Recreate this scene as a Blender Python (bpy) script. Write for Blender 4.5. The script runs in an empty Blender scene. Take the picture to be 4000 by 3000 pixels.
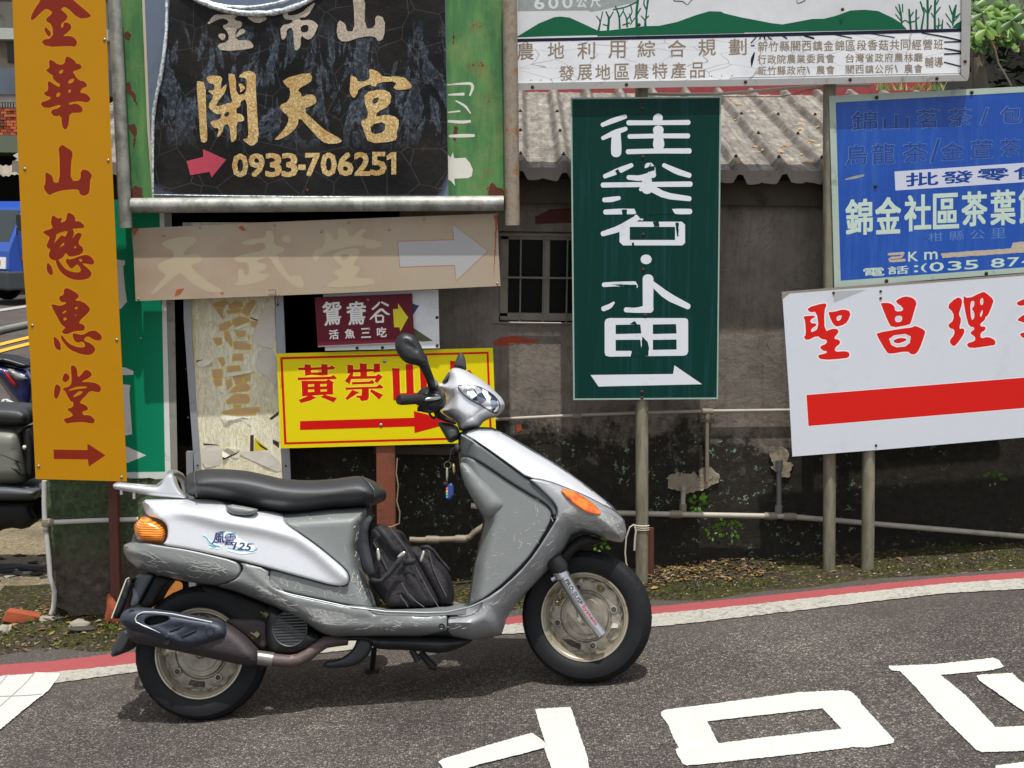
import bpy, bmesh, math, random
import numpy as np
from mathutils import Vector, Matrix
from mathutils.geometry import delaunay_2d_cdt
random.seed(7)
rng = np.random.default_rng(7)
scene = bpy.context.scene
COL = scene.collection
# ------------------------------------------------------------------ camera, light, exposure
FPX = 5000.0            # focal length in photo pixels (photo 4000 wide)
CAMZ = 1.58
PITCH = math.radians(7.33)
ROLL = math.radians(0.7)
cam_data = bpy.data.cameras.new('camera')
cam_data.sensor_width = 36.0
cam_data.lens = 36.0 * FPX / 4000.0
cam_data.clip_start = 0.05
cam_data.clip_end = 3000
cam = bpy.data.objects.new('camera', cam_data)
COL.objects.link(cam)
CF = Vector((0, math.cos(PITCH), -math.sin(PITCH)))
R0 = Vector((1, 0, 0)); U0 = R0.cross(CF)
CR = (R0 * math.cos(ROLL) + U0 * math.sin(ROLL)).normalized()
CU = CR.cross(CF).normalized()
CO = Vector((0, 0, CAMZ))
m = Matrix((CR, CU, -CF)).transposed().to_4x4()
m.translation = CO
cam.matrix_world = m
scene.camera = cam
cam_data.dof.use_dof = False

SUN_ELEV, SUN_ROT = math.radians(74), math.radians(4)   # rotation: 0 = straight behind the camera
world = bpy.data.worlds.new('World'); scene.world = world; world.use_nodes = True
wn = world.node_tree; wn.nodes.clear()
sky = wn.nodes.new('ShaderNodeTexSky'); sky.sky_type = 'NISHITA'; sky.sun_disc = False
sky.sun_elevation = SUN_ELEV; sky.sun_rotation = math.pi - SUN_ROT
sky.air_density = 1.0; sky.dust_density = 2.5; sky.ozone_density = 1.0
hs = wn.nodes.new('ShaderNodeHueSaturation'); hs.inputs['Saturation'].default_value = 0.28
bg = wn.nodes.new('ShaderNodeBackground'); bg.inputs['Strength'].default_value = 0.15
wo = wn.nodes.new('ShaderNodeOutputWorld')
wn.links.new(sky.outputs[0], hs.inputs['Color']); wn.links.new(hs.outputs[0], bg.inputs[0]); wn.links.new(bg.outputs[0], wo.inputs[0])
sd = bpy.data.lights.new('sun', 'SUN'); sd.energy = 3.6; sd.angle = math.radians(0.55); sd.color = (1, .965, .91)
so = bpy.data.objects.new('sun', sd); COL.objects.link(so)
sdir = Vector((math.sin(SUN_ROT) * math.cos(SUN_ELEV), -math.cos(SUN_ROT) * math.cos(SUN_ELEV), math.sin(SUN_ELEV)))
so.rotation_euler = sdir.to_track_quat('Z', 'Y').to_euler(); so.location = (0, -3, 12)
scene.view_settings.view_transform = 'Standard'; scene.view_settings.look = 'None'
scene.view_settings.gamma = 1; scene.view_settings.exposure = 0.26
scene.view_settings.use_curve_mapping = False
scene.render.engine = 'CYCLES'
scene.cycles.max_bounces = 6
scene.cycles.use_denoising = True

# ------------------------------------------------------------------ photo pixels -> places
CROPS = dict(X=(0, 0, 1), O1=(60, 0, 2.962), O2=(60, 540, 2.962), O3=(60, 1080, 2.022), K=(740, 240, 2.458), K0=(780, 0, 2.836),
    T=(560, 880, 2.257), W=(3080, 1140, 2.404), Y=(1120, 1380, 3.814), G=(2200, 350, 1.3277), G7=(1900, 700, 1.659),
    A=(400, 1750, 1.508), B=(1300, 1800, 1.58), C=(1500, 1250, 1.659), D=(400, 2250, 2.212), E=(1500, 1250, 3.016),
    BG=(1350, 1950, 3.686), U=(3200, 330, 2.0238), N=(1980, 0, 2.404), M=(2850, 0, 2.328), R=(2300, 1900, 1.3012),
    L=(0, 2200, 1.8433), R2=(1600, 2600, .9217), P8=(680, 1100, 2.0745), C5=(1000, 1000, 1.659), C4=(0, 900, 1.508),
    C2=(400, 0, 1.3825), C3=(1900, 0, 1.0533), C6=(2800, 800, 1.508), Q=(3400, 0, 3.687), F3=(0, 1250, 1.952),
    F2=(0, 650, 2.37), F1=(0, 0, 2.37), H4=(0, 2000, 2.458), V8=(1900, 1500, 1.843), C7=(2750, 300, 2.37), C8=(1900, 300, 3.318))
def P(crop, s):
    """'x,y x,y ...' in a crop's units -> photo pixel list (extra numbers are kept: widths)"""
    ox, oy, k = CROPS[crop]
    out = []
    for t in s.replace(')(', ' ').replace('(', ' ').replace(')', ' ').split():
        v = [float(a) for a in t.split(',')]
        out.append((ox + v[0] / k, oy + v[1] / k) + tuple(a / k for a in v[2:]))
    return out
def ray(px, py):
    return (CF * FPX + CR * (px - 2000) - CU * (py - 1500)).normalized()
def onY(px, py, Y):
    d = ray(px, py); return CO + d * (Y / d.y)
def onplane(px, py, p0, n):
    d = ray(px, py); t = (p0 - CO).dot(n) / d.dot(n); return CO + d * t
SLOPE = 0.109
def gz(x, y):
    """height of the road / ground"""
    xr = max(-2.4, min(9, x))
    z = SLOPE * xr
    if 4.85 < y < 12 and x > -1.7:
        t = min(1, (y - 4.85) / .75); t = t * t * (3 - 2 * t) * min(1, (x + 1.7) / .5)
        z = z * (1 - t) + (.083 * xr - .078) * t
    if y > 9: z = z * max(0, 1 - (y - 9) / 10) + (-0.17) * min(1, (y - 9) / 10)
    if y < -2: z *= max(0, 1 + (y + 2) / 30)
    return z
def onG(px, py):
    d = ray(px, py)
    t0, t1 = 1.0, 400.0
    f = lambda t: (CO.z + d.z * t) - gz(d.x * t, d.y * t)
    t = 1.0; step = .05
    while f(t) > 0 and t < 300: t += step; step *= 1.02
    a, b = t - step, t
    for _ in range(40):
        c = (a + b) / 2
        if f(c) > 0: a = c
        else: b = c
    return CO + d * b
def WY(Y): return lambda px, py, w=0.0: onY(px, py, Y - (w * .3 if 0 < w < .0045 else w))   # w = how far proud of the plane

# ------------------------------------------------------------------ objects
def mesh_obj(name, verts, faces, mats, parent=None, smooth=False, fmat=None, uvs=None):
    me = bpy.data.meshes.new(name)
    off = parent_origin(parent)
    me.from_pydata([tuple(Vector(v) - off) for v in verts], [], faces)
    for mt in (mats if isinstance(mats, (list, tuple)) else [mats]): me.materials.append(mt)
    if fmat is not None:
        me.polygons.foreach_set('material_index', fmat)
    if smooth: me.polygons.foreach_set('use_smooth', [True] * len(me.polygons))
    me.update()
    o = bpy.data.objects.new(name, me); COL.objects.link(o)
    if parent is not None: o.parent = parent
    return o
ORIG = {}
def parent_origin(p):
    v = Vector((0, 0, 0))
    while p is not None:
        v = v + Vector(p.location); p = p.parent
    return v
def tag(o, label=None, cat=None, group=None, kind=None):
    if label: o['label'] = label
    if cat: o['category'] = cat
    if group: o['group'] = group
    if kind: o['kind'] = kind
    return o
def thing(name, loc, label, cat, group=None):
    o = bpy.data.objects.new(name, None); o.empty_display_size = .1; COL.objects.link(o)
    o.location = loc
    return tag(o, label, cat, group)
class MB:
    """collects geometry, then becomes one mesh object"""
    def __init__(s): s.v = []; s.f = []; s.m = []
    def add(s, vs, fs, mi=0):
        n = len(s.v); s.v += [Vector(a) for a in vs]; s.f += [tuple(n + i for i in f) for f in fs]; s.m += [mi] * len(fs)
    def box(s, c, size, rot=None, mi=0):
        hx, hy, hz = size[0] / 2, size[1] / 2, size[2] / 2
        vs = [Vector((x, y, z)) for x in (-hx, hx) for y in (-hy, hy) for z in (-hz, hz)]
        if rot is not None: vs = [rot @ v for v in vs]
        s.add([Vector(c) + v for v in vs], [(0, 1, 3, 2), (4, 6, 7, 5), (0, 4, 5, 1), (2, 3, 7, 6), (0, 2, 6, 4), (1, 5, 7, 3)], mi)
    def prism(s, front, back, mi=0, cap=True):
        n = len(front)
        fs = [(i, (i + 1) % n, n + (i + 1) % n, n + i) for i in range(n)]
        if cap: fs += [tuple(reversed(range(n))), tuple(range(n, 2 * n))]
        s.add(list(front) + list(back), fs, mi)
    def tube(s, pts, r, seg=10, mi=0, caps=True, flat=1.0):
        pts = [Vector(p) for p in pts]
        rs = r if isinstance(r, (list, tuple)) else [r] * len(pts)
        n = len(pts); vs = []
        prev = None
        for i in range(n):
            d = (pts[min(i + 1, n - 1)] - pts[max(i - 1, 0)]).normalized()
            a = prev if prev is not None else (Vector((0, 1, 0)) if abs(d.y) < .9 else Vector((1, 0, 0)))
            u = (a - d * a.dot(d)).normalized(); prev = u
            w = d.cross(u)
            for k in range(seg):
                t = 2 * math.pi * k / seg
                vs.append(pts[i] + (u * math.cos(t) * flat + w * math.sin(t)) * rs[i])
        fs = []
        for i in range(n - 1):
            for k in range(seg):
                a = i * seg + k; b = i * seg + (k + 1) % seg
                fs.append((a, b, b + seg, a + seg))
        if caps: fs += [tuple(range(seg)), tuple(range((n - 1) * seg, n * seg))]
        s.add(vs, fs, mi)
    def lathe(s, c, axis, prof, seg=48, mi=0, a0=0, a1=None, ref=None):
        axis = Vector(axis).normalized(); c = Vector(c)
        r = ref if ref is not None else (Vector((0, 0, 1)) if abs(axis.z) < .8 else Vector((1, 0, 0)))
        u = (r - axis * r.dot(axis)).normalized(); w = axis.cross(u)
        full = a1 is None; a1 = 2 * math.pi if full else a1
        ns = seg if full else seg + 1
        vs = [c + axis * h + (u * math.cos(a0 + (a1 - a0) * k / seg) + w * math.sin(a0 + (a1 - a0) * k / seg)) * rr for (h, rr) in prof for k in range(ns)]
        fs = []
        for i in range(len(prof) - 1):
            for k in range(seg):
                k2 = (k + 1) % ns
                fs.append((i * ns + k, i * ns + k2, (i + 1) * ns + k2, (i + 1) * ns + k))
        s.add(vs, fs, mi)
    def blobby(s, c, r, seed=0, rough=.25, sub=2, squash=(1, 1, 1), mi=0):
        bm = bmesh.new(); bmesh.ops.create_icosphere(bm, subdivisions=sub, radius=1)
        rr = random.Random(seed); k = [Vector((rr.uniform(-3, 3), rr.uniform(-3, 3), rr.uniform(-3, 3))) for _ in range(5)]
        vs = []
        for v in bm.verts:
            q = v.co.normalized(); a = 1 + rough * sum(math.sin(q.dot(w) * 1.7 + i) for i, w in enumerate(k)) / 3
            vs.append(Vector(c) + Vector((q.x * squash[0], q.y * squash[1], q.z * squash[2])) * r * a)
        s.add(vs, [tuple(x.index for x in f.verts) for f in bm.faces], mi); bm.free()
    def build(s, name, mats, parent=None, smooth=False):
        return mesh_obj(name, s.v, s.f, mats, parent, smooth, s.m if isinstance(mats, (list, tuple)) and len(mats) > 1 else None)
def recalc(o):
    bm = bmesh.new(); bm.from_mesh(o.data); bmesh.ops.recalc_face_normals(bm, faces=bm.faces); bm.to_mesh(o.data); bm.free(); return o
def autosmooth(o, ang=35):
    me = o.data
    me.polygons.foreach_set('use_smooth', [True] * len(me.polygons))
    try: me.set_sharp_from_angle(angle=math.radians(ang))
    except Exception: pass
    return o
def bevel(o, w=.004, seg=2, ang=40):
    md = o.modifiers.new('bevel', 'BEVEL'); md.width = w; md.segments = seg; md.limit_method = 'ANGLE'; md.angle_limit = math.radians(ang)
    return o

# ------------------------------------------------------------------ 2-D regions
def chaikin(p, n=1, closed=True):
    p = [tuple(q[:2]) for q in p]
    for _ in range(n):
        o = []
        L = len(p)
        rngi = range(L) if closed else range(L - 1)
        if not closed: o.append(p[0])
        for i in rngi:
            a, b = p[i], p[(i + 1) % L]
            o.append((a[0] * .75 + b[0] * .25, a[1] * .75 + b[1] * .25)); o.append((a[0] * .25 + b[0] * .75, a[1] * .25 + b[1] * .75))
        if not closed: o.append(p[-1])
        p = o
    return p
def resample(p, step, closed=True):
    out = []
    L = len(p)
    for i in range(L if closed else L - 1):
        a = np.array(p[i][:2], float); b = np.array(p[(i + 1) % L][:2], float)
        n = max(1, int(np.linalg.norm(b - a) / step + .5))
        for k in range(n): out.append(tuple(a + (b - a) * k / n))
    if not closed: out.append(tuple(p[-1][:2]))
    return out
def inside(pts, poly):
    pts = np.asarray(pts, float); x = pts[:, 0]; y = pts[:, 1]
    r = np.zeros(len(pts), bool); poly = np.asarray([q[:2] for q in poly], float)
    x1, y1 = poly[:, 0], poly[:, 1]; x2, y2 = np.roll(x1, -1), np.roll(y1, -1)
    for a, b, c, d in zip(x1, y1, x2, y2):
        if b == d: continue
        cnd = ((b > y) != (d > y)) & (x < (c - a) * (y - b) / (d - b) + a)
        r ^= cnd
    return r
def dist_to(pts, poly, closed=True):
    pts = np.asarray(pts, float); poly = np.asarray([q[:2] for q in poly], float)
    best = np.full(len(pts), 1e9)
    L = len(poly)
    for i in range(L if closed else L - 1):
        a = poly[i]; b = poly[(i + 1) % L]; ab = b - a; q = ab.dot(ab)
        if q < 1e-12: d = np.hypot(*(pts - a).T)
        else:
            t = np.clip(((pts - a) @ ab) / q, 0, 1)
            d = np.hypot(*(pts - (a + t[:, None] * ab)).T)
        best = np.minimum(best, d)
    return best
def cdt(outer, holes, extra):
    pts = []; edges = []
    for lp in [outer] + list(holes):
        n0 = len(pts); pts += [Vector(q[:2]) for q in lp]
        edges += [(n0 + i, n0 + (i + 1) % len(lp)) for i in range(len(lp))]
    pts += [Vector(q) for q in extra]
    vs, es, fs, *_ = delaunay_2d_cdt(pts, edges, [], 0, 1e-4)
    vs = [tuple(v) for v in vs]
    va = np.array(vs)
    cen = np.array([va[list(f)].mean(axis=0) for f in fs]) if fs else np.zeros((0, 2))
    ok = inside(cen, outer) if len(cen) else []
    for h in holes: ok &= ~inside(cen, h)
    return vs, [f for f, k in zip(fs, ok) if k]
def flat(mb, fn, outer, holes=(), w=0.0, thick=0.0, sm=0, mi=0, grid=0):
    """flat (or plate, when thick>0) region in pixel space mapped through fn(px,py,w)"""
    if sm: outer = chaikin(outer, sm); holes = [chaikin(h, sm) for h in holes]
    ex = []
    if grid:
        o = np.array([q[:2] for q in outer]); x0, y0 = o.min(0); x1, y1 = o.max(0)
        g = np.array([(x, y) for x in np.arange(x0, x1, grid) for y in np.arange(y0, y1, grid)])
        k = inside(g, outer) & (dist_to(g, outer) > grid * .4); ex = [tuple(q) for q in g[k]]
    vs, fs = cdt(outer, holes, ex)
    # orientation: faces should face the camera
    F = [fn(x, y, w) for x, y in vs]
    ff = []
    for f in fs:
        a = 0
        for i in range(len(f)):
            p, q = vs[f[i]], vs[f[(i + 1) % len(f)]]; a += p[0] * q[1] - q[0] * p[1]
        ff.append(tuple(f) if a < 0 else tuple(reversed(f)))
    mb.add(F, ff, mi)
    if thick:
        Bk = [fn(x, y, w - thick) for x, y in vs]
        mb.add(Bk, [tuple(reversed(f)) for f in ff], mi)
        for lp in [outer] + list(holes):
            n = len(lp)
            a = sum(lp[i][0] * lp[(i + 1) % n][1] - lp[(i + 1) % n][0] * lp[i][1] for i in range(n))
            lp = list(lp) if a < 0 else list(reversed(lp))
            A = [fn(q[0], q[1], w) for q in lp]; B = [fn(q[0], q[1], w - thick) for q in lp]
            if lp is not outer and any(lp is h for h in holes): pass
            mb.add(A + B, [(i, n + i, n + (i + 1) % n, (i + 1) % n) for i in range(n)], mi)
    return mb
def stroke(mb, fn, pts, w=0.0, mi=0, grow=0, cap=True):
    """brush stroke: (x,y,width) points -> outline polygon"""
    P_ = [(q[0], q[1], (q[2] if len(q) > 2 else 10) / 2 + grow) for q in pts]
    # smooth
    Q = [P_[0]]
    for i in range(len(P_) - 1):
        a, b = P_[i], P_[i + 1]
        if i > 0: Q.append(tuple(a[k] * .8 + b[k] * .2 for k in range(3)))
        if i < len(P_) - 2: Q.append(tuple(a[k] * .2 + b[k] * .8 for k in range(3)))
    Q.append(P_[-1]); P_ = Q
    Lf, Rt = [], []
    n = len(P_)
    for i in range(n):
        a = P_[max(0, i - 1)]; b = P_[min(n - 1, i + 1)]
        dx, dy = b[0] - a[0], b[1] - a[1]; l = math.hypot(dx, dy) or 1; nx, ny = -dy / l, dx / l
        x, y, r = P_[i]
        Lf.append((x + nx * r, y + ny * r)); Rt.append((x - nx * r, y - ny * r))
    vs = []; fs = []
    def capf(i, sgn):
        x, y, r = P_[i]; a = P_[max(0, i - 1)]; b = P_[min(n - 1, i + 1)]
        th = math.atan2(b[1] - a[1], b[0] - a[0]); o = []
        for k in range(1, 6):
            t = -math.pi / 2 + math.pi * k / 6
            o.append((x + math.cos(th + t) * r * sgn * (.75), y + math.sin(th + t) * r * sgn * .95) if False else
                     (x + (math.cos(t) * .8 * math.cos(th) * sgn - math.sin(t) * math.sin(th) * 1.0) * r, y + (math.cos(t) * .8 * math.sin(th) * sgn + math.sin(t) * math.cos(th) * 1.0) * r))
        return o
    for i in range(n): vs += [Lf[i], Rt[i]]
    fs = [(2 * i, 2 * i + 2, 2 * i + 3, 2 * i + 1) for i in range(n - 1)]
    if cap:
        e = capf(n - 1, 1); k = len(vs); vs += e; fs.append(tuple([2 * n - 1] + list(range(k, k + 5)) + [2 * n - 2]))
        s = capf(0, -1); k = len(vs); vs += s; fs.append(tuple([1] + list(range(k, k + 5)) + [0]))
    out = []
    for f in fs:
        a = sum(vs[f[i]][0] * vs[f[(i + 1) % len(f)]][1] - vs[f[(i + 1) % len(f)]][0] * vs[f[i]][1] for i in range(len(f)))
        out.append(f if a < 0 else tuple(reversed(f)))
    mb.add([fn(x, y, w) for x, y in vs], out, mi)
LAY = [0.0]
def strokes(mb, fn, crop, lst, w=0.0006, mi=0, grow=0):
    for k, s in enumerate(lst):
        stroke(mb, fn, P(crop, s), w + (k % 12) * .00009, mi, grow)
# text through Blender's own font (and its fall-back for Chinese)
TXT = {}
def glyph_mesh(s, bold):
    k = (s, bold)
    if k not in TXT:
        c = bpy.data.curves.new('lettering', 'FONT'); c.body = s; c.offset = bold; c.resolution_u = 2; c.align_x = 'LEFT'
        o = bpy.data.objects.new('lettering', c); COL.objects.link(o)
        dg = bpy.context.evaluated_depsgraph_get(); ev = o.evaluated_get(dg)
        me = bpy.data.meshes.new_from_object(ev)
        vs = [tuple(v.co[:2]) for v in me.vertices]; fs = [tuple(p.vertices) for p in me.polygons]
        bpy.data.objects.remove(o); bpy.data.curves.remove(c); bpy.data.meshes.remove(me)
        TXT[k] = (vs, fs)
    return TXT[k]
def text(mb, fn, s, quad, w=0.0006, bold=0.0, mi=0, fit=True, warp=None):
    """lettering fitted to a pixel quad TL,TR,BR,BL"""
    vs, fs = glyph_mesh(s, 0.0)
    if not vs: return
    if bold:   # heavier weight: the same outline laid down again a hair to each side
        hq = abs(quad[3][1] - quad[0][1]) * bold * 1.3
        for k_, (ax_, ay_) in enumerate(((-1, -1), (1, -1), (1, 1), (-1, 1))):
            text(mb, fn, s, [(q[0] + ax_ * hq, q[1] + ay_ * hq) for q in quad], w - .00004 * (k_ + 1), 0, mi, fit, warp)
    a = np.array(vs); x0, y0 = a.min(0); x1, y1 = a.max(0)
    TL, TR, BR, BL = [np.array(q, float) for q in quad]
    out = []
    for x, y in vs:
        u = (x - x0) / max(x1 - x0, 1e-6); v = 1 - (y - y0) / max(y1 - y0, 1e-6)
        if warp: u, v = warp(u, v)
        p = TL * (1 - u) * (1 - v) + TR * u * (1 - v) + BR * u * v + BL * (1 - u) * v
        out.append(fn(p[0], p[1], w))
    mb.add(out, fs, mi)
def quad(crop, s): return [q[:2] for q in P(crop, s)]
def text_row(mb, fn, s, quad_, **kw):
    """each character fitted into its own cell of the quad (chars separated; '_' = gap)"""
    TL, TR, BR, BL = [np.array(q, float) for q in quad_]
    n = len(s); g = kw.pop('gap', .12)
    for i, ch in enumerate(s):
        if ch == '_': continue
        a, b = (i + g / 2) / n, (i + 1 - g / 2) / n
        if ch in '、': a, b = (i + .1) / n, (i + .4) / n
        q = [TL + (TR - TL) * a, TL + (TR - TL) * b, BL + (BR - BL) * b, BL + (BR - BL) * a]
        text(mb, fn, ch, q, **kw)

# ------------------------------------------------------------------ materials
def lin(c):
    if isinstance(c, str):
        c = c.lstrip('#'); c = tuple(int(c[i:i + 2], 16) / 255 for i in (0, 2, 4))
        return tuple(((v / 12.92) if v <= .04045 else ((v + .055) / 1.055) ** 2.4) for v in c)
    return tuple(c)
class NT:
    def __init__(s, name):
        s.m = bpy.data.materials.new(name); s.m.use_nodes = True; s.t = s.m.node_tree; s.t.nodes.clear()
        s.out = s.t.nodes.new('ShaderNodeOutputMaterial'); s.b = s.t.nodes.new('ShaderNodeBsdfPrincipled')
        s.t.links.new(s.b.outputs[0], s.out.inputs[0]); s.tc = s.t.nodes.new('ShaderNodeTexCoord')
        s.vec = s.tc.outputs['Object']
    def n(s, t, **k):
        x = s.t.nodes.new(t)
        for a, b in k.items(): setattr(x, a, b)
        return x
    def l(s, a, b): s.t.links.new(a, b)
    def mapv(s, scale=(1, 1, 1), rot=(0, 0, 0), loc=(0, 0, 0)):
        x = s.n('ShaderNodeMapping'); x.inputs['Scale'].default_value = scale; x.inputs['Rotation'].default_value = rot; x.inputs['Location'].default_value = loc
        s.l(s.vec, x.inputs[0]); return x.outputs[0]
    def noise(s, scale=5, detail=4, rough=.6, vec=None, dist=0):
        x = s.n('ShaderNodeTexNoise'); x.inputs['Scale'].default_value = scale; x.inputs['Detail'].default_value = detail
        x.inputs['Roughness'].default_value = rough; x.inputs['Distortion'].default_value = dist
        s.l(vec if vec is not None else s.vec, x.inputs['Vector']); return x.outputs[0]
    def vor(s, scale=5, feature='F1', out='Distance', vec=None, rnd=1):
        x = s.n('ShaderNodeTexVoronoi', feature=feature); x.inputs['Scale'].default_value = scale; x.inputs['Randomness'].default_value = rnd
        s.l(vec if vec is not None else s.vec, x.inputs['Vector']); return x.outputs[out]
    def ramp(s, fac, stops, interp='LINEAR'):
        x = s.n('ShaderNodeValToRGB'); e = x.color_ramp; e.interpolation = interp
        while len(e.elements) > len(stops): e.elements.remove(e.elements[-1])
        while len(e.elements) < len(stops): e.elements.new(.5)
        for el, (p, c) in zip(e.elements, stops):
            el.position = p; c = (c, c, c) if isinstance(c, (int, float)) else lin(c); el.color = (*c, 1)
        s.l(fac, x.inputs[0]); return x.outputs[0]
    def mix(s, fac, a, b, mode='MIX'):
        x = s.n('ShaderNodeMix', data_type='RGBA', blend_type=mode)
        for v, i in ((fac, 0), (a, 6), (b, 7)):
            if hasattr(v, 'links') or hasattr(v, 'is_linked'): s.l(v, x.inputs[i])
            elif i == 0: x.inputs[0].default_value = v
            else: x.inputs[i].default_value = (*lin(v), 1)
        return x.outputs[2]
    def math(s, op, a, b=0.0, c=0.0, clamp=False):
        x = s.n('ShaderNodeMath', operation=op, use_clamp=clamp)
        for i, v in enumerate((a, b, c)):
            if hasattr(v, 'is_linked'): s.l(v, x.inputs[i])
            else: x.inputs[i].default_value = v
        return x.outputs[0]
    def sep(s, vec=None):
        x = s.n('ShaderNodeSeparateXYZ'); s.l(vec if vec is not None else s.vec, x.inputs[0]); return x.outputs
    def geo(s):
        return s.n('ShaderNodeNewGeometry').outputs['Position']
    def col(s, c):
        if hasattr(c, 'is_linked'): s.l(c, s.b.inputs['Base Color'])
        else: s.b.inputs['Base Color'].default_value = (*lin(c), 1)
    def set(s, **k):
        for a, b in k.items():
            i = s.b.inputs[a.replace('_', ' ')]
            if hasattr(b, 'is_linked'): s.l(b, i)
            else: i.default_value = b
    def bump(s, h, strength=.3, dist=.01):
        x = s.n('ShaderNodeBump'); x.inputs['Strength'].default_value = strength; x.inputs['Distance'].default_value = dist
        s.l(h, x.inputs['Height']); s.l(x.outputs[0], s.b.inputs['Normal'])
MC = {}
def M(name, c, rough=.6, metal=0, var=.12, scale=6, grime=0, gcol='3a3128', gscale=9, bump=0, bscale=60, coat=0, gthr=.55, spec=.5, streak=0):
    """general weathered material: colour variation, grime patches, streaks, fine relief"""
    if name in MC: return MC[name]
    t = NT(name); t.vec = t.geo()
    c = lin(c)
    base = t.mix(t.noise(scale, 5, .65), tuple(v * (1 - var) for v in c), tuple(min(1, v * (1 + var)) for v in c))
    if streak:
        sv = t.n('ShaderNodeMapping'); sv.inputs['Scale'].default_value = (14, 14, 1.2); t.l(t.vec, sv.inputs[0])
        st = t.ramp(t.noise(3, 5, .7, sv.outputs[0]), [(.45, 0.0), (.75, 1.0)])
        base = t.mix(t.math('MULTIPLY', st, streak), base, gcol)
    if grime:
        g = t.ramp(t.noise(gscale, 8, .72), [(gthr, 0.0), (min(1, gthr + .12), 1.0)])
        g2 = t.math('MULTIPLY', g, grime)
        base = t.mix(g2, base, gcol)
    t.col(base); t.set(Roughness=rough, Metallic=metal)
    t.b.inputs['Specular IOR Level'].default_value = spec
    if coat: t.b.inputs['Coat Weight'].default_value = coat; t.b.inputs['Coat Roughness'].default_value = .12
    if bump: t.bump(t.noise(bscale, 5, .6), bump, .004)
    MC[name] = t.m; return t.m
# ------------------------------------------------------------------ setting: ground, road
def asphalt_mat():
    t = NT('asphalt'); t.vec = t.geo()
    st = t.vor(125, 'F1', 'Color'); d = t.vor(125, 'F1', 'Distance')
    hsv = t.n('ShaderNodeSeparateColor'); t.l(st, hsv.inputs[0])
    stone = t.ramp(hsv.outputs[0], [(0, '#383533'), (.4, '#5b5652'), (.62, '#837c75'), (.85, '#a39c92'), (.965, '#c4bbab'), (1, '#94705e')])
    d2 = t.vor(420, 'F1', 'Color'); h2 = t.n('ShaderNodeSeparateColor'); t.l(d2, h2.inputs[0])
    fine = t.ramp(h2.outputs[1], [(0, '#353230'), (.6, '#5a5551'), (.88, '#827c75'), (1, '#aaa298')])
    m_ = t.ramp(d, [(.38, 1.0), (.52, 0.0)])
    c = t.mix(m_, fine, stone)
    big = t.ramp(t.noise(1.7, 5, .6), [(.3, '#dcdcdc'), (.7, '#a2a0a0')])
    c = t.mix(1.0, c, big, 'MULTIPLY')
    pol = t.ramp(t.noise(6, 4, .6), [(.45, 0.0), (.7, .35)])
    c = t.mix(pol, c, '#3c3734')
    # older, browner and smoother surface towards the verge (world y)
    y = t.sep()[1]
    edge = t.ramp(t.math('SUBTRACT', y, 4.35), [(0, 0.0), (.35, .55)])
    c = t.mix(edge, c, '#4d4642')
    oil = t.ramp(t.noise(2.3, 6, .7, dist=.6), [(.56, 0.0), (.68, .38)])
    c = t.mix(oil, c, '#35312f')
    t.col(c); t.set(Roughness=.88)
    t.b.inputs['Specular IOR Level'].default_value = .3
    hh = t.math('ADD', t.math('MULTIPLY', t.ramp(d, [(0, 1.0), (.6, 0.0)]), 1.0), t.math('MULTIPLY', t.noise(300, 3, .6), .6))
    t.bump(hh, .6, .0035)
    return t.m
ASPHALT = asphalt_mat()
def soil_mat():
    t = NT('soil'); t.vec = t.geo()
    a = t.noise(30, 8, .75); b = t.noise(7, 5, .65)
    c = t.ramp(a, [(.3, '#1f1b16'), (.5, '#3b342b'), (.66, '#5c5345'), (.8, '#83785f')])
    mo = t.ramp(b, [(.42, 0.0), (.55, .85)])
    c = t.mix(mo, c, t.ramp(t.noise(60, 5, .7), [(.35, '#20230e'), (.65, '#4a4c1c')]))
    lv = t.vor(85, 'F1', 'Color'); s = t.n('ShaderNodeSeparateColor'); t.l(lv, s.inputs[0])
    k = t.ramp(s.outputs[0], [(.88, 0.0), (.92, .6)])
    c = t.mix(k, c, t.ramp(s.outputs[1], [(0, '#8b7a4e'), (.5, '#5c4a33'), (1, '#a89872')]))
    t.col(c); t.set(Roughness=.95); t.b.inputs['Specular IOR Level'].default_value = .2
    t.bump(t.math('ADD', a, t.vor(70)), .9, .015)
    return t.m
SOIL = soil_mat()
def dirt_mat():
    t = NT('pale_dirt'); t.vec = t.geo()
    a = t.noise(45, 8, .8)
    c = t.ramp(a, [(.3, '#4b4335'), (.5, '#7f735a'), (.62, '#a09276'), (.8, '#bbae92')])
    c = t.mix(t.ramp(t.noise(3, 5, .6), [(.5, 0.0), (.66, .7)]), c, '#5a5040')
    t.col(c); t.set(Roughness=.95); t.bump(t.math('ADD', a, t.vor(60)), .8, .012)
    return t.m
DIRT = dirt_mat()
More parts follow.
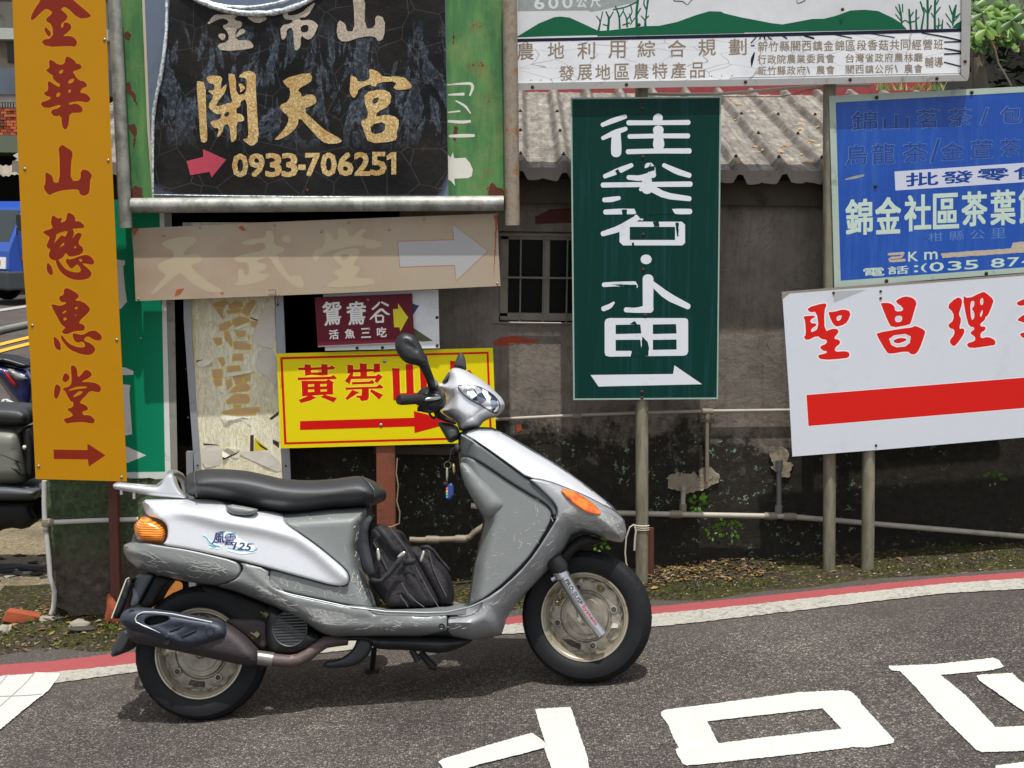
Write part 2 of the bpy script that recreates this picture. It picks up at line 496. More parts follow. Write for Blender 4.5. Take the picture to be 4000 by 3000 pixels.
# the white edge line runs through these photo points on the ground
LINE_TOP = P('X', '-400,2690 0,2652 200,2630 540,2594 1000,2540 1560,2482 1900,2450 2100,2432 2550,2402 2800,2379 3100,2346 3400,2313 3700,2282 4000,2262 4500,2224')
RED_TOP = P('X', '-400,2640 0,2600 200,2585 535,2546 1000,2502 1560,2450 1900,2422 2100,2400 2550,2372 2800,2349 3100,2318 3400,2286 3700,2258 4000,2236 4500,2196')
LINE_BOT = P('X', '-400,2733 0,2697 240,2668 540,2626 1000,2580 1560,2522 1900,2485 2100,2472 2550,2452 2800,2426 3100,2390 3400,2354 3700,2320 4000,2304 4500,2262')
def gpt(p, dz=0.0):
    q = onG(p[0], p[1]); return Vector((q.x, q.y, q.z + dz))
RT = [gpt(p) for p in RED_TOP]
def edge_y(x):
    for a, b in zip(RT[:-1], RT[1:]):
        if a.x <= x <= b.x: return a.y + (b.y - a.y) * (x - a.x) / (b.x - a.x)
    return RT[0].y if x < RT[0].x else RT[-1].y + (x - RT[-1].x) * .3
# far and near ground sheet (asphalt); stops at the verge only where the verge sheet takes over
def sheet(name, xs, ys, fz, mat_):
    vs = [(x, y, fz(x, y)) for y in ys for x in xs]; nx = len(xs)
    fs = [(j * nx + i, j * nx + i + 1, (j + 1) * nx + i + 1, (j + 1) * nx + i) for j in range(len(ys) - 1) for i in range(nx - 1)]
    return mesh_obj(name, vs, fs, mat_, None, True)
xs = [-900, -400, -150, -60, -30, -20, -14, -10, -7, -5, -4, -3, -2.4, -2, -1, 0, 1, 2, 3, 5, 7, 9, 12, 20, 40, 120, 400, 900]
ys = [-900, -300, -100, -32, -20, -10, -5, -2, 0, 2, 3, 4, 5, 6, 7, 8, 9, 10, 11, 12, 13, 14, 15, 16, 17, 18, 19, 22, 28, 40, 60, 120, 400, 900]
xs = sorted(set([x for x in xs if x < -3 or x > 5] + [round(v, 3) for v in np.arange(-3, 5.01, .2)])); ys = sorted(set([y for y in ys if y < 4.4 or y > 6.4] + [round(v, 3) for v in np.arange(4.4, 6.45, .05)]))
road = sheet('road', xs, ys, gz, ASPHALT); tag(road, kind='structure')
# verge of soil, moss and leaves between the red line and the wall
def verge_z(x, y):
    d = y - (edge_y(x) + .05 + .05 * math.sin(x * 5.1) + .03 * math.sin(x * 13 + 1))
    b = max(0, min(1, d / .12))
    n = .5 + .5 * math.sin(x * 9 + 2 * math.sin(y * 11)) * math.sin(y * 13 + x * 3)
    return gz(x, y) + (-.02 + b * (.026 + .014 * n + .03 * max(0, min(1, (d - .25) / .4))))
vx = np.arange(-2.45, 3.3, .03); vy = np.arange(4.6, 6.05, .03)
verge = sheet('verge', list(vx), list(vy), verge_z, SOIL); tag(verge, kind='structure')
# pale dirt yard at the left, behind the kerb
def yard_z(x, y):
    n = math.sin(x * 7 + 1.3 * math.sin(y * 5)) * math.sin(y * 6)
    e = min(1, max(0, (y - 5.35 - .05 * math.sin(x * 9)) / .15)) * min(1, max(0, (9.2 - y) / .4))
    return gz(x, y) - .02 + e * (.03 + .012 * n)
yard = sheet('dirt_yard', list(np.arange(-5.2, -1.4, .05)), list(np.arange(5.25, 9.3, .06)), yard_z, DIRT); tag(yard, kind='structure')

def paint_mat(name, c, wear=.5, thr=.6, bright=1):
    t = NT(name); t.vec = t.geo()
    base = t.ramp(t.noise(22, 6, .7), [(.3, tuple(v * .86 for v in lin(c))), (.7, lin(c))])
    w = t.ramp(t.noise(55, 8, .8), [(thr, 0.0), (thr + .06, 1.0)])
    w2 = t.ramp(t.noise(5, 4, .6), [(.4, .25), (.7, 1.0)])
    t.col(t.mix(t.math('MULTIPLY', t.math('MULTIPLY', w, w2), wear), base, '#4a4540'))
    t.set(Roughness=.75); t.bump(t.math('ADD', t.noise(220, 4, .7), t.vor(150)), .35, .003)
    return t.m
WHITE_NEW = paint_mat('road_paint_white', '#c2c2bd', .6, .63)
WHITE_OLD = paint_mat('road_paint_worn_white', '#a9a79d', .8, .5)
RED_PAINT = paint_mat('road_paint_red', '#984648', .55, .57)
def strip(mb, top, bot, dz, jag=.004):
    n = len(top); A = []; B = []
    T = resample(top, 14, False); Bm = resample(bot, 14, False)
    k = min(len(T), len(Bm))
    def at(L, u):
        f = u * (len(L) - 1); i = min(int(f), len(L) - 2); f -= i
        return (L[i][0] * (1 - f) + L[i + 1][0] * f, L[i][1] * (1 - f) + L[i + 1][1] * f)
    for i in range(k):
        u = i / (k - 1)
        a = gpt(at(T, u), dz); b = gpt(at(Bm, u), dz)
        a.y += random.uniform(-jag, jag); b.y += random.uniform(-jag, jag); A.append(a); B.append(b)
    vs = A + B
    mb.add(vs, [(i, k + i, k + i + 1, i + 1) for i in range(k - 1)])
mb = MB(); strip(mb, RED_TOP, LINE_TOP, .003); tag(mb.build('red_kerb_line', RED_PAINT), kind='structure')
mb = MB(); strip(mb, LINE_TOP, LINE_BOT, .004); tag(mb.build('white_edge_line', WHITE_OLD), kind='structure')
def gfn(px, py, w=0): return gpt((px, py), w)
def ragged(poly, step=7, amp=1.5):
    p = resample(poly, step); return [(x + random.uniform(-amp, amp), y + random.uniform(-amp * .7, amp * .7)) for x, y in p]
def road_mark(name, crop, s, hole=None, dz=.004):
    mb = MB(); flat(mb, gfn, ragged(P(crop, s)), [ragged(P(crop, hole))] if hole else [], w=dz)
    return tag(mb.build(name, WHITE_NEW), kind='structure')
road_mark('painted_road_character', 'R2', '905,172 918,163 1100,140 1400,100 1560,93 1590,97 1622,128 1625,140 1745,272 1742,283 1650,300 1600,298 1400,322 1130,352 1000,364 985,360 962,322 958,306 968,298 948,262 930,215 905,185',
          '1072,205 1200,190 1487,158 1555,232 1300,260 1112,284')
road_mark('painted_road_stroke', 'R2', '452,160 580,153 600,215 640,330 655,420 500,420 515,385 482,298 492,290 470,225')
road_mark('painted_road_stroke', 'R2', '103,352 120,342 290,290 440,248 462,262 480,276 495,292 482,303 400,325 250,362 180,385 140,400', dz=.0055)
road_mark('painted_road_character', 'R2', '1724,10 1727,5 1900,-2 2100,-24 2120,-18 2140,8 2100,20 1912,38 2000,110 2110,226 2200,222 2500,200 2500,290 2200,312 2060,316 2040,308 1900,170 1820,80 1765,24 1735,22')
road_mark('painted_road_stroke', 'R2', '2040,42 2060,38 2170,32 2200,62 2300,110 2500,200 2500,222 2350,215 2212,172 2100,94 2052,60', dz=.0055)
road_mark('painted_road_stroke', 'R2', '2110,369 2212,355 2500,330 2500,460 2110,460', dz=.007)
road_mark('crosswalk_stripe', 'L', '-60,835 30,818 235,806 250,795 430,800 436,815 345,930 180,1060 0,1210 -60,1260', dz=.006)
# tar seams on that stripe
tar = M('tar', '#8d8b85', .8)
mb = MB(); stroke(mb, gfn, P('L', '250,800,4 180,880,4 60,990,4 -20,1060,4'), .0075); stroke(mb, gfn, P('L', '0,972,3 200,965,3 300,955,3'), .0077); stroke(mb, gfn, P('L', '60,810,4 0,880,4 -30,910,4'), .0078)
tag(mb.build('paint_seam', tar), kind='structure')
# far road on the left: double yellow line and white edge line
YEL = paint_mat('road_paint_yellow', '#e0a42c', .3, .66)
for s in ('-500,1480,12 0,1348,11 200,1300,10 600,1200,9', '-500,1512,13 0,1374,12 200,1324,11 600,1222,10'):
    mb = MB(); stroke(mb, gfn, P('X', s), .012, cap=False); tag(mb.build('yellow_lane_line', YEL), kind='structure')
mb = MB(); stroke(mb, gfn, P('X', '-500,1290,12 0,1214,10 200,1183,9 600,1120,8'), .012, cap=False); tag(mb.build('far_edge_line', WHITE_OLD), kind='structure')

# ------------------------------------------------------------------ building wall and roof
WALL_Y = 5.68
def z_at(py, Y, px=2600): return onY(px, py, Y).z
zb0, zb1 = z_at(1830, WALL_Y), z_at(1700, WALL_Y)
def wall_mat(name='cement_wall', dark=0.0):
    t = NT(name); t.vec = t.geo()
    s = t.sep(); z = s[2]; x = s[0]
    c = t.ramp(t.noise(1.6, 8, .7), [(.28, '#67615a'), (.5, '#7f776e'), (.72, '#938b80')])
    c = t.mix(t.ramp(t.noise(9, 7, .75), [(.42, 0.0), (.75, .45)]), c, '#463f36')
    crk = t.ramp(t.noise(2.6, 8, .7, dist=1.2), [(.494, 0.0), (.5, .55), (.506, 0.0)])
    c = t.mix(crk, c, '#2f2a24')
    sm_ = t.n('ShaderNodeMapping'); sm_.inputs['Scale'].default_value = (9, 9, .8); t.l(t.vec, sm_.inputs[0])
    c = t.mix(t.ramp(t.noise(2.2, 5, .7, sm_.outputs[0]), [(.5, 0.0), (.72, .5)]), c, '#4a443b')
    # black algae over the lower part, ragged upper limit
    xr_ = t.ramp(t.math('MULTIPLY', t.math('ADD', x, 1.0), .25), [(.2, .09), (.3, 0.0), (.56, 0.0), (.66, .2), (1, .24)])  # dark colour reaches higher at the right, a little at the left
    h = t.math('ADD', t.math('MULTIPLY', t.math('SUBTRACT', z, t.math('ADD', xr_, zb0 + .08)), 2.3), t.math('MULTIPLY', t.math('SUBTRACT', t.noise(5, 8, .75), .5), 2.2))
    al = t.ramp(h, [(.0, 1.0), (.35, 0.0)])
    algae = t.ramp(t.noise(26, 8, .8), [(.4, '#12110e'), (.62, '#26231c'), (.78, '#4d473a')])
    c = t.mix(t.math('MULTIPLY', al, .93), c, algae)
    lich = t.ramp(t.noise(42, 7, .7), [(.6, 0.0), (.64, 1.0)])
    reg = t.ramp(t.noise(2.2, 2, .5), [(.5, 0.0), (.62, 1.0)])
    c = t.mix(t.math('MULTIPLY', t.math('MULTIPLY', lich, reg), al), c, '#7f9a80')
    # left part grimier
    lf = t.ramp(t.math('ADD', x, t.math('MULTIPLY', t.noise(3, 4), .12)), [(-.14 + .0, .75), (-.08, 0.0)]) if False else None
    if dark: c = t.mix(dark, c, '#15130f')
    t.col(c); t.set(Roughness=.93); t.b.inputs['Specular IOR Level'].default_value = .25
    t.bump(t.math('ADD', t.noise(40, 8, .75), t.math('MULTIPLY', t.noise(7, 3), 1.5)), .55, .012)
    return t.m
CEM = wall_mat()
CEM_D = wall_mat('cement_wall_sooty', .55)
DARKROOM = M('dark_room_gloom', '#1b1916', .95)
WIN = dict(x0=onY(1962, 0, WALL_Y).x, x1=onY(2290, 0, WALL_Y).x, z0=z_at(1268, WALL_Y, 2100), z1=z_at(905, WALL_Y, 2100))
OPN = dict(x0=onY(640, 1500, WALL_Y).x, x1=onY(1560, 1500, WALL_Y).x, z0=z_at(1755, WALL_Y, 1600), z1=z_at(700, WALL_Y, 1600))
XL, XR = onY(205, 2000, WALL_Y).x, 4.2
ZT = z_at(800, WALL_Y, 3000)
bld = thing('shed_building', (1.0, WALL_Y, 0.05), 'low grey cement shed with mouldy black base and corrugated roof behind the signs', 'shed')
def wall_piece(mb, x0, x1, z0, z1, Y=WALL_Y, th=.14, mi=0):
    mb.box(((x0 + x1) / 2, Y + th / 2, (z0 + z1) / 2), (x1 - x0, th, z1 - z0), mi=mi)
mb = MB()
gb = -.45
# wall as pieces butted round the openings
wall_piece(mb, XL, OPN['x0'], gb, ZT); wall_piece(mb, OPN['x0'], OPN['x1'], gb, OPN['z0']); wall_piece(mb, OPN['x0'], OPN['x1'], OPN['z1'], ZT)
wall_piece(mb, OPN['x1'], WIN['x0'], gb, ZT); wall_piece(mb, WIN['x0'], WIN['x1'], gb, WIN['z0']); wall_piece(mb, WIN['x0'], WIN['x1'], WIN['z1'], ZT)
wall_piece(mb, WIN['x1'], XR, gb, ZT)
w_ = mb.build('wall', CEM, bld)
mb = MB()   # rooms behind the openings, their gloom put into a near-black colour
for o_ in (OPN, WIN):
    x0, x1, z0, z1 = o_['x0'], o_['x1'], o_['z0'], o_['z1']; ya, yb = WALL_Y + .14, WALL_Y + 1.6
    vs = [(x0, ya, z0), (x1, ya, z0), (x1, ya, z1), (x0, ya, z1), (x0, yb, z0), (x1, yb, z0), (x1, yb, z1), (x0, yb, z1)]
    mb.add(vs, [(4, 5, 6, 7), (0, 1, 5, 4), (3, 7, 6, 2), (0, 4, 7, 3), (1, 2, 6, 5)])
mb.build('room_interior', DARKROOM, bld)
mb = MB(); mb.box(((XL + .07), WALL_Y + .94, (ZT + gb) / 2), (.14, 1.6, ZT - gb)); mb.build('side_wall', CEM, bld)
# concrete lintel beam under the eaves, and sills
mb = MB(); zl = z_at(805, WALL_Y - .06, 3000); zt2 = z_at(705, WALL_Y, 3000)
mb.box(((XL + XR) / 2, WALL_Y - .03 + .0, (zl + zt2) / 2), (XR - XL + .1, .06, zt2 - zl)); bevel(mb.build('lintel_beam', M('old_concrete_beam', '#4a433a', .95, grime=.6, gcol='1c1812', bump=.5), bld), .006)
mb = MB(); zs = z_at(1745, WALL_Y, 1600)
mb.box((onY(1620, 1750, WALL_Y).x, WALL_Y - .025, zs - .01), (.36, .05, .035)); bevel(mb.build('ledge', M('old_concrete_beam', '#4a433a'), bld), .006)
# exposed red brick patches where the plaster fell off
redp = M('bare_brick_patch', '#552c23', .9, var=.3, scale=40, grime=.5, gcol='4a3a30', gscale=30, bump=.6)
mb = MB(); fw = WY(WALL_Y); mb2 = MB()
flat(mb2, fw, ragged(P('X', '1925,1335 1960,1318 2020,1312 2060,1322 2100,1330 2080,1342 2020,1340 1965,1352 1930,1350'), 8, 2), w=.004)
flat(mb, fw, ragged(P('X', '2090,845 2150,818 2230,812 2235,870 2090,875'), 8, 2), w=.004)
flat(mb2, fw, ragged(P('X', '2015,1662 2035,1655 2040,1680 2020,1690'), 6, 1), w=.004)
mb.build('brick_patch', redp, bld); mb2.build('brick_patch', M('bright_brick_patch', '#9c442d', .9, var=.3, scale=40, grime=.4, gcol='6b5244', gscale=30, bump=.6), bld)
# pale mortar blobs where the pipes enter the wall
mort = M('pale_mortar', '#8d8371', .95, var=.25, scale=30, grime=.5, gcol='3a342a', gscale=20, bump=.9, bscale=50)
for i, (px, py, r, sx) in enumerate(((2690, 1885, .055, 1.1), (2760, 1865, .05, 1.0), (2640, 1880, .035, 1.2), (3045, 1790, .05, .8), (3060, 1830, .035, 1.3))):
    rp_ = r * 880; pl = [(px + rp_ * sx * (1 + .25 * math.sin(3 * a + i) + random.uniform(-.13, .13)) * math.cos(a), py + rp_ * (1 + .2 * math.cos(2 * a + i) + random.uniform(-.13, .13)) * math.sin(a)) for a in np.linspace(0, 6.28, 27)[:-1]]
    mb = MB(); flat(mb, lambda x, y, w=0: onY(x, y, WALL_Y - w - (random.uniform(0, .006) if w > .001 else 0)), pl, w=.006, thick=.01, grid=9); autosmooth(mb.build('mortar_patch', mort, bld), 60)
# roof
EY = 5.52
eave_z = z_at(664, EY, 2700); SL = math.tan(math.radians(15))
sp = .187
def prof(x):
    u = (x - (onY(2205, 660, EY).x)) / sp; u -= math.floor(u + .5); a = abs(u) * sp
    h = .03
    if a < .011: return h
    if a < .030: return h * (1 - (a - .011) / .019)
    if a > .086: return .003
    return 0
kx = []
x = XL - .06
while x < 4.3:
    kx.append(x); x += .006
def roof_mat():
    t = NT('fibre_cement_roof'); t.vec = t.geo()
    v = t.mapv((6, 1.0, 1)) if False else None
    mp = t.n('ShaderNodeMapping'); mp.inputs['Scale'].default_value = (5, 1.3, 1); t.l(t.vec, mp.inputs[0])
    a = t.noise(5, 8, .75, mp.outputs[0])
    c = t.ramp(a, [(.3, '#4b4743'), (.5, '#7b756d'), (.68, '#a09a8e')])
    mp2 = t.n('ShaderNodeMapping'); mp2.inputs['Scale'].default_value = (1, 3.2, 1); t.l(t.vec, mp2.inputs[0])
    pk = t.ramp(t.noise(11, 7, .8, mp2.outputs[0]), [(.6, 0.0), (.64, .8)])
    c = t.mix(pk, c, '#cfc9b4')
    dk = t.ramp(t.noise(7, 8, .8), [(.52, 0.0), (.68, .7)])
    c = t.mix(dk, c, '#3c372f')
    fx = t.math('FRACT', t.math('MULTIPLY', t.math('SUBTRACT', t.sep()[0], onY(2205, 660, EY).x - sp / 2), 1 / sp))
    rd = t.ramp(t.math('ABSOLUTE', t.math('SUBTRACT', fx, .5)), [(.02, .15), (.09, .55), (.17, .9), (.24, .15), (.45, 0.0), (.49, .35)])
    c = t.mix(t.math('MULTIPLY', rd, t.ramp(t.noise(9, 6, .7), [(.35, .35), (.6, 1.0)])), c, '#3a352e')
    t.col(c); t.set(Roughness=.9); t.bump(t.noise(60, 6, .7), .5, .004)
    return t.m
ROOFM = roof_mat()
TL_ = 1.9
vs = []; fs = []
n = len(kx); ys_ = [0, .3, .6, .9, 1.2, 1.5, TL_]
for yy in ys_: vs += [(x, EY + yy, eave_z + SL * yy + prof(x)) for x in kx]
for j in range(len(ys_) - 1): fs += [(j * n + i, j * n + i + 1, (j + 1) * n + i + 1, (j + 1) * n + i) for i in range(n - 1)]
ro = mesh_obj('roof', vs, fs, ROOFM, bld)
md = ro.modifiers.new('t', 'SOLIDIFY'); md.thickness = .006; md.offset = -1
# front flashing hanging from the eave
vs = []
for x in kx: vs += [(x, EY - .004, eave_z + prof(x) + .002), (x, EY - .012, eave_z + prof(x) * 1.15 - .052 + .004 * math.sin(x * 17) + .003 * math.sin(x * 61))]
fs = [(2 * i, 2 * i + 1, 2 * i + 3, 2 * i + 2) for i in range(n - 1)]
fl = mesh_obj('eave_flashing', vs, fs, M('flashing_metal', '#6d655f', .8, grime=.5, gcol='3b342d', gscale=6, bump=.4), bld)
md = fl.modifiers.new('t', 'SOLIDIFY'); md.thickness = .004
# roof screws
scr = M('rusty_screw', '#3c221a', .8, .3)
def screw_mesh():
    mb = MB(); mb.lathe((0, 0, 0), (0, 0, 1), [(0, .009), (.004, .009), (.004, .006), (.011, .005), (.012, 0)], 8); return mb
sm = screw_mesh()
for ix in range(-13, 22):
    for yy in (.12, .62, 1.1):
        x = onY(2205, 660, EY).x + ix * sp
        if x < -.1 or x > 2.2: continue
        mb = MB(); mb.add([v + Vector((x, EY + yy, eave_z + SL * yy + .031)) for v in sm.v], sm.f); mb.build('roof_screw', scr, bld)
# red metal fascia of the taller shed behind
REDM = M('red_metal', '#8f3a3c', .55, grime=.5, gcol='4c1d1c', gscale=8)
back = thing('rear_shed', (1.2, EY + TL_ + .3, 1.0), 'dark red metal fascia of a taller shed above the corrugated roof', 'shed')
yb = EY + TL_ + .02
ztop = z_at(325, yb, 3000); zbt = z_at(420, yb, 3000)
fx0, fx1 = -1.7, onY(3640, 340, yb).x; fc_ = (fx0 + fx1) / 2; fw_ = fx1 - fx0
mb = MB(); mb.box((fc_, yb + .1, (ztop + zbt) / 2 + .02), (fw_, .2, ztop - zbt)); mb.build('fascia', REDM, back)
mb = MB(); mb.box((fc_, yb + .06 - .1, z_at(378, yb, 3000)), (fw_, .06, .03)); mb.build('gutter_lip', REDM, back)
mb = MB(); mb.box((fc_, yb + .9, zbt - .7), (fw_ - .1, 1.2, 1.6)); mb.build('wall', CEM_D, back)
# yellow leaves lying on the roof
leafm = M('fallen_leaf', '#c08a2c', .8, var=.4, scale=30)
mb = MB()
for i in range(38):
    x = random.uniform(.85, 1.55) if i < 40 else random.uniform(-.1, 2.4); yy = random.uniform(.1, 1.8)
    c = Vector((x, EY + yy, eave_z + SL * yy + prof(x) + .006)); a = random.uniform(0, 6.3); l = random.uniform(.01, .026)
    u = Vector((math.cos(a), math.sin(a), SL * math.sin(a))) * l; v = Vector((-math.sin(a), math.cos(a), SL * math.cos(a))) * l * .38
    mb.add([c - u, c - v + Vector((0, 0, .003)), c + u, c + v + Vector((0, 0, .004))], [(0, 1, 2), (0, 2, 3)])
tag(mb.build('roof_leaves', leafm), 'yellow dead leaves scattered over the corrugated roof', 'leaves', kind='stuff')
# window: frame, glass, grille
win = thing('barred_window', ((WIN['x0'] + WIN['x1']) / 2, WALL_Y, WIN['z0']), 'small dark window with pale metal bars left of the tall green sign', 'window')
alu = M('window_aluminium', '#8b857a', .45, .5, grime=.4, gcol='4b4238'); barm = M('grille_bar', '#7b766c', .5, .4, grime=.4, gcol='453b30')
x0, x1, z0, z1 = WIN['x0'], WIN['x1'], WIN['z0'], WIN['z1']
def bar(name, a, b, w, d, Y, mt, par):
    mb = MB(); a = Vector(a); b = Vector(b); c = (a + b) / 2
    s = (abs(b.x - a.x) + w, d, w) if abs(b.x - a.x) > abs(b.z - a.z) else (w, d, abs(b.z - a.z) + w)
    mb.box((c.x, Y, c.z), s); return bevel(mb.build(name, mt, par), .002, 1)
for (a, b) in (((x0 + .02, 0, z0 + .03), (x1 - .02, 0, z0 + .03)), ((x0 + .02, 0, z1 - .02), (x1 - .02, 0, z1 - .02))): bar('window_frame', (a[0], 0, a[2]), (b[0], 0, b[2]), .035, .03, WALL_Y + .07, alu, win)
bar('window_frame', (x0 + .02, 0, z0 + .05), (x0 + .02, 0, z1 - .04), .04, .03, WALL_Y + .07, alu, win)
bar('window_frame', ((x0 + x1) / 2 + .03, 0, z0 + .05), ((x0 + x1) / 2 + .03, 0, z1 - .04), .03, .03, WALL_Y + .075, alu, win)
mb = MB(); mb.add([(x0, WALL_Y + .085, z0), (x1, WALL_Y + .085, z0), (x1, WALL_Y + .085, z1), (x0, WALL_Y + .085, z1)], [(0, 1, 2, 3)])
g = NT('dark_glass'); g.col('#0d0c0b'); g.set(Roughness=.25); g.b.inputs['Specular IOR Level'].default_value = .15
mb.build('pane', g.m, win)
for px in (2033, 2122, 2215):
    x = onY(px, 1100, WALL_Y - .02).x; bar('grille_bar', (x, 0, z0 + .015), (x, 0, z1 - .005), .008, .008, WALL_Y - .012, barm, win)
for py in (918, 1085, 1262):
    z = z_at(py, WALL_Y - .02, 2100); bar('grille_bar', (x0 - .02, 0, z), (x1 + .01, 0, z), .009, .009, WALL_Y - .022, barm, win)

# ------------------------------------------------------------------ pipes on the wall
PVC = M('grey_pvc', '#a39c8f', .5, var=.2, scale=12, grime=.5, gcol='564d40', gscale=7)
PVCD = M('brown_grey_pvc', '#7d7263', .6, var=.2, scale=12, grime=.6, gcol='463c30', gscale=8)
def pipe(name, crop, s, r, Y, mt, label=None, cat=None, parent=None, seg=12):
    pts = P(crop, s); V = [onY(p[0], p[1], Y - (p[2] if len(p) > 2 else 0)) for p in pts]
    mb = MB(); mb.tube(V, r, seg); o = autosmooth(mb.build(name, mt, parent), 50)
    if label: tag(o, label, cat)
    return o
def joint(px, py, r, l, Y, mt, parent, ax=(1, 0, 0)):
    q = onY(px, py, Y); a = Vector(ax).normalized(); mb = MB(); mb.tube([q - a * l / 2, q - a * l * .3, q + a * l * .3, q + a * l / 2], [r, r * 1.08, r * 1.08, r], 12); return autosmooth(mb.build('pipe_joint', mt, parent), 50)
PY = WALL_Y - .03
def O_(px, py, Y=PY): return onY(px, py, Y)
up = thing('upper_wall_pipe', O_(2500, 1617), 'thin pale pipe running across the wall at mid height with one drop pipe', 'pipe')
pipe('pipe', 'X', '1900,1640 2255,1622 2500,1612 2760,1606 3110,1602', .0075, PY, PVC, parent=up)
pipe('drop_pipe', 'X', '2762,1610 2762,1780 2762,1880', .009, PY, PVCD, parent=up)
joint(2253, 1625, .013, .04, PY, PVCD, up); joint(2763, 1608, .014, .05, PY, PVCD, up); joint(2763, 1626, .013, .03, PY, PVCD, up, (0, 0, 1))
lp = thing('lower_wall_pipe', O_(2900, 2014), 'thick grey pipe along the foot of the wall with tee joints', 'pipe')
pipe('pipe', 'X', '1840,1975 1990,1990 2200,2000 2400,2004 2680,2010 2950,2015 3100,2018', .0125, PY - .03, PVC, parent=lp)
pipe('pipe', 'X', '3100,2019 3300,2036 3600,2062 4000,2096 4300,2120', .0125, PY - .03, PVC, parent=lp)
for px, py in ((2640, 2009), (3010, 2016), (3085, 2018)): joint(px, py, .0165, .055, PY - .03, PVCD, lp)
pipe('riser_pipe', 'X', '2668,2000 2668,1950 2670,1900', .011, PY - .02, PVC, parent=lp)
pipe('riser_pipe', 'X', '3043,2012 3043,1900 3043,1800', .011, PY - .02, M('mid_grey_pvc', '#6d6c6a', .5), parent=lp)
joint(3043, 1820, .0155, .05, PY - .02, M('mid_grey_pvc', '#6d6c6a', .5), lp, (0, 0, 1)); joint(3041, 1990, .0155, .04, PY - .02, M('mid_grey_pvc', '#6d6c6a', .5), lp, (0, 0, 1)); joint(2668, 1985, .015, .04, PY - .02, PVCD, lp, (0, 0, 1))
ep = thing('elbow_pipe', O_(1740, 2108), 'brownish pipe with an elbow behind the floorboard of the scooter', 'pipe')
pipe('pipe', 'X', '1600,2108 1640,2110 1700,2108 1800,2105 1836,2098 1852,2080 1890,2055 1960,2020', .0135, PY - .1, PVCD, parent=ep)
joint(1690, 2108, .0165, .06, PY - .1, PVCD, ep); joint(1800, 2105, .0165, .05, PY - .1, PVCD, ep)
vp = thing('corner_conduit', onY(180, 2390, 5.4), 'white conduit down the mossy corner with a side branch', 'pipe')
CY = 5.40
WPVC = M('white_pvc', '#b9b8b4', .45, var=.15, grime=.4, gcol='6b6353', gscale=9)
pipe('pipe', 'H4', '425,-300 425,-60 430,80 445,200 455,300 470,450 480,620 505,700 522,760 520,860 510,930 490,980', .0105, CY, WPVC, parent=vp)
pipe('branch_pipe', 'H4', '440,100 600,95 900,82 1330,70', .0105, CY, WPVC, parent=vp)
joint(181, 2041, .018, .03, CY, M('dirty_joint', '#7b7361', .8), vp, (0, 0, 1)); joint(195, 2041, .0165, .035, CY, M('dirty_joint', '#7b7361', .8), vp)
mb = MB(); zc = O_(180, 2073, CY); mb.lathe(zc, (0, 0, 1), [(-.006, .013), (.006, .013)], 12); mb.build('pipe_clip', M('clip', '#8a867a', .5, .6), vp)
# mossy concrete stub at the left corner
def moss_mat():
    t = NT('mossy_concrete'); t.vec = t.geo(); z = t.sep()[2]
    c = t.ramp(t.noise(18, 8, .75), [(.35, '#3d3930'), (.55, '#655e50'), (.75, '#8c8270')])
    zz = onY(300, 2100, 5.45).z
    h = t.math('ADD', t.math('MULTIPLY', t.math('SUBTRACT', zz, z), -3.0), t.math('MULTIPLY', t.noise(8, 6, .7), 1.6))
    mk = t.ramp(h, [(.45, 0.0), (.95, .85)])
    c = t.mix(mk, c, t.ramp(t.noise(45, 6, .75), [(.35, '#374a2d'), (.6, '#637c54'), (.8, '#98a57f')]))
    t.col(c); t.set(Roughness=.97); t.bump(t.math('ADD', t.noise(35, 8, .8), t.noise(110, 4, .7)), 1.0, .016); return t.m
MOSS = moss_mat()
mb = MB()
ol = P('X', '170,1870 700,1870 690,2300 640,2392 500,2402 420,2410 330,2398 280,2402 262,2385 215,2365 208,2290 190,2180')
flat(mb, WY(5.45), resample(ol, 30), thick=.24, grid=28)
st = mb.build('mossy_wall_stub', MOSS); tag(st, 'mossy broken concrete wall end at the left corner behind the parked silver scooter', 'wall')
for v in st.data.vertices:
    k = v.co; v.co = k + Vector((random.uniform(-.006, .006), random.uniform(-.008, .008), random.uniform(-.006, .006)))
autosmooth(st, 50)
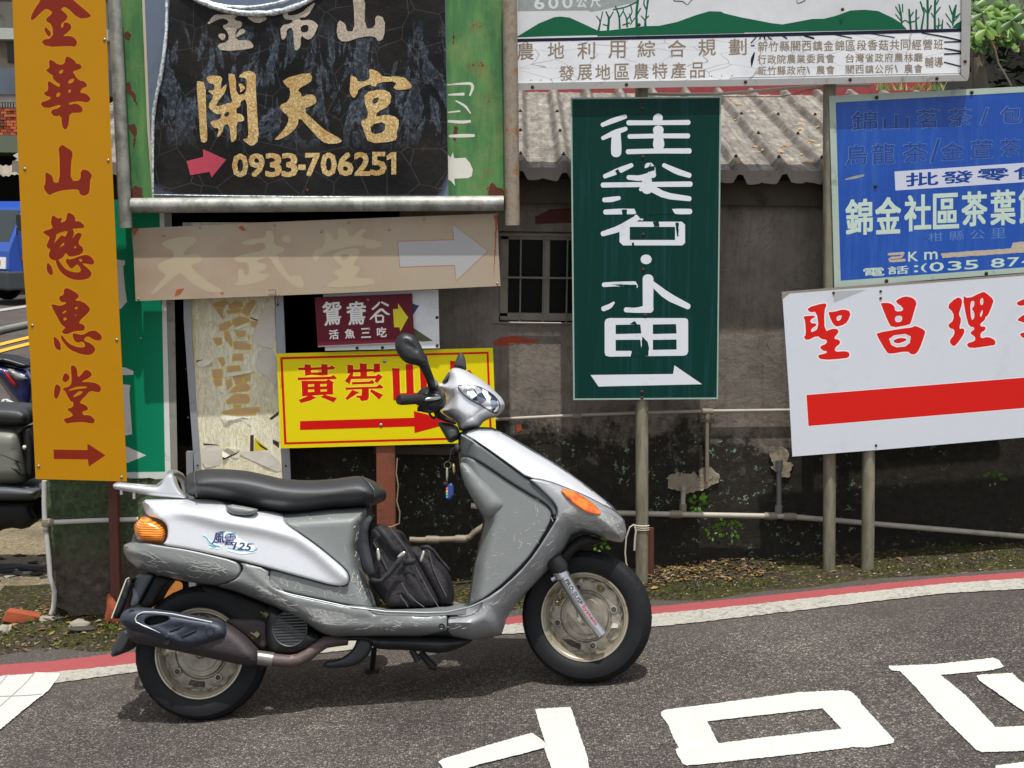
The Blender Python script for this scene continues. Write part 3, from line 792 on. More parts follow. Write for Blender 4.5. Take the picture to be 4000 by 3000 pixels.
# ------------------------------------------------------------------ signs
def sign_paint(name, c, rough=.35, **k):
    rough = max(rough, .45); k.setdefault('spec', .22)
    k.setdefault('var', .06); k.setdefault('scale', 3)
    return M(name, c, rough, **k)
def plate(name, Y, crop, s, mt, parent, thick=.003, w=0.0, sm=0, holes=()):
    mb = MB(); flat(mb, WY(Y), P(crop, s) if isinstance(s, str) else s, [P(crop, h) for h in holes], w=w, thick=thick, sm=sm)
    return mb.build(name, mt, parent)
def letters(name, Y, crop, polys, mt, parent, w=.0008, sm=1, sep=.00012):
    """polys: list of (outline, [holes])"""
    mb = MB()
    for i, p in enumerate(polys):
        o, hs_ = (p, ()) if isinstance(p, str) else (p[0], p[1:])
        flat(mb, WY(Y), P(crop, o), [P(crop, h) for h in hs_], w=w + sep * (i % 6), sm=sm)
    return mb.build(name, mt, parent)
def grow_poly(p, d):
    """outline pushed outwards by d pixels"""
    a = sum(p[i][0] * p[(i + 1) % len(p)][1] - p[(i + 1) % len(p)][0] * p[i][1] for i in range(len(p)))
    sg = 1 if a > 0 else -1; o = []
    for i in range(len(p)):
        x0, y0 = p[i - 1][:2]; x1, y1 = p[i][:2]; x2, y2 = p[(i + 1) % len(p)][:2]
        n1 = np.array([(y1 - y0), -(x1 - x0)]); n2 = np.array([(y2 - y1), -(x2 - x1)])
        n1 = n1 / (np.linalg.norm(n1) + 1e-9); n2 = n2 / (np.linalg.norm(n2) + 1e-9); n = n1 + n2
        l = np.linalg.norm(n); n = n / l if l > .3 else n1
        o.append((x1 + sg * n[0] * d, y1 + sg * n[1] * d))
    return o
def halo(name, Y, crop, polys, mt, parent, d, w=.0004):
    mb = MB()
    for i, p in enumerate(polys):
        o, hs_ = (p, ()) if isinstance(p, str) else (p[0], p[1:])
        try: flat(mb, WY(Y), grow_poly(chaikin(P(crop, o), 1), d), [grow_poly(chaikin(P(crop, h), 1), -d * .6) for h in hs_], w=w + .00006 * (i % 6))
        except Exception: pass
    return mb.build(name, mt, parent)
def screws(lst, Y, parent, mt, r=.006, name='screw', dome=.0035):
    for px, py in lst:
        q = onY(px, py, Y); mb = MB()
        mb.lathe(q, (0, -1, 0), [(0, r), (dome * .5, r * .95), (dome, r * .6), (dome * 1.2, 0)], 10)
        o = mb.build(name, mt, parent, True)
def base_of(px, py, Y): return onY(px, py, Y)
STEEL = M('screw_steel', '#9a9a94', .35, .8); RUSTY = M('rust_screw', '#4b2a20', .85, .2, var=.4, scale=80)

# ---- orange-yellow sign
OY = 5.20
s = thing('orange_sign', base_of(310, 1870, OY), 'tall narrow orange-yellow metal sign with a column of dark red characters and an arrow', 'sign')
ORM = sign_paint('orange_sign_paint', '#b57f03', .38, grime=.18, gcol='8a5a10', gscale=5, gthr=.62)
plate('sign_panel', OY, 'X', '44,-60 410,-60 412,0 432,500 455,1000 480,1500 496,1881 320,1876 139,1871 118,1400 88,1000 66,500 48,0', ORM, s, .004)
DKR = sign_paint('dark_red_paint', '#7e2410', .45, var=.12, scale=8)
G_jin = ('300,-60 290,10 230,90 170,210 200,240 290,150 355,95 420,130 425,160 335,230 430,290 435,440 290,465 355,545 640,530 690,545 720,495 690,440 640,415 540,420 600,380 650,330 640,280 590,255 555,270 560,300 530,330 530,270 590,230 610,180 540,120 525,105 580,70 730,215 830,210 880,185 850,150 680,10 600,-60',)
G1 = [G_jin, '345,305 335,350 370,410 400,425 415,380 380,340',
      ('385,700 420,690 500,752 570,740 580,660 610,650 690,700 700,735 750,740 770,775 750,800 655,828 690,860 690,880 745,935 790,935 830,975 825,1005 770,1020 745,1075 810,1078 870,1130 865,1165 820,1190 760,1168 620,1185 620,1215 710,1192 780,1245 775,1290 750,1305 625,1305 620,1430 595,1490 570,1500 540,1460 530,1330 450,1352 395,1280 520,1245 522,1205 350,1262 275,1190 410,1150 400,1115 370,1118 320,1075 385,1045 370,945 400,940 460,985 515,1010 515,965 480,955 425,900 440,875 410,860 345,810 400,785',
       '505,820 555,800 550,840 508,858', '612,930 688,900 665,955 615,972', '475,1080 515,1065 520,1105 475,1130', '612,1030 655,1045 615,1085')]
G2 = ['495,115 545,70 580,100 650,140 665,190 645,270 640,495 755,490 755,365 830,362 885,420 882,455 865,480 860,620 830,655 780,668 740,640 735,590 600,595 510,610 440,635 390,665 320,575 350,520 345,400 370,395 435,440 440,515 515,510 510,180',
      ('420,905 440,890 490,930 545,915 520,985 590,950 595,880 620,855 695,905 690,965 740,955 805,1015 790,1040 690,1045 660,1050 685,1090 650,1170 710,1095 760,1095 770,1125 720,1215 790,1270 775,1340 640,1375 600,1350 585,1320 545,1390 440,1420 385,1375 390,1320 410,1285 365,1265 360,1235 400,1150 385,1135 320,1095 325,1075 440,1040 410,990',
       '445,1218 475,1135 472,1108 612,1062 585,1130 572,1140 535,1118 470,1190', '498,1282 560,1195 568,1235 525,1255', '675,1268 700,1240 708,1262 685,1275'),
      '368,1425 360,1530 400,1582 435,1585 430,1500',
      ('460,1410 490,1390 560,1500 640,1545 740,1555 765,1520 715,1450 670,1500 640,1510 580,1430 590,1390 640,1405 750,1360 840,1345 900,1395 915,1440 890,1465 790,1445 770,1450 870,1530 885,1580 840,1630 700,1645 580,1600 500,1520', '735,1395 775,1400 770,1435 740,1420')]
G3 = [('380,105 405,88 440,105 500,140 500,165 465,190 530,195 590,245 585,280 490,365 545,380 550,415 530,430 470,430 400,460 360,440 400,400 370,390 330,320 280,225 300,218 350,235 400,215 400,200 360,205 340,160 385,145',
       '370,285 405,262 400,280 375,295', '380,330 395,320 408,335 400,345 380,348', '465,250 490,238 495,250 475,262', '470,305 482,298 478,315'),
      '300,480 315,475 355,520 362,580 345,585 310,560',
      '355,465 370,465 420,530 490,560 540,560 555,550 535,510 490,525 460,500 450,450 470,448 530,465 590,428 640,428 685,470 680,500 650,508 610,495 575,470 545,485 545,510 590,525 630,560 630,590 595,620 530,618 430,580 370,510',
      ('435,700 470,705 490,740 490,790 510,790 545,740 575,738 605,765 595,795 510,835 580,832 650,845 680,880 670,910 650,915 590,900 555,945 530,965 505,1000 545,1010 575,1035 570,1058 530,1062 530,1095 590,1095 628,1130 625,1155 600,1162 540,1148 430,1155 405,1165 375,1125 440,1110 460,1090 400,1045 455,1035 460,990 440,990 410,945 395,905 365,885 440,865 445,800',
       '455,945 500,905 535,905 520,930 460,955', '415,905 430,890 490,868 560,868 570,880 480,890'),
      '370,800 395,755 435,795 405,835 375,830', '305,900 320,845 360,870 355,910 330,970 305,955']
HLO = sign_paint('pale_orange_edge', '#c4860c', .4)
for crop, g in (('O1', G1), ('O2', G2), ('O3', G3)):
    halo('letter_edging', OY, crop, g, HLO, s, 4.5)
    letters('lettering', OY, crop, g, DKR, s)
ar = ['300,1367 570,1370 568,1318 712,1412 580,1502 572,1445 303,1442']
mb = MB(); flat(mb, WY(OY), grow_poly(P('O3', ar[0]), 3.5), w=.0004); mb.build('letter_edging', HLO, s)
letters('arrow', OY, 'O3', ar, DKR, s, sm=0)
screws([(409, 155), (423, 627), (97, 660), (126, 1271), (456, 1327), (151, 1821), (475, 1864)], OY, s, STEEL, .0065)

def cells_q(mb, fn):
    for ch, x0, x1, y0, y1 in (('0', 418, 556, 893, 1105), ('9', 576, 714, 890, 1103), ('3', 736, 878, 888, 1102), ('3', 893, 1032, 887, 1102), ('-', 1045, 1115, 990, 1042), ('7', 1118, 1246, 886, 1095), ('0', 1268, 1406, 882, 1095), ('6', 1430, 1566, 880, 1092), ('2', 1588, 1728, 878, 1090), ('5', 1745, 1884, 876, 1088), ('1', 1895, 1985, 872, 1085)):
        if ch == '1': flat(mb, fn, P('K', '1893,908 1935,872 1985,871 1985,1085 1938,1086 1938,932 1897,948'), w=.0013); continue
        text(mb, fn, ch, quad('K', f'{x0},{y0} {x1},{y0} {x1},{y1} {x0},{y1}'), w=.0013, bold=.03 if ch not in '-' else 0)
# ---- galvanised pipe frame with the green rusty sheet and the black temple banner
FY = 5.34
GALV = NT('galvanised_pipe'); GALV.vec = GALV.geo()
c = GALV.ramp(GALV.noise(14, 8, .75), [(.3, '#6b6c66'), (.5, '#95968f'), (.68, '#b3b4ac')])
c = GALV.mix(GALV.ramp(GALV.noise(9, 8, .8), [(.56, 0.0), (.68, .75)]), c, '#5c574b')
c = GALV.mix(GALV.ramp(GALV.noise(4, 7, .75), [(.6, 0.0), (.7, .6)]), c, '#8a5a33')
GALV.col(c); GALV.set(Roughness=.55, Metallic=.35); GALV.bump(GALV.noise(90, 5, .7), .3, .002)
RPIPE = NT('rust_pipe'); RPIPE.vec = RPIPE.geo()
c = RPIPE.ramp(RPIPE.noise(10, 8, .75), [(.35, '#77695a'), (.5, '#938a7c'), (.6, '#8d6a45'), (.75, '#8f4e22')])
RPIPE.col(c); RPIPE.set(Roughness=.7, Metallic=.2); RPIPE.bump(RPIPE.noise(70, 6, .7), .4, .003)
fr = thing('pipe_frame', base_of(1240, 790, FY), 'rusty grey pipe frame holding the black temple banner over a green metal sheet', 'sign frame')
def ptube(name, pts, r, Y, mt, parent, seg=16, caps=True):
    V = [onY(p[0], p[1], Y) for p in pts]
    # densify for relief
    mb = MB(); mb.tube(V, r, seg, caps=caps); return autosmooth(mb.build(name, mt, parent), 50)
ptube('upright_pipe', [(436, -60), (447, 0), (470, 450), (492, 890)], .0262, FY, GALV.m, fr)
ptube('upright_pipe', [(1990, -60), (1996, 350), (2002, 880)], .030, FY, RPIPE.m, fr)
ptube('cross_pipe', [(515, 803), (1000, 800), (1500, 796), (1968, 794)], .031, FY, GALV.m, fr)
# green sheet
GS = NT('rusty_green_sheet'); GS.vec = GS.geo()
mp = GS.n('ShaderNodeMapping'); mp.inputs['Scale'].default_value = (4, 1, .6); GS.l(GS.vec, mp.inputs[0])
c = GS.ramp(GS.noise(4, 6, .65, mp.outputs[0]), [(.3, '#2f5c33'), (.5, '#3e7340'), (.7, '#5d8c4a')])
c = GS.mix(GS.ramp(GS.noise(5, 5, .7), [(.5, 0.0), (.7, .5)]), c, '#7f9155')
rs = GS.ramp(GS.noise(7, 9, .75), [(.63, 0.0), (.655, 1.0)])
c = GS.mix(GS.math('MULTIPLY', GS.ramp(GS.noise(7, 9, .75), [(.58, 0.0), (.64, .5)]), 1), c, '#93602f')
c = GS.mix(rs, c, GS.ramp(GS.noise(70, 4, .7), [(.4, '#3a1a12'), (.7, '#7a3a22')]))
GS.col(c); GS.set(Roughness=.6); GS.bump(GS.math('ADD', rs, GS.noise(40, 5)), -.4, .003)
gs = plate('green_sheet', FY + .045, 'X', '470,-60 1985,-60 1990,300 1985,775 1000,778 500,775 490,400', GS.m, fr, .003)
RUSTP = M('rust_patch', '#5a2c1c', .9, var=.45, scale=60, grime=.5, gcol='2c1510', gscale=30, bump=.8)
mb = MB(); gw = WY(FY + .045)
for crop, q in (('F1', ''),) if False else ():
    pass
for q in ('485,130 500,122 512,140 505,158 490,150', '490,325 505,320 515,350 530,370 536,410 530,412 518,380 498,365', '500,485 530,485 535,510 530,545 524,580 518,580 522,530 503,505', '505,745 530,725 555,735 562,775 505,775', '1912,718 1925,712 1948,735 1965,738 1968,772 1905,770', '1776,490 1790,500 1785,530 1775,560 1770,530', '1770,120 1778,150 1770,180'):
    flat(mb, gw, ragged(P('X', q), 8, 3), w=.001)
mb.build('rust_patch', RUSTP, fr)
# white characters on the green sheet, at the right of the banner
WP = sign_paint('old_white_paint', '#d8d6cc', .5, grime=.4, gcol='8a7a5a', gscale=16)
mb = MB()
for st_ in ('1865,458,8 1940,452,12 1990,450,16 2002,470,16 1985,515,10', '1870,512,9 1950,508,16', '1868,607,8 1930,600,9', '1910,545,8 1960,572,14 1988,612,6', '1870,655,14 1940,660,18 1985,655,14', '1875,735,14 1940,733,20 2005,732,16'):
    stroke(mb, gw, P('C2', st_), .0016)
flat(mb, gw, P('C2', '1850,820 1880,850 1893,822 1900,855 1960,852 1985,880 2000,915 1995,950 1975,962 1900,965 1905,1003 1880,975 1850,965'), w=.0017)
mb.build('lettering', WP, fr)
# older blue-grey board and the torn black banner on it
OBM = M('old_blue_grey_board', '#5f6c7e', .45, var=.15, scale=30, grime=.25, gcol='2f3844', gscale=14)
ob = plate('old_board', FY + .03, 'X', '548,-60 1738,-60 1742,0 1752,772 1000,775 595,775 575,500 555,0', OBM, fr, .006)
plate('board_edge', FY + .03, 'X', '548,-60 558,-60 565,0 585,500 602,773 595,773 575,500 555,0', M('cream_edge', '#b8b096', .7), fr, .002, w=.002)
bn = thing('torn_banner', base_of(1180, 760, FY + .02), 'torn black vinyl banner with gold characters, a red arrow and a phone number', 'banner')
BK = NT('peeling_black_vinyl'); BK.vec = BK.geo()
mp = BK.n('ShaderNodeMapping'); mp.inputs['Scale'].default_value = (3.2, 1, 1.1); BK.l(BK.vec, mp.inputs[0])
v = BK.ramp(BK.noise(3.2, 9, .72, mp.outputs[0], 1.2), [(.505, 0.0), (.53, 1.0), (.565, 1.0), (.6, .35)])
sp_ = BK.ramp(BK.noise(55, 4, .8), [(.5, 0.0), (.56, 1.0)])
z = BK.sep()[2]; zc = onY(1200, 330, FY).z
rg = BK.ramp(BK.math('ABSOLUTE', BK.math('SUBTRACT', z, zc)), [(.16, 1.0), (.27, 0.0)])
c = BK.mix(BK.ramp(BK.noise(3, 5), [(.4, 0.0), (.65, 1.0)]), '#0f1012', '#211d19')
f = BK.math('MULTIPLY', BK.math('MULTIPLY', v, rg), BK.math('ADD', .35, BK.math('MULTIPLY', sp_, .65)))
c = BK.mix(BK.math('MULTIPLY', f, .8), c, '#5b6674')
cr = BK.ramp(BK.vor(7, 'DISTANCE_TO_EDGE', vec=BK.geo()), [(.0, .5), (.012, 0.0)])
c = BK.mix(cr, c, '#56585a')
BK.col(c); BK.set(Roughness=.5); BK.b.inputs['Specular IOR Level'].default_value = .2
BK.bump(BK.noise(5, 5, .6), .5, .02)
BY = FY + .015
def bann(px, py, w=0):   # the vinyl bulges a little off its board
    b = .006 * math.sin(px * .011 + 1) * math.sin(py * .009) + .012 * max(0, 1 - abs(px - 640) / 60)
    return onY(px, py, BY - w - b)
mb = MB(); flat(mb, bann, resample(chaikin(P('X', '665,-60 662,0 660,90 652,180 636,300 612,400 602,480 600,600 602,752 900,757 1300,762 1580,758 1752,762 1745,400 1738,0 1738,-60 1260,-60 1180,30 1060,58 930,50 830,15 770,-30 740,-60'), 1), 26), grid=26)
o = autosmooth(mb.build('banner_sheet', BK.m, bn), 80)
GOLD = NT('gold_foil'); GOLD.vec = GOLD.geo()
c = GOLD.ramp(GOLD.noise(130, 4, .8), [(.35, '#8f6a34'), (.5, '#c2a163'), (.62, '#e0cfa0')])
c = GOLD.mix(GOLD.ramp(GOLD.noise(9, 5, .7), [(.5, 0.0), (.68, .7)]), c, '#b07a34')
GOLD.col(c); GOLD.set(Roughness=.45, Metallic=.15)
PALEG = NT('faded_gold'); PALEG.vec = PALEG.geo()
c = PALEG.ramp(PALEG.noise(120, 4, .8), [(.35, '#857a68'), (.55, '#b8aa98'), (.7, '#cfc3b4')])
PALEG.col(c); PALEG.set(Roughness=.5)
def bl(name, crop, polys, mt, w=.0012, sm=1):
    mb = MB()
    for i, p in enumerate(polys):
        o, hs_ = (p, ()) if isinstance(p, str) else (p[0], p[1:])
        flat(mb, bann, resample(chaikin(P(crop, o), sm), 12), [chaikin(P(crop, h), sm) for h in hs_], w=w + .0001 * (i % 6), grid=22)
    return mb.build(name, mt, bn)
KA = ['65,200 90,185 155,205 160,500 175,740 160,775 130,782 105,760 90,500',
      ('155,150 240,130 320,150 300,230 300,275 345,220 360,230 340,300 260,400 260,435 350,405 420,390 400,350 370,125 390,115 445,130 450,325 545,310 550,200 545,160 455,150 560,80 640,115 635,200 650,500 670,760 600,818 560,790 500,745 570,740 560,590 550,355 490,385 490,430 450,450 450,500 500,505 530,545 520,575 450,580 455,740 420,775 395,770 385,600 330,610 315,690 255,740 290,640 230,640 190,575 290,560 320,500 260,510 215,475 175,430 240,330 180,290 190,275 240,280 240,215 190,215', '335,495 385,480 380,525 335,535'),
      '465,215 500,210 540,255 500,290 485,300 490,260',
      '885,170 1150,100 1182,150 1165,200 1030,270 1075,310 1075,345 1150,312 1200,325 1222,370 1210,410 1085,460 1200,570 1300,660 1475,755 1440,785 1320,795 1240,740 1150,640 1050,530 1040,620 960,700 870,750 805,755 880,690 950,590 950,520 900,490 855,425 960,380 970,260 930,240',
      '1545,135 1600,150 1620,200 1720,180 1735,130 1720,75 1760,75 1830,110 1850,150 2050,140 2135,220 2130,265 1945,275 2000,190 1810,200 1790,245 1750,235 1740,215 1625,260 1610,310 1580,360 1535,300 1545,200',
      ('1675,300 1850,262 1945,310 1920,430 1800,485 1790,535 1900,505 2010,545 2010,620 1985,700 1995,720 1970,768 1720,790 1680,680 1640,565 1700,555 1720,490 1690,430', '1755,360 1820,340 1810,395 1760,412', '1735,610 1880,575 1875,680 1750,705')]
bl('lettering', 'K', KA, GOLD.m)
KB = ['65,290 150,170 200,160 440,165 380,200 395,225 470,240 465,300 395,335 400,450 540,440 595,490 590,540 240,572 185,490 315,465 325,370 240,285 310,265 320,225 235,195',
      '205,385 230,370 295,380 265,455 215,420', '400,420 400,390 460,305 525,350', '495,175 720,178 752,215 630,268',
      ('915,140 970,130 985,180 1120,150 1200,75 1280,20 1270,60 1190,190 1095,195 1120,230 1230,215 1315,270 1300,320 1250,420 1190,445 1120,385 1120,520 1060,572 1045,500 1035,300 960,325 965,400 930,442 905,430 890,285 1030,255 1025,215 960,220 925,185', '1120,285 1205,270 1205,355 1120,360'),
      '1690,-60 1835,-60 1825,320 1945,310 1945,160 2055,200 2045,420 1980,465 1940,400 1800,405 1590,475 1515,405 1530,215 1620,265 1625,350 1715,345 1710,100']
bl('lettering', 'K0', KB, PALEG.m)
mb = MB(); cells_q(mb, bann); mb.build('phone_number', GOLD.m, bn)
RA = M('faded_red_vinyl', '#b23a4e', .5, var=.2, scale=60)
bl('arrow', 'C2', ['455,870 545,847 543,805 668,862 590,958 578,928 475,946'], RA, sm=0)
# silvery rolled tear edges
SILV = NT('silvery_tear'); SILV.vec = SILV.geo()
SILV.col(SILV.ramp(SILV.noise(60, 4, .7), [(.4, '#8d9498'), (.6, '#e9eef0')])); SILV.set(Roughness=.35, Metallic=.3); SILV.bump(SILV.noise(50, 3), .6, .004)
def roll(name, pts, rr):
    mb = MB(); p = chaikin(P('X', pts), 2, False); V = [bann(x, y, .006) for x, y in p]; n = len(V)
    mb.tube(V, [rr * (.35 + .65 * math.sin(math.pi * (i + .5) / n)) * random.uniform(.8, 1.15) for i in range(n)], 8); return autosmooth(mb.build(name, SILV.m, bn), 80)
roll('rolled_edge', '652,-60 650,0 652,90 645,180 628,300 605,400 597,480 596,600 598,760', .0085)
roll('rolled_edge', '700,-40 770,0 830,25 930,52 1060,55 1180,20 1260,-30', .014)
roll('rolled_edge', '598,760 900,766 1300,770 1740,768', .003)
roll('rolled_edge', '730,-60 790,5 900,32 1000,30 1120,5 1180,-30', .009)
screws([(618, 326), (642, 738), (1200, 744), (1720, 740), (1702, 308), (1190, 22)], BY - .008, bn, RUSTY, .007)

# ---- faded beige board with the ghost of three characters
TY = 5.37
tb = thing('faded_board', base_of(1240, 1150, TY), 'long faded pinkish-beige board with three ghostly characters and a pale outlined arrow', 'sign')
FB = NT('faded_beige_paint'); FB.vec = FB.geo()
c = FB.ramp(FB.noise(2.6, 6, .6), [(.3, '#9b8470'), (.5, '#a5947e'), (.7, '#a39a84')])
rs = FB.ramp(FB.noise(26, 7, .8), [(.655, 0.0), (.68, 1.0)]); rr = FB.ramp(FB.noise(3.3, 3), [(.5, 0.0), (.62, 1.0)])
c = FB.mix(FB.math('MULTIPLY', rs, rr), c, '#7c4630')
FB.col(c); FB.set(Roughness=.6); FB.bump(FB.noise(120, 4), .1, .001)
plate('board_panel', TY, 'X', '514,893 1000,870 1500,850 1942,834 1948,980 1955,1117 1500,1138 1000,1158 530,1176 522,1000', FB.m, tb, .005)
GH = M('ghost_lettering', '#afa287', .6, var=.05)
TG = ['150,150 300,105 440,95 475,130 440,170 360,230 350,270 480,245 520,290 500,330 410,350 470,420 600,520 715,580 640,595 540,580 400,490 330,410 240,480 140,570 80,615 60,600 130,520 210,430 150,410 115,350 180,315 270,290 260,220 190,200',
      '850,150 960,120 1080,110 1075,60 1110,40 1150,75 1150,170 1240,195 1245,230 1170,260 1250,400 1300,460 1320,440 1400,440 1420,560 1340,545 1240,460 1150,350 1115,275 1000,310 1000,330 1090,340 1080,390 1020,410 1020,425 1130,430 1040,500 850,535 800,520 840,490 830,390 880,385 890,440 930,440 930,330 830,330 790,290 900,250 1080,220 1070,140 920,185',
      '1220,100 1260,85 1300,105 1300,145 1260,155 1225,135',
      '1600,50 1640,60 1680,130 1720,120 1710,20 1790,25 1820,120 1920,30 1970,40 1900,110 2090,140 2105,190 1960,210 1960,160 1560,240 1545,310 1500,320 1490,230 1600,190',
      ('1665,240 1900,190 1910,260 1840,350 1910,365 1905,410 1850,460 2040,470 2030,530 1640,555 1610,520 1740,465 1680,430 1690,395 1760,380 1740,350 1680,310', '1740,260 1820,250 1800,300 1750,310')]
letters('lettering', TY, 'T', TG, GH, tb)
AO = M('orange_outline', '#b0512c', .6); AL = M('pale_lilac_grey', '#a5a4a5', .55, var=.04)
aps = '1592,1302 1895,1293 1889,1208 2085,1355 1910,1520 1900,1435 1605,1445'
letters('arrow_outline', TY, 'C2', [aps], AO, tb, sm=0)
mb = MB(); flat(mb, WY(TY), grow_poly(P('C2', aps), -3.2), w=.0013); mb.build('arrow', AL, tb)
mb = MB()
for q in ('1925,842 1942,838 1944,870 1932,1040 1928,1100 1934,860', '514,893 545,891 522,925', '930,888 945,880 965,900 955,902 940,900', '690,1130 720,1125 705,1150 680,1160', '860,1145 875,1140 870,1155'):
    flat(mb, WY(TY), ragged(P('X', q), 8, 1.5), w=.0007)
mb.build('rust_stain', M('thin_rust', '#9a5233', .8, var=.35, scale=60), tb)
screws([(640, 919), (782, 889), (1257, 901), (1072, 880), (1363, 869), (1655, 856), (1520, 897), (541, 1168), (1943, 1107), (1255, 905)], TY, tb, STEEL, .005)
mb = MB(); V = [onY(*p, TY - .006) for p in ((1047, 1133), (1075, 1132), (1078, 1150), (1085, 1175), (1095, 1190), (1080, 1200), (1090, 1150))]; mb.tube(V, .0012, 5)
tag(mb.build('tie_wire', RUSTY), 'thin rusty tie wire hanging from the lower edge of the beige board', 'wire')

# ---- emerald sign behind the orange one
EYs = 5.50
es = thing('emerald_sign', onY(440, 2350, EYs), 'emerald green sign mostly hidden behind the orange sign, on a brown post', 'sign')
EM = sign_paint('emerald_paint', '#07845f', .35, var=.05)
plate('sign_panel', EYs, 'X', '380,780 622,780 633,1180 645,1845 380,1850', EM, es, .004)
WB = sign_paint('sign_white_border', '#d9dcd8', .5, grime=.5, gcol='7c7b6e', gscale=10)
plate('sign_border', EYs, 'X', '622,780 640,780 650,1180 668,1872 380,1876 380,1846 645,1843 633,1180', WB, es, .006, w=.002)
GF = M('grey_wood_frame', '#8b897f', .75, var=.3, scale=20, grime=.6, gcol='4c4a40', gscale=12, bump=.4)
plate('frame_strip', EYs, 'X', '640,780 668,780 682,1180 694,1868 668,1870 651,1180', GF, es, .03)
letters('lettering', EYs, 'C4', ['640,165 737,178 735,205 725,210 735,330 748,420 712,462 640,455', '640,805 740,808 785,828 785,850 730,852 640,850', '640,900 768,910 762,960 778,1200 745,1208 640,1205', '640,1240 750,1275 862,1325 750,1370 640,1400'], WB, es, sm=0)
BRN = M('brown_painted_post', '#5a3226', .7, var=.2, scale=14, grime=.4, gcol='2b1a14', gscale=10)
mb = MB(); a = onY(438, 1700, 5.385); b = onY(457, 2365, 5.385)
mb.prism([a + Vector((-.02, -.02, 0)), a + Vector((.02, -.02, 0)), a + Vector((.02, .02, 0)), a + Vector((-.02, .02, 0))], [b + Vector((-.02, -.02, 0)), b + Vector((.02, -.02, 0)), b + Vector((.02, .02, 0)), b + Vector((-.02, .02, 0))])
bevel(mb.build('post', BRN, es), .003)
screws([(550, 1321)], EYs, es, STEEL, .005)

# ---- peeled yellow sign
PYs = 5.52
ps = thing('peeling_sign', base_of(930, 1890, PYs), 'yellow sign with cracked cream film peeling off, in a grey metal frame', 'sign')
PL = NT('peeling_cream_film'); PL.vec = PL.geo()
c = PL.ramp(PL.noise(5, 6, .7), [(.35, '#e2dab2'), (.6, '#efead0'), (.75, '#e3d68c')])
xx = PL.sep()[0]; xl = onY(735, 1500, PYs).x
yel = PL.ramp(PL.math('ADD', PL.math('MULTIPLY', PL.math('SUBTRACT', xx, xl), 9.0), PL.math('MULTIPLY', PL.noise(22, 6, .7), .6)), [(.35, 1.0), (.6, 0.0)])
c = PL.mix(yel, c, '#c6b422')
mp = PL.n('ShaderNodeMapping'); mp.inputs['Scale'].default_value = (4, 1, .7); PL.l(PL.vec, mp.inputs[0])
ck = PL.ramp(PL.noise(13, 7, .8, mp.outputs[0], 1.5), [(.488, 0.0), (.5, .55), (.512, 0.0)])
c = PL.mix(ck, c, '#8c8264')
PL.col(c); PL.set(Roughness=.55); PL.bump(PL.math('ADD', PL.noise(9, 6, .7), ck), .6, .008)
plate('sign_panel', PYs, 'P8', '120,-480 810,-480 815,130 830,560 850,1000 880,1600 225,1600 175,900 130,130', PL.m, ps, .004)
PT = M('tan_backing', '#c9a276', .7, var=.12, scale=12, grime=.4, gcol='b39a3c', gscale=18)
PLY = M('yellow_film', '#cdbb1e', .5, var=.2, scale=20)
CRM = M('cream_curl', '#e3e0cf', .45, var=.08)
PD = M('dark_gap', '#3b2a1c', .9)
mb = MB()
tan = ['305,180 420,150 445,175 415,205 345,215', '445,190 500,155 550,165 560,200 480,225 450,215', '330,225 400,215 395,245 415,290 385,305', '425,235 545,215 530,250 440,260', '590,180 640,145 668,170 620,235 600,280 545,250 560,225', '370,350 450,320 470,350 415,395 370,400', '470,310 530,285 600,300 615,320 560,340 500,365 475,340', '620,320 690,325 670,375 630,360', '410,410 440,400 465,470 470,530 415,465', '500,400 580,400 575,440 530,450 505,430', '310,460 385,455 385,505 350,520', '480,490 540,490 625,515 620,550 545,548 490,545', '355,620 400,615 415,660 390,690', '480,590 555,590 560,640 470,640', '430,690 530,680 540,720 430,735', '305,715 390,710 390,780 320,790', '320,800 385,790 385,840 340,850', '480,770 545,750 560,820 500,835', '555,755 620,750 610,800 570,815', '420,800 460,790 470,840 430,880', '500,850 580,815 620,860 595,885 450,900 470,870', '425,965 500,910 590,915 615,955 600,985 430,990', '485,1000 540,1000 535,1020 490,1020', '385,1055 500,1030 650,1020 660,1080 520,1085 400,1070', '580,1030 690,1020 690,1055 600,1060']
for i, q in enumerate(tan): flat(mb, WY(PYs), grow_poly(P('P8', q), 3.0), w=.0008 + .0001 * (i % 5))
mb.build('bare_patch_edge', PLY, ps)
for i, q in enumerate(tan):
    mb = MB(); flat(mb, WY(PYs), P('P8', q), w=.0016 + .00012 * (i % 5), sm=1); mb.build('bare_patch', PT, ps)
for q in ('400,215 440,175 440,200 420,240 400,290', '300,185 340,230 400,320 375,320', '460,385 600,350 620,355 470,400', '480,470 600,485 620,495 500,480', '178,655 230,635 320,630 300,660 250,690 200,695', '400,780 440,740 600,720 650,710 620,740 420,775', '375,1085 520,1095 660,1105 600,1115 440,1125 385,1115', '620,245 660,185 665,200 625,270', '430,560 450,600 455,640 435,610', '390,1345 560,1365 480,1395 390,1440'):
    p = chaikin(P('P8', q), 1); mb = MB()
    fnc = lambda px, py, w=0: onY(px, py, PYs - .002 - .010 * (.5 + .5 * math.sin(px * .13 + py * .05)))
    flat(mb, fnc, p, w=0); mb.build('film_curl', CRM, ps)
for q in ('235,1310 330,1318 380,1330 330,1325 240,1325', '618,1245 645,1240 645,1380 615,1375', '660,1290 760,1360 745,1365 700,1340', '800,1280 850,1300 850,1350 800,1310', '180,640 235,632 225,650 185,662', '390,1430 500,1390 540,1370 500,1400 400,1445', '610,285 680,310 675,320 620,300', '770,1110 850,1050 845,1080 790,1120'):
    mb = MB(); flat(mb, WY(PYs), P('P8', q), w=.0022); mb.build('film_gap', PD, ps)
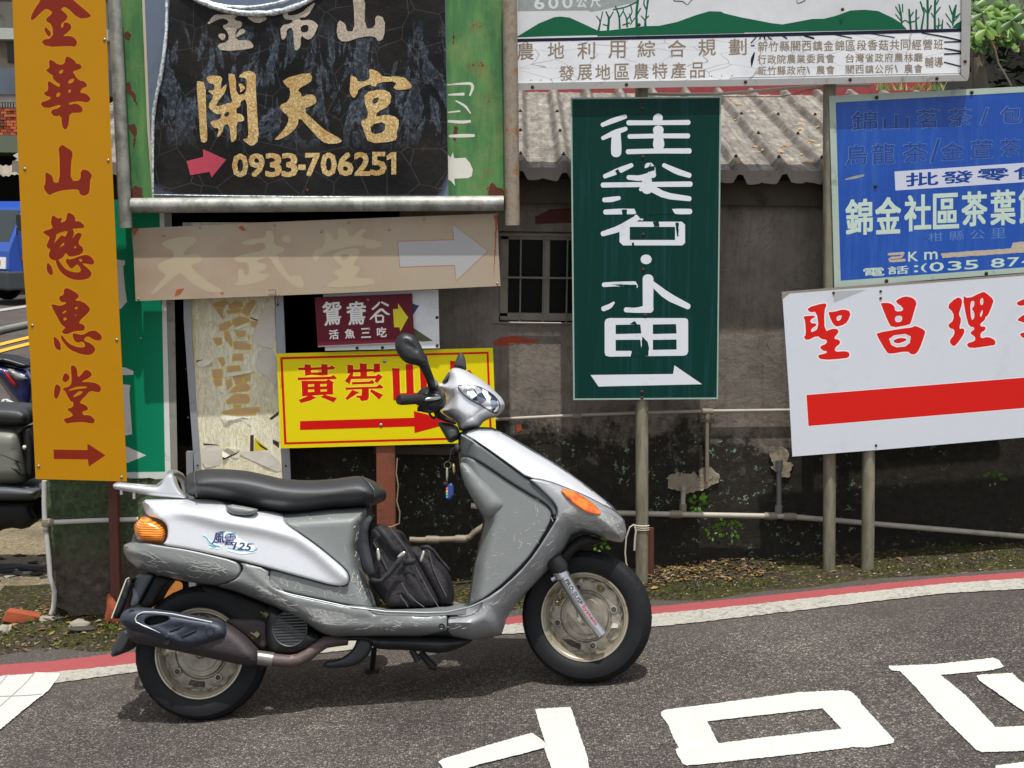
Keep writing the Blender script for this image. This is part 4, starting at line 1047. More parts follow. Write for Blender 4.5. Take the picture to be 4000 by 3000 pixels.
for q in ('655,1265 770,1360 650,1370', '590,440 620,440 605,480'):
    mb = MB(); flat(mb, WY(PYs), P('P8', q), w=.002); mb.build('bare_patch_edge', PLY, ps)
for q in ('680,325 740,210 815,200 825,550 700,520 615,480', '690,540 830,560 840,900 770,780 650,700', '225,1325 380,1330 385,1480 330,1500 230,1510', '540,1380 740,1370 860,1450 880,1560 700,1480 520,1400'):
    mb = MB(); fnc = lambda px, py, w=0: onY(px, py, PYs - .003 - .002 * math.sin(px * .05)); flat(mb, fnc, P('P8', q), sm=1); mb.build('loose_film', M('greyish_film', '#cfcabc', .5, var=.08, grime=.3, gcol='8e8672', gscale=12), ps)
AFR = M('grey_alu_frame', '#9fa3a8', .45, .4, var=.1, grime=.45, gcol='5f5d55', gscale=12)
for q in ('68,-480 122,-480 132,130 150,500 175,900 222,1520 222,1640 165,1640 165,1520 115,850 78,300', '812,-480 870,-480 885,130 905,600 945,1580 945,1640 885,1640 880,1560 850,900 825,400'):
    plate('frame_strip', PYs, 'P8', q, AFR, ps, .03, w=.006)
mb = MB()
for px in (745, 1110):
    a = onY(px, 1850, PYs + .03); mb.box((a.x, a.y, (a.z - .45) / 2 + .1), (.03, .03, a.z + .1 + .45 - .1))
mb.build('leg', AFR, ps)
screws([(727, 1442), (735, 1632), (772, 1818), (1117, 1820), (1085, 1190)], PYs - .007, ps, RUSTY, .005)

# ---- small white sign behind, maroon sign on it
wsY = 5.44
wsn = thing('white_backing_sign', base_of(1490, 1360, wsY), 'white sign with a blue and a mossy corner half hidden behind the maroon sign', 'sign')
WSM = sign_paint('aged_white_enamel', '#d5d8da', .4, grime=.25, gcol='8b8a80', gscale=6)
plate('sign_panel', wsY, 'X', '1262,1150 1712,1130 1717,1360 1270,1370', WSM, wsn, .004)
letters('printed_shape', wsY, 'C5', ['990,300 1058,322 1022,375 990,400'], M('navy_print', '#1b3468', .5), wsn, sm=0)
letters('mossy_triangle', wsY, 'C5', ['1020,465 1148,550 1080,555 1020,548'], M('moss_print', '#57563a', .9, var=.5, scale=60), wsn, sm=0)
screws([(1494, 1358), (1395, 1360), (1707, 1240), (1708, 1350)], wsY, wsn, RUSTY, .007)
mY = 5.43
ms = thing('maroon_sign', base_of(1430, 1345, mY), 'small maroon sign with white characters and a yellow arrow', 'sign')
MR = sign_paint('maroon_paint', '#641c2a', .35)
plate('sign_panel', mY, 'C5', '380,268 1012,243 1025,555 400,583', MR, ms, .004)
plate('panel_edge', mY, 'C5', '400,583 1025,555 1027,560 402,590', M('grey_edge', '#8b8784', .6), ms, .005)
WT = sign_paint('white_lettering', '#e6e6e2', .4, var=.03)
YA = sign_paint('yellow_lettering', '#d9cf30', .4, var=.03)
mb = MB()
text(mb, WY(mY), '鴛', quad('C5', '428,300 552,292 548,440 445,452'), bold=.012); text(mb, WY(mY), '鴦', quad('C5', '585,300 715,292 705,440 595,448'), bold=.012)
mb.build('lettering', WT, ms)
mb = MB(); strokes(mb, WY(mY), 'C5', ['755,345,12 790,315,14 800,300,10', '815,300,12 855,320,14', '740,410,8 780,370,16 810,345,16 825,350,14', '820,350,14 850,375,14 866,378,6', '775,388,12 780,425,12', '778,388,11 825,385,12 822,428,12', '780,428,12 825,425,12'])
mb.build('lettering', WT, ms)
mb = MB(); text_row(mb, WY(mY), '活魚三吃', quad('C5', '450,482 865,460 868,522 455,540'), bold=.02, gap=.42); mb.build('lettering', WT, ms)
letters('arrow', mY, 'C5', ['888,345 922,342 920,306 986,398 935,490 930,462 895,462'], YA, ms, sm=0)
screws([(1437, 1171), (1442, 1287)], mY, ms, STEEL, .006)

# ---- yellow sign with red characters
YY = 5.465
ys2 = thing('yellow_sign', onY(1510, 2070, YY), 'bright yellow sign with red characters and a long red arrow on a red-brown post', 'sign')
YM = sign_paint('bright_yellow_paint', '#e0cf08', .35, var=.03)
plate('sign_panel', YY, 'C5', '133,632 1535,595 1545,860 1558,1207 160,1247', YM, ys2, .004)
RD = sign_paint('bright_red_paint', '#c8100a', .4, var=.05)
plate('border_line', YY, 'C5', '157,655 1507,620 1530,1184 183,1222', RD, ys2, 0, w=.0006, holes=('173,670 1494,634 1515,1170 198,1207',))
YH = sign_paint('pale_yellow_edge', '#efe03c', .4)
YG = [('165,215 265,212 268,162 358,170 360,212 515,205 515,158 605,165 608,205 640,205 670,178 725,215 700,240 610,245 612,325 525,332 370,320 275,335 268,252 172,250', '362,250 518,245 518,282 362,285'),
      '160,362 660,345 695,320 748,368 730,385 165,400',
      ('220,410 590,410 620,385 705,435 690,450 690,610 230,640', '318,462 408,458 408,495 318,498', '500,458 595,455 595,490 500,495', '318,540 408,538 412,572 318,578', '502,540 598,535 598,568 505,572'),
      '175,695 350,620 440,660 350,705 210,742', '505,650 560,615 750,665 700,732',
      ('903,168 990,178 992,240 1090,238 1088,148 1195,158 1192,235 1300,235 1295,152 1388,155 1392,275 1300,290 1290,268 1195,275 1197,338 1330,335 1370,305 1430,350 1350,440 1310,425 1325,375 960,385 935,460 865,415 945,300 905,300', '992,285 1095,280 1098,338 985,342'),
      '970,430 1230,420 1270,395 1310,430 1290,455 975,465',
      '872,510 1340,495 1385,460 1442,505 1420,525 1222,530 1225,660 1200,700 1110,712 1080,665 1040,660 1040,630 1115,630 1120,535 880,545',
      '975,545 1078,580 900,697 872,675', '1262,535 1435,620 1378,690 1240,565',
      '1570,220 1680,225 1690,595 1785,592 1772,160 1880,165 1895,590 2000,585 1980,200 2080,200 2095,700 1590,700']
halo('letter_edging', YY, 'Y', YG, YH, ys2, 4)
letters('lettering', YY, 'Y', YG, RD, ys2, sm=0, w=.0009)
letters('lettering', YY, 'C5', ['1258,678 1312,685 1310,880 1258,880', '1310,760 1385,738 1405,765 1310,800', '1215,880 1420,872 1420,910 1215,915'], RD, ys2, sm=0)
letters('arrow', YY, 'C5', ['285,1070 1025,1048 1022,1005 1300,1075 1028,1148 1025,1105 285,1128'], RD, ys2, sm=0)
screws([(1502, 1411), (1488, 1661)], YY, ys2, STEEL, .0085)
RBP = M('red_brown_wood_post', '#75402c', .7, var=.25, scale=10, grime=.5, gcol='4a3526', gscale=9, bump=.4)
mb = MB(); a = onY(1507, 1700, YY + .03); b = onY(1512, 2075, YY + .03); h = .041
mb.prism([a + Vector((-h, -.02, 0)), a + Vector((h, -.02, 0)), a + Vector((h, .02, 0)), a + Vector((-h, .02, 0))], [b + Vector((-h, -.02, -.25)), b + Vector((h, -.02, -.25)), b + Vector((h, .02, -.25)), b + Vector((-h, .02, -.25))])
bevel(mb.build('post', RBP, ys2), .004)
mb = MB(); V = [onY(*p, YY - .005) for p in ((1552, 1790), (1548, 1850), (1556, 1900), (1550, 1960), (1562, 2000), (1560, 2045), (1530, 2058), (1490, 2062))]; mb.tube(V, .003, 6)
tag(mb.build('rope', M('frayed_rope', '#8c7f66', .9, bump=.6, bscale=200)), 'frayed rope hanging along the red-brown post', 'rope')

# ---- tall dark green sign on a pole
DY = 5.415
POLE = NT('weathered_pole'); POLE.vec = POLE.geo()
mp = POLE.n('ShaderNodeMapping'); mp.inputs['Scale'].default_value = (6, 6, 1); POLE.l(POLE.vec, mp.inputs[0])
c = POLE.ramp(POLE.noise(5, 7, .7, mp.outputs[0]), [(.3, '#5e5c4e'), (.5, '#7f7b69'), (.7, '#9a937e')])
c = POLE.mix(POLE.ramp(POLE.noise(4, 7, .75), [(.55, 0.0), (.7, .5)]), c, '#86643c')
c = POLE.mix(POLE.ramp(POLE.noise(11, 6, .8), [(.6, 0.0), (.66, .6)]), c, '#a8b3b5')
POLE.col(c); POLE.set(Roughness=.6, Metallic=.25); POLE.bump(POLE.noise(80, 5, .7), .3, .002)
def pole(px0, py0, px1, py1, Y, r, parent, mt=None, name='pole'):
    V = [onY(px0 + (px1 - px0) * t, py0 + (py1 - py0) * t, Y) for t in np.linspace(0, 1, 9)]
    V[-1] = V[-1] + Vector((0, 0, -.06)); mb = MB(); mb.tube(V, r, 18); return autosmooth(mb.build(name, mt or POLE.m, parent), 50)
gsn = thing('green_sign', onY(2508, 2240, 5.46), 'tall dark green sign with white rounded characters and arrow on a grey pole', 'sign')
pole(2506, 340, 2508, 2245, DY + .037, .0275, gsn)
DG = NT('dark_green_sign_paint'); DG.vec = DG.geo()
DG.b.inputs['Specular IOR Level'].default_value = .15
c = DG.mix(DG.noise(2, 5, .6), '#042e29', '#07382f')
mp = DG.n('ShaderNodeMapping'); mp.inputs['Scale'].default_value = (16, 1, .5); DG.l(DG.vec, mp.inputs[0])
c = DG.mix(DG.math('MULTIPLY', DG.ramp(DG.noise(3, 5, .7, mp.outputs[0]), [(.52, 0.0), (.75, 1.0)]), .4), c, '#2a5663')
DG.col(c); DG.set(Roughness=.4)
plate('sign_panel', DY, 'G', '38,42 820,35 803,1605 52,1610', DG.m, gsn, .004)
plate('border_line', DY, 'G', '38,42 820,35 803,1605 52,1610', M('pale_green_edge', '#8fa79c', .5, var=.15, scale=20), gsn, .0, w=.0012, holes=('46,50 812,43 796,1597 60,1602',))
WS2 = sign_paint('worn_white_film', '#d6dae0', .45, grime=.25, gcol='9aa0a4', gscale=18)
mb = MB()
strokes(mb, WY(DY), 'G', ['203,183,22 260,160,28 322,140,22', '205,252,20 270,222,30 325,203,22', '275,228,46 275,300,55 275,330,52', '338,172,26 490,172,24 650,170,26', '488,148,52 493,152,54', '343,243,24 490,240,24 648,240,26', '493,208,56 495,240,44 495,285,62 495,310,44', '335,322,26 490,318,26 655,318,28'])
strokes(mb, WY(DY), 'G', ['215,450,22 290,420,32 355,392,22', '522,392,22 590,425,32 655,445,26', '440,402,44 455,400,44 460,430,40', '338,455,24 400,460,30 468,440,34', '205,495,26 430,492,26 660,490,28', '400,520,16 432,490,66 442,520,40', '450,508,36 530,550,34 655,566,26', '212,572,24 250,570,28 290,562,20', '435,470,50 435,520,54'])
strokes(mb, WY(DY), 'G', ['218,635,26 290,632,30 370,632,28', '562,630,22 600,632,30 658,632,28', '205,748,26 290,722,34 380,668,30', '378,660,24 410,672,14'])
flat(mb, WY(DY), P('G', '292,720 330,690 380,685 615,685 632,700 632,795 618,808 310,808 292,790'), [P('G', '345,712 580,712 580,780 345,780')], w=.0018)
strokes(mb, WY(DY), 'G', ['430,878,57 430,883,57', '440,980,56 440,1060,55 440,1125,54', '325,1142,26 380,1145,26 450,1135,46', '210,1012,24 280,1008,24 370,1008,28', '372,1010,22 382,1022,14', '208,1137,26 240,1125,26 262,1105,12', '455,1000,26 540,1072,42 648,1125,30'], w=.002)
flat(mb, WY(DY), P('G', '215,1205 222,1190 240,1185 630,1185 645,1190 648,1205 648,1360 640,1375 625,1380 240,1385 220,1380 215,1365'), [P('G', '272,1220 400,1218 405,1265 272,1268'), P('G', '465,1218 585,1216 588,1265 465,1268'), P('G', '272,1298 400,1297 405,1345 355,1355 272,1355'), P('G', '465,1298 588,1296 588,1348 465,1350')], w=.0016)
mb.build('lettering', WS2, gsn)
letters('arrow', DY, 'G', ['142,1480 570,1475 577,1430 720,1528 183,1540'], WS2, gsn, sm=0)
mb = MB()
for i, q in enumerate(('410,1280 440,1310 445,1345 440,1382 350,1385 355,1352 405,1345', '345,1215 370,1200 385,1220', '268,420 285,412 298,435 280,442', '418,408 475,395 474,418 420,430', '370,618 400,612 560,616 580,645 430,650 425,668 400,668 385,650', '305,622 330,622 330,650 308,648', '465,685 495,685 500,710 472,712', '582,690 600,690 598,760 590,760', '250,1010 380,1012 385,1026 300,1020', '355,795 365,790 368,810 358,810')):
    flat(mb, WY(DY), ragged(P('G', q), 8, 1.2), w=.0031 + .0001 * (i % 4))
mb.build('peeled_patch', DG.m, gsn)
screws([(2508, 390), (2509, 424), (2511, 614), (2513, 916), (2512, 1053), (2521, 1232), (2507, 1531), (2508, 1554)], DY, gsn, RUSTY, .007)
# string knotted round the pole
mb = MB(); ST = M('white_string', '#b9b3a1', .9)
for k, z in enumerate((2052, 2060, 2068)):
    c_ = onY(2508, z, DY + .037); mb.lathe(c_, (0, .1, 1), [(-.003, .0285), (0, .0325), (.003, .0285)], 20)
mb.build('string', ST) if False else None
V = [onY(x, y, DY - .005) for x, y in ((2478, 2048), (2460, 2060), (2446, 2100), (2442, 2160), (2446, 2200), (2458, 2230))]; mb.tube(V, .0035, 6)
V = [onY(x, y, DY - .005) for x, y in ((2478, 2050), (2484, 2075), (2480, 2110), (2478, 2150))]; mb.tube(V, .0045, 6)
tag(mb.build('string', ST), 'pale string knotted round the grey pole just right of the scooter nose', 'string')
mb = MB(); V = [onY(2540, 2062, 5.54), onY(2540, 2270, 5.54)]; mb.tube(V, .017, 8); tag(autosmooth(mb.build('wooden_stake', BRN)), 'short reddish-brown stake behind the grey pole', 'stake')

# ---- big white framed board, top right
LY = 5.395
bs = thing('large_white_board', onY(3240, 2200, LY + .07), 'large white framed board with green hills, bare trees and rows of small worn characters', 'sign')
LW = NT('crackled_white_board'); LW.vec = LW.geo()
c = LW.ramp(LW.noise(3, 6, .65), [(.3, '#bfc0c2'), (.6, '#d3d5d8')])
c = LW.mix(LW.ramp(LW.noise(2.2, 7, .75), [(.58, 0.0), (.75, .35)]), c, '#8c897c')
LW.col(c); LW.set(Roughness=.45)
LW2 = NT('cracked_white_film'); LW2.vec = LW2.geo()
c = LW2.ramp(LW2.noise(4, 6, .65), [(.3, '#cdd0d4'), (.6, '#dfe1e4')])
mp = LW2.n('ShaderNodeMapping'); mp.inputs['Scale'].default_value = (1.0, 1, 3.2); LW2.l(LW2.vec, mp.inputs[0])
nz = LW2.n('ShaderNodeTexNoise'); nz.inputs['Scale'].default_value = 3; LW2.l(mp.outputs[0], nz.inputs[0])
ad = LW2.n('ShaderNodeMixRGB'); ad.inputs[0].default_value = .12; LW2.l(mp.outputs[0], ad.inputs[1]); LW2.l(nz.outputs[1], ad.inputs[2])
ck = LW2.ramp(LW2.vor(6.5, 'DISTANCE_TO_EDGE', vec=ad.outputs[0]), [(0, .8), (.014, 0.0)])
c = LW2.mix(ck, c, '#77777a'); LW2.col(c); LW2.set(Roughness=.45)
plate('board_panel', LY, 'X', '2008,-60 3758,-60 3758,128 2012,160', LW.m, bs, .004)
plate('board_panel', LY, 'X', '2011,162 3758,128 3752,296 2011,325', LW2.m, bs, .005)
GRN = sign_paint('hill_green', '#0b5a3c', .45, var=.06)
NAVY = sign_paint('navy_black', '#15142b', .45)
letters('hill', LY, 'N', ['82,352 300,220 440,162 500,155 590,165 700,215 850,285 860,330 400,340', '850,290 960,285 1300,245 1430,242 1600,205 1780,140 1900,105 2010,108 2040,125 2230,170 2230,312 1500,328 850,342'], GRN, bs, sm=0)
letters('hill', LY, 'M', ['0,140 200,175 380,210 480,222 600,200 750,172 860,170 960,145 1100,95 1230,88 1350,100 1480,160 1560,210 1612,268 0,300 0,140', '2020,255 2060,215 2112,185 2112,260'], GRN, bs, sm=0)
plate('ruled_line', LY, 'X', '2009,152 2850,133 3755,111 3755,124 2850,147 2011,164', NAVY, bs, 0, w=.0022)
mb = MB()
strokes(mb, WY(LY), 'N', ['860,290,22 880,200,14 840,150,10', '880,200,12 900,110,10', '950,280,24 960,170,20 930,110,12', '960,180,14 1000,110,10', '1060,265,20 1055,150,16 1020,60,14', '1060,160,12 1100,90,10 1080,70,10', '1130,250,18 1125,170,14 1095,110,10', '1130,180,12 1180,120,12 1160,40,12', '1220,250,26 1215,130,22 1230,0,24', '1215,150,16 1255,80,12', '1170,200,12 1150,130,10', '1300,250,26 1300,180,16 1330,150,12', '1295,190,14 1262,150,10', '1305,170,14 1315,80,16 1325,0,20', '1310,90,14 1285,40,14 1290,0,12', '1000,90,14 1110,70,12 1220,20,14', '905,230,12 940,240,12', '1090,235,14 1150,215,14', '1160,230,10 1200,170,10'])
strokes(mb, WY(LY), 'M', ['1565,215,16 1560,130,18 1540,40,12', '1560,150,12 1510,60,10', '1560,190,10 1510,130,10', '1575,110,10 1572,40,12', '1648,265,18 1640,190,22 1632,85,16', '1640,215,12 1600,180,10 1570,200,10', '1640,160,12 1670,110,12', '1700,265,20 1695,180,14 1698,90,16', '1692,190,10 1650,200,12', '1705,170,10 1725,155,8', '1745,265,20 1755,200,16 1770,110,14', '1770,120,14 1735,15,14', '1800,265,18 1802,120,20 1800,0,22', '1805,120,18 1835,50,14', '1790,110,12 1765,70,14', '1868,265,22 1865,150,20 1870,0,20', '1865,170,12 1835,120,10', '1875,120,14 1915,65,12', '1880,40,12 1900,0,12', '1895,265,16 1905,200,12 1900,165,10', '1930,265,18 1938,180,10', '1885,240,14 1930,225,10', '2030,230,14 2040,120,34 2060,45,14', '2025,130,14 1998,50,12', '2020,205,12 1965,125,10', '2050,160,14 2095,125,12', '2045,190,12 2080,150,8', '2010,250,12 1975,205,10'], w=.0017)
mb.build('bare_tree_drawing', GRN, bs)
mb = MB()
strokes(mb, WY(LY), 'M', ['240,340,10 195,390,10', '280,335,12 275,355,12', '315,335,14 320,355,14', '350,335,10 380,358,12', '480,325,12 520,350,14', '680,325,14 765,348,18', '950,312,10 1110,345,10', '1280,305,8 1500,340,10', '1750,300,10 1930,330,14 2110,370,14', '1955,382,12 2110,378,14', '1955,440,12 2110,470,16', '1955,492,14 2110,485,14', '1952,565,12 2105,605,12', '225,480,12 205,540,30 200,600,8', '195,415,10 225,415,10', '2110,270,5 2110,500,5 2103,668,5', '2103,668,4 1200,685,4 0,710,4'], w=.0024)
strokes(mb, WY(LY), 'M', ['612,0,5 615,35,6 680,10,8 690,-10,8'], w=.0024)
strokes(mb, WY(LY), 'N', ['1565,-10,8 1570,10,8 1650,10,8 1695,50,5 1720,15,6 1750,-10,6'], w=.0024)
mb.build('drawn_line', NAVY, bs)
BRT = M('worn_brown_lettering', '#857562', .6, var=.25, scale=50, grime=.8, gcol='b5ab99', gscale=40)
mb = MB()
for ch, q in zip('農地利用綜合規劃', ('95,405 255,400 250,560 95,565', '385,400 540,395 535,548 385,552', '660,400 828,392 825,552 665,555', '952,385 1115,382 1112,545 955,548', '1228,385 1395,382 1392,535 1228,540', '1512,378 1682,375 1678,535 1515,538', '1798,370 1962,366 1960,520 1800,525', '2085,365 2250,360 2250,515 2085,520')):
    text(mb, WY(LY), ch, quad('N', q), w=.0012, bold=.008)
for ch, q in zip('發展地區農特產品', ('490,620 628,615 625,755 490,760', '665,608 802,604 798,750 665,755', '832,605 972,602 970,745 832,750', '1012,600 1150,596 1148,745 1012,748', '1190,598 1332,595 1330,740 1190,744', '1368,594 1508,590 1506,738 1368,742', '1542,590 1684,586 1682,735 1542,738', '1722,588 1860,584 1858,730 1722,734')):
    text(mb, WY(LY), ch, quad('N', q), w=.0012, bold=.008)
text_row(mb, WY(LY), '新竹縣關西鎮金錦區段香菇共同經營班', quad('M', '250,378 1950,355 1950,450 250,468'), w=.0012, bold=.01, gap=.16)
text_row(mb, WY(LY), '行政院農業委員會_台灣省政府農林廳', quad('M', '250,500 1760,480 1760,560 250,582'), w=.0012, bold=.01, gap=.14)
text_row(mb, WY(LY), '新竹縣政府、農會_關西鎮公所、農會', quad('M', '250,605 1760,585 1760,662 250,685'), w=.0012, bold=.01, gap=.14)
text_row(mb, WY(LY), '輔導', quad('M', '1772,520 1945,515 1945,610 1772,618'), w=.0012, bold=.01, gap=.12)
mb.build('lettering', BRT, bs)
for q in ('225,752', '320,750', '415,747', '1922,715', '2018,713', '2115,711'):
    p = P('N', q)[0]; screws([p], LY - .0003, bs, M('grey_dot', '#8b8a86', .8), .0028, 'printed_dot', .0004)
GP = M('grey_worn_patch', '#8f9795', .6, var=.3, scale=60, grime=.5, gcol='5f6865', gscale=50)
letters('worn_patch', LY, 'N', ['100,-60 100,105 760,98 790,112 870,100 1230,15 1260,-60'], GP, bs, sm=0)
mb = MB(); text_row(mb, WY(LY), '600公尺', quad('N', '235,-25 900,-40 900,65 240,88'), w=.0018, bold=.02, gap=.3); mb.build('lettering', M('pale_film', '#c9cfcd', .5), bs)
ALF = M('aluminium_frame', '#a8a7a3', .42, .45, var=.1, scale=10, grime=.55, gcol='5a564c', gscale=16, gthr=.56)
def frame_bar(a, crop='X', w=.012, par=None, mt=None, Y=LY):
    mb = MB(); flat(mb, WY(Y), P(crop, a), w=w, thick=.03); return bevel(mb.build('frame_bar', mt or ALF, par), .002, 1)
frame_bar('1990,353 2011,325 3000,308 3752,292 3778,316 3000,334', par=bs)
frame_bar('1976,-60 2008,-60 2010,324 1988,351 1976,335', par=bs); frame_bar('3758,-60 3796,-60 3786,300 3779,315 3754,291', par=bs)
screws([(2080, 340), (2447, 330), (2912, 320), (3321, 311), (3660, 306), (2000, 247), (3770, 240), (2496, 97), (3291, 37)], LY - .0125, bs, RUSTY, .0075)
pole(2506, -60, 2506, 385, LY + .05, .0285, bs, name='short_pole') if False else None
mb = MB(); V = [onY(x, 40, LY + .05) for x in (2010, 3200, 3760)]; mb.tube(V, .02, 10); mb.build('back_rail', ALF, bs)
pole(3240, -60, 3240, 2198, LY + .075, .027, bs)
mb = MB()
for px in (2506, 3240):
    a = onY(px, 200, LY + .03); mb.box((a.x, LY + .05, a.z), (.03, .05, .03))
mb.build('bracket', ALF, bs)

# ---- blue tea sign
UY = 5.435
us = thing('blue_tea_sign', onY(3400, 2200, UY), 'weathered blue sign with pale green frame, worn tea shop characters and a phone number', 'sign')
UB = NT('weathered_blue'); UB.vec = UB.geo()
c = UB.ramp(UB.noise(2.5, 6, .6), [(.3, '#0a3f98'), (.6, '#124ca6')])
mp = UB.n('ShaderNodeMapping'); mp.inputs['Scale'].default_value = (7, 1, .35); UB.l(UB.vec, mp.inputs[0])
c = UB.mix(UB.math('MULTIPLY', UB.ramp(UB.noise(3, 6, .7, mp.outputs[0]), [(.5, 0.0), (.72, 1.0)]), .28), c, '#4c7cc0')
c = UB.mix(UB.math('MULTIPLY', UB.ramp(UB.noise(14, 8, .8), [(.62, 0.0), (.68, 1.0)]), .6), c, '#20386a')
UB.col(c); UB.set(Roughness=.4); UB.bump(UB.noise(6, 5, .6), .25, .01)
plate('sign_panel', UY, 'U', '78,90 1720,10 1720,1478 120,1605', UB.m, us, .004)
UF = M('pale_green_frame', '#a5b4a8', .55, var=.15, scale=10, grime=.5, gcol='5b6659', gscale=14)
for q in ('78,90 1720,10 1720,55 130,142', '78,88 130,142 170,1555 120,1605', '120,1605 170,1552 1720,1438 1720,1478'): plate('frame_bar', UY, 'U', q, UF, us, .012, w=.003)
DB = M('ghost_blue_lettering', '#173b82', .5, var=.3, scale=40); LB = M('pale_blue_trace', '#5578b4', .5, var=.2, scale=30)
def cells(mb, fn, s, lst, crop, **k):
    for ch, q in zip(s, lst):
        x0, y0, x1, y1 = q; dx = (x1 - x0) * -.05
        text(mb, fn, ch, quad(crop, f'{x0},{y0} {x1},{y0 + dx} {x1},{y1 + dx} {x0},{y1}'), **k)
r1 = ((255, 215, 460, 370), (505, 240, 710, 362), (770, 195, 945, 350), (1020, 190, 1205, 335), (1270, 185, 1340, 320), (1432, 175, 1600, 310))
r2 = ((205, 480, 382, 642), (415, 470, 600, 635), (660, 462, 855, 620), (875, 430, 960, 620), (960, 460, 1145, 602), (1200, 440, 1370, 588), (1432, 430, 1590, 572))
mb = MB(); cells(mb, WY(UY), '錦山茗茶/包', r1, 'U', w=.0008, bold=.02); cells(mb, WY(UY), '烏龍茶/金萱茶', r2, 'U', w=.0008, bold=.014); mb.build('ghost_lettering', LB, us)
sh = lambda r: tuple((a + 4, b + 2, c_ - 2, d - 2) for a, b, c_, d in r)
mb = MB(); cells(mb, WY(UY), '錦山茗茶/包', sh(r1), 'U', w=.0012, bold=.004); cells(mb, WY(UY), '烏龍茶/金萱茶', sh(r2), 'U', w=.0012, bold=.004); mb.build('ghost_lettering', DB, us)
mb = MB(); text_row(mb, WY(UY), '柑縣公里', quad('U', '835,1175 1500,1130 1500,1210 840,1245'), w=.0008, bold=.0, gap=.3); mb.build('ghost_lettering', LB, us)
WBX = sign_paint('white_strip', '#c3c8d8', .45, var=.05)
letters('white_strip', UY, 'U', ['595,688 1720,612 1720,765 603,838'], WBX, us, sm=0)
UBL = sign_paint('blue_lettering', '#123f8e', .45)
mb = MB(); cells(mb, WY(UY), '批發零售', ((688, 702, 940, 805), (970, 690, 1215, 785), (1250, 672, 1500, 765), (1540, 658, 1780, 752)), 'U', w=.0016, bold=.018); mb.build('lettering', UBL, us)
PGL = sign_paint('pale_green_lettering', '#bccfc2', .5, var=.12, scale=40)
mb = MB(); cells(mb, WY(UY), '錦金社區茶葉館', ((213, 915, 418, 1190), (448, 900, 642, 1180), (678, 882, 880, 1158), (905, 870, 1100, 1140), (1130, 855, 1325, 1120), (1358, 842, 1548, 1112), (1582, 830, 1780, 1100)), 'U', w=.001, bold=.016); mb.build('lettering', PGL, us)
mb = MB(); cells(mb, WY(UY), '電話:(035', ((350, 1455, 515, 1518), (545, 1440, 705, 1502), (750, 1430, 782, 1485), (805, 1418, 850, 1485), (872, 1408, 985, 1480), (1018, 1400, 1125, 1470), (1150, 1392, 1258, 1462)), 'U', w=.001, bold=.016)
cells(mb, WY(UY), '874', ((1358, 1378, 1465, 1448), (1490, 1370, 1580, 1440), (1600, 1362, 1700, 1432)), 'U', w=.001, bold=.016)
cells(mb, WY(UY), 'Km', ((705, 1325, 780, 1398), (832, 1325, 935, 1385)), 'U', w=.001, bold=.016); mb.build('lettering', PGL, us)
CHP = M('chipped_beige', '#b3a593', .8, var=.35, scale=90)
mb = MB(); strokes(mb, WY(UY), 'U', ['550,1342,20 665,1335,24', '660,1345,18 650,1365,18 570,1372,20', '555,1378,16 560,1398,20 675,1388,22'], w=.001); flat(mb, WY(UY), ragged(P('U', '960,1335 1520,1295 1530,1250 1720,1230 1720,1320 975,1372'), 10, 1.5), w=.001); mb.build('chipped_arrow', CHP, us)
mb = MB(); stroke(mb, WY(UY), P('U', '208,750,10 280,735,24 350,718,16'), .001); mb.build('scratch', M('scratch_grey', '#8f918f', .7, var=.4, scale=90), us)
screws([(3425, 381), (3796, 361), (3420, 727), (3463, 1097), (3853, 1068)], UY - .003, us, M('black_rivet', '#1e1b18', .7), .008)

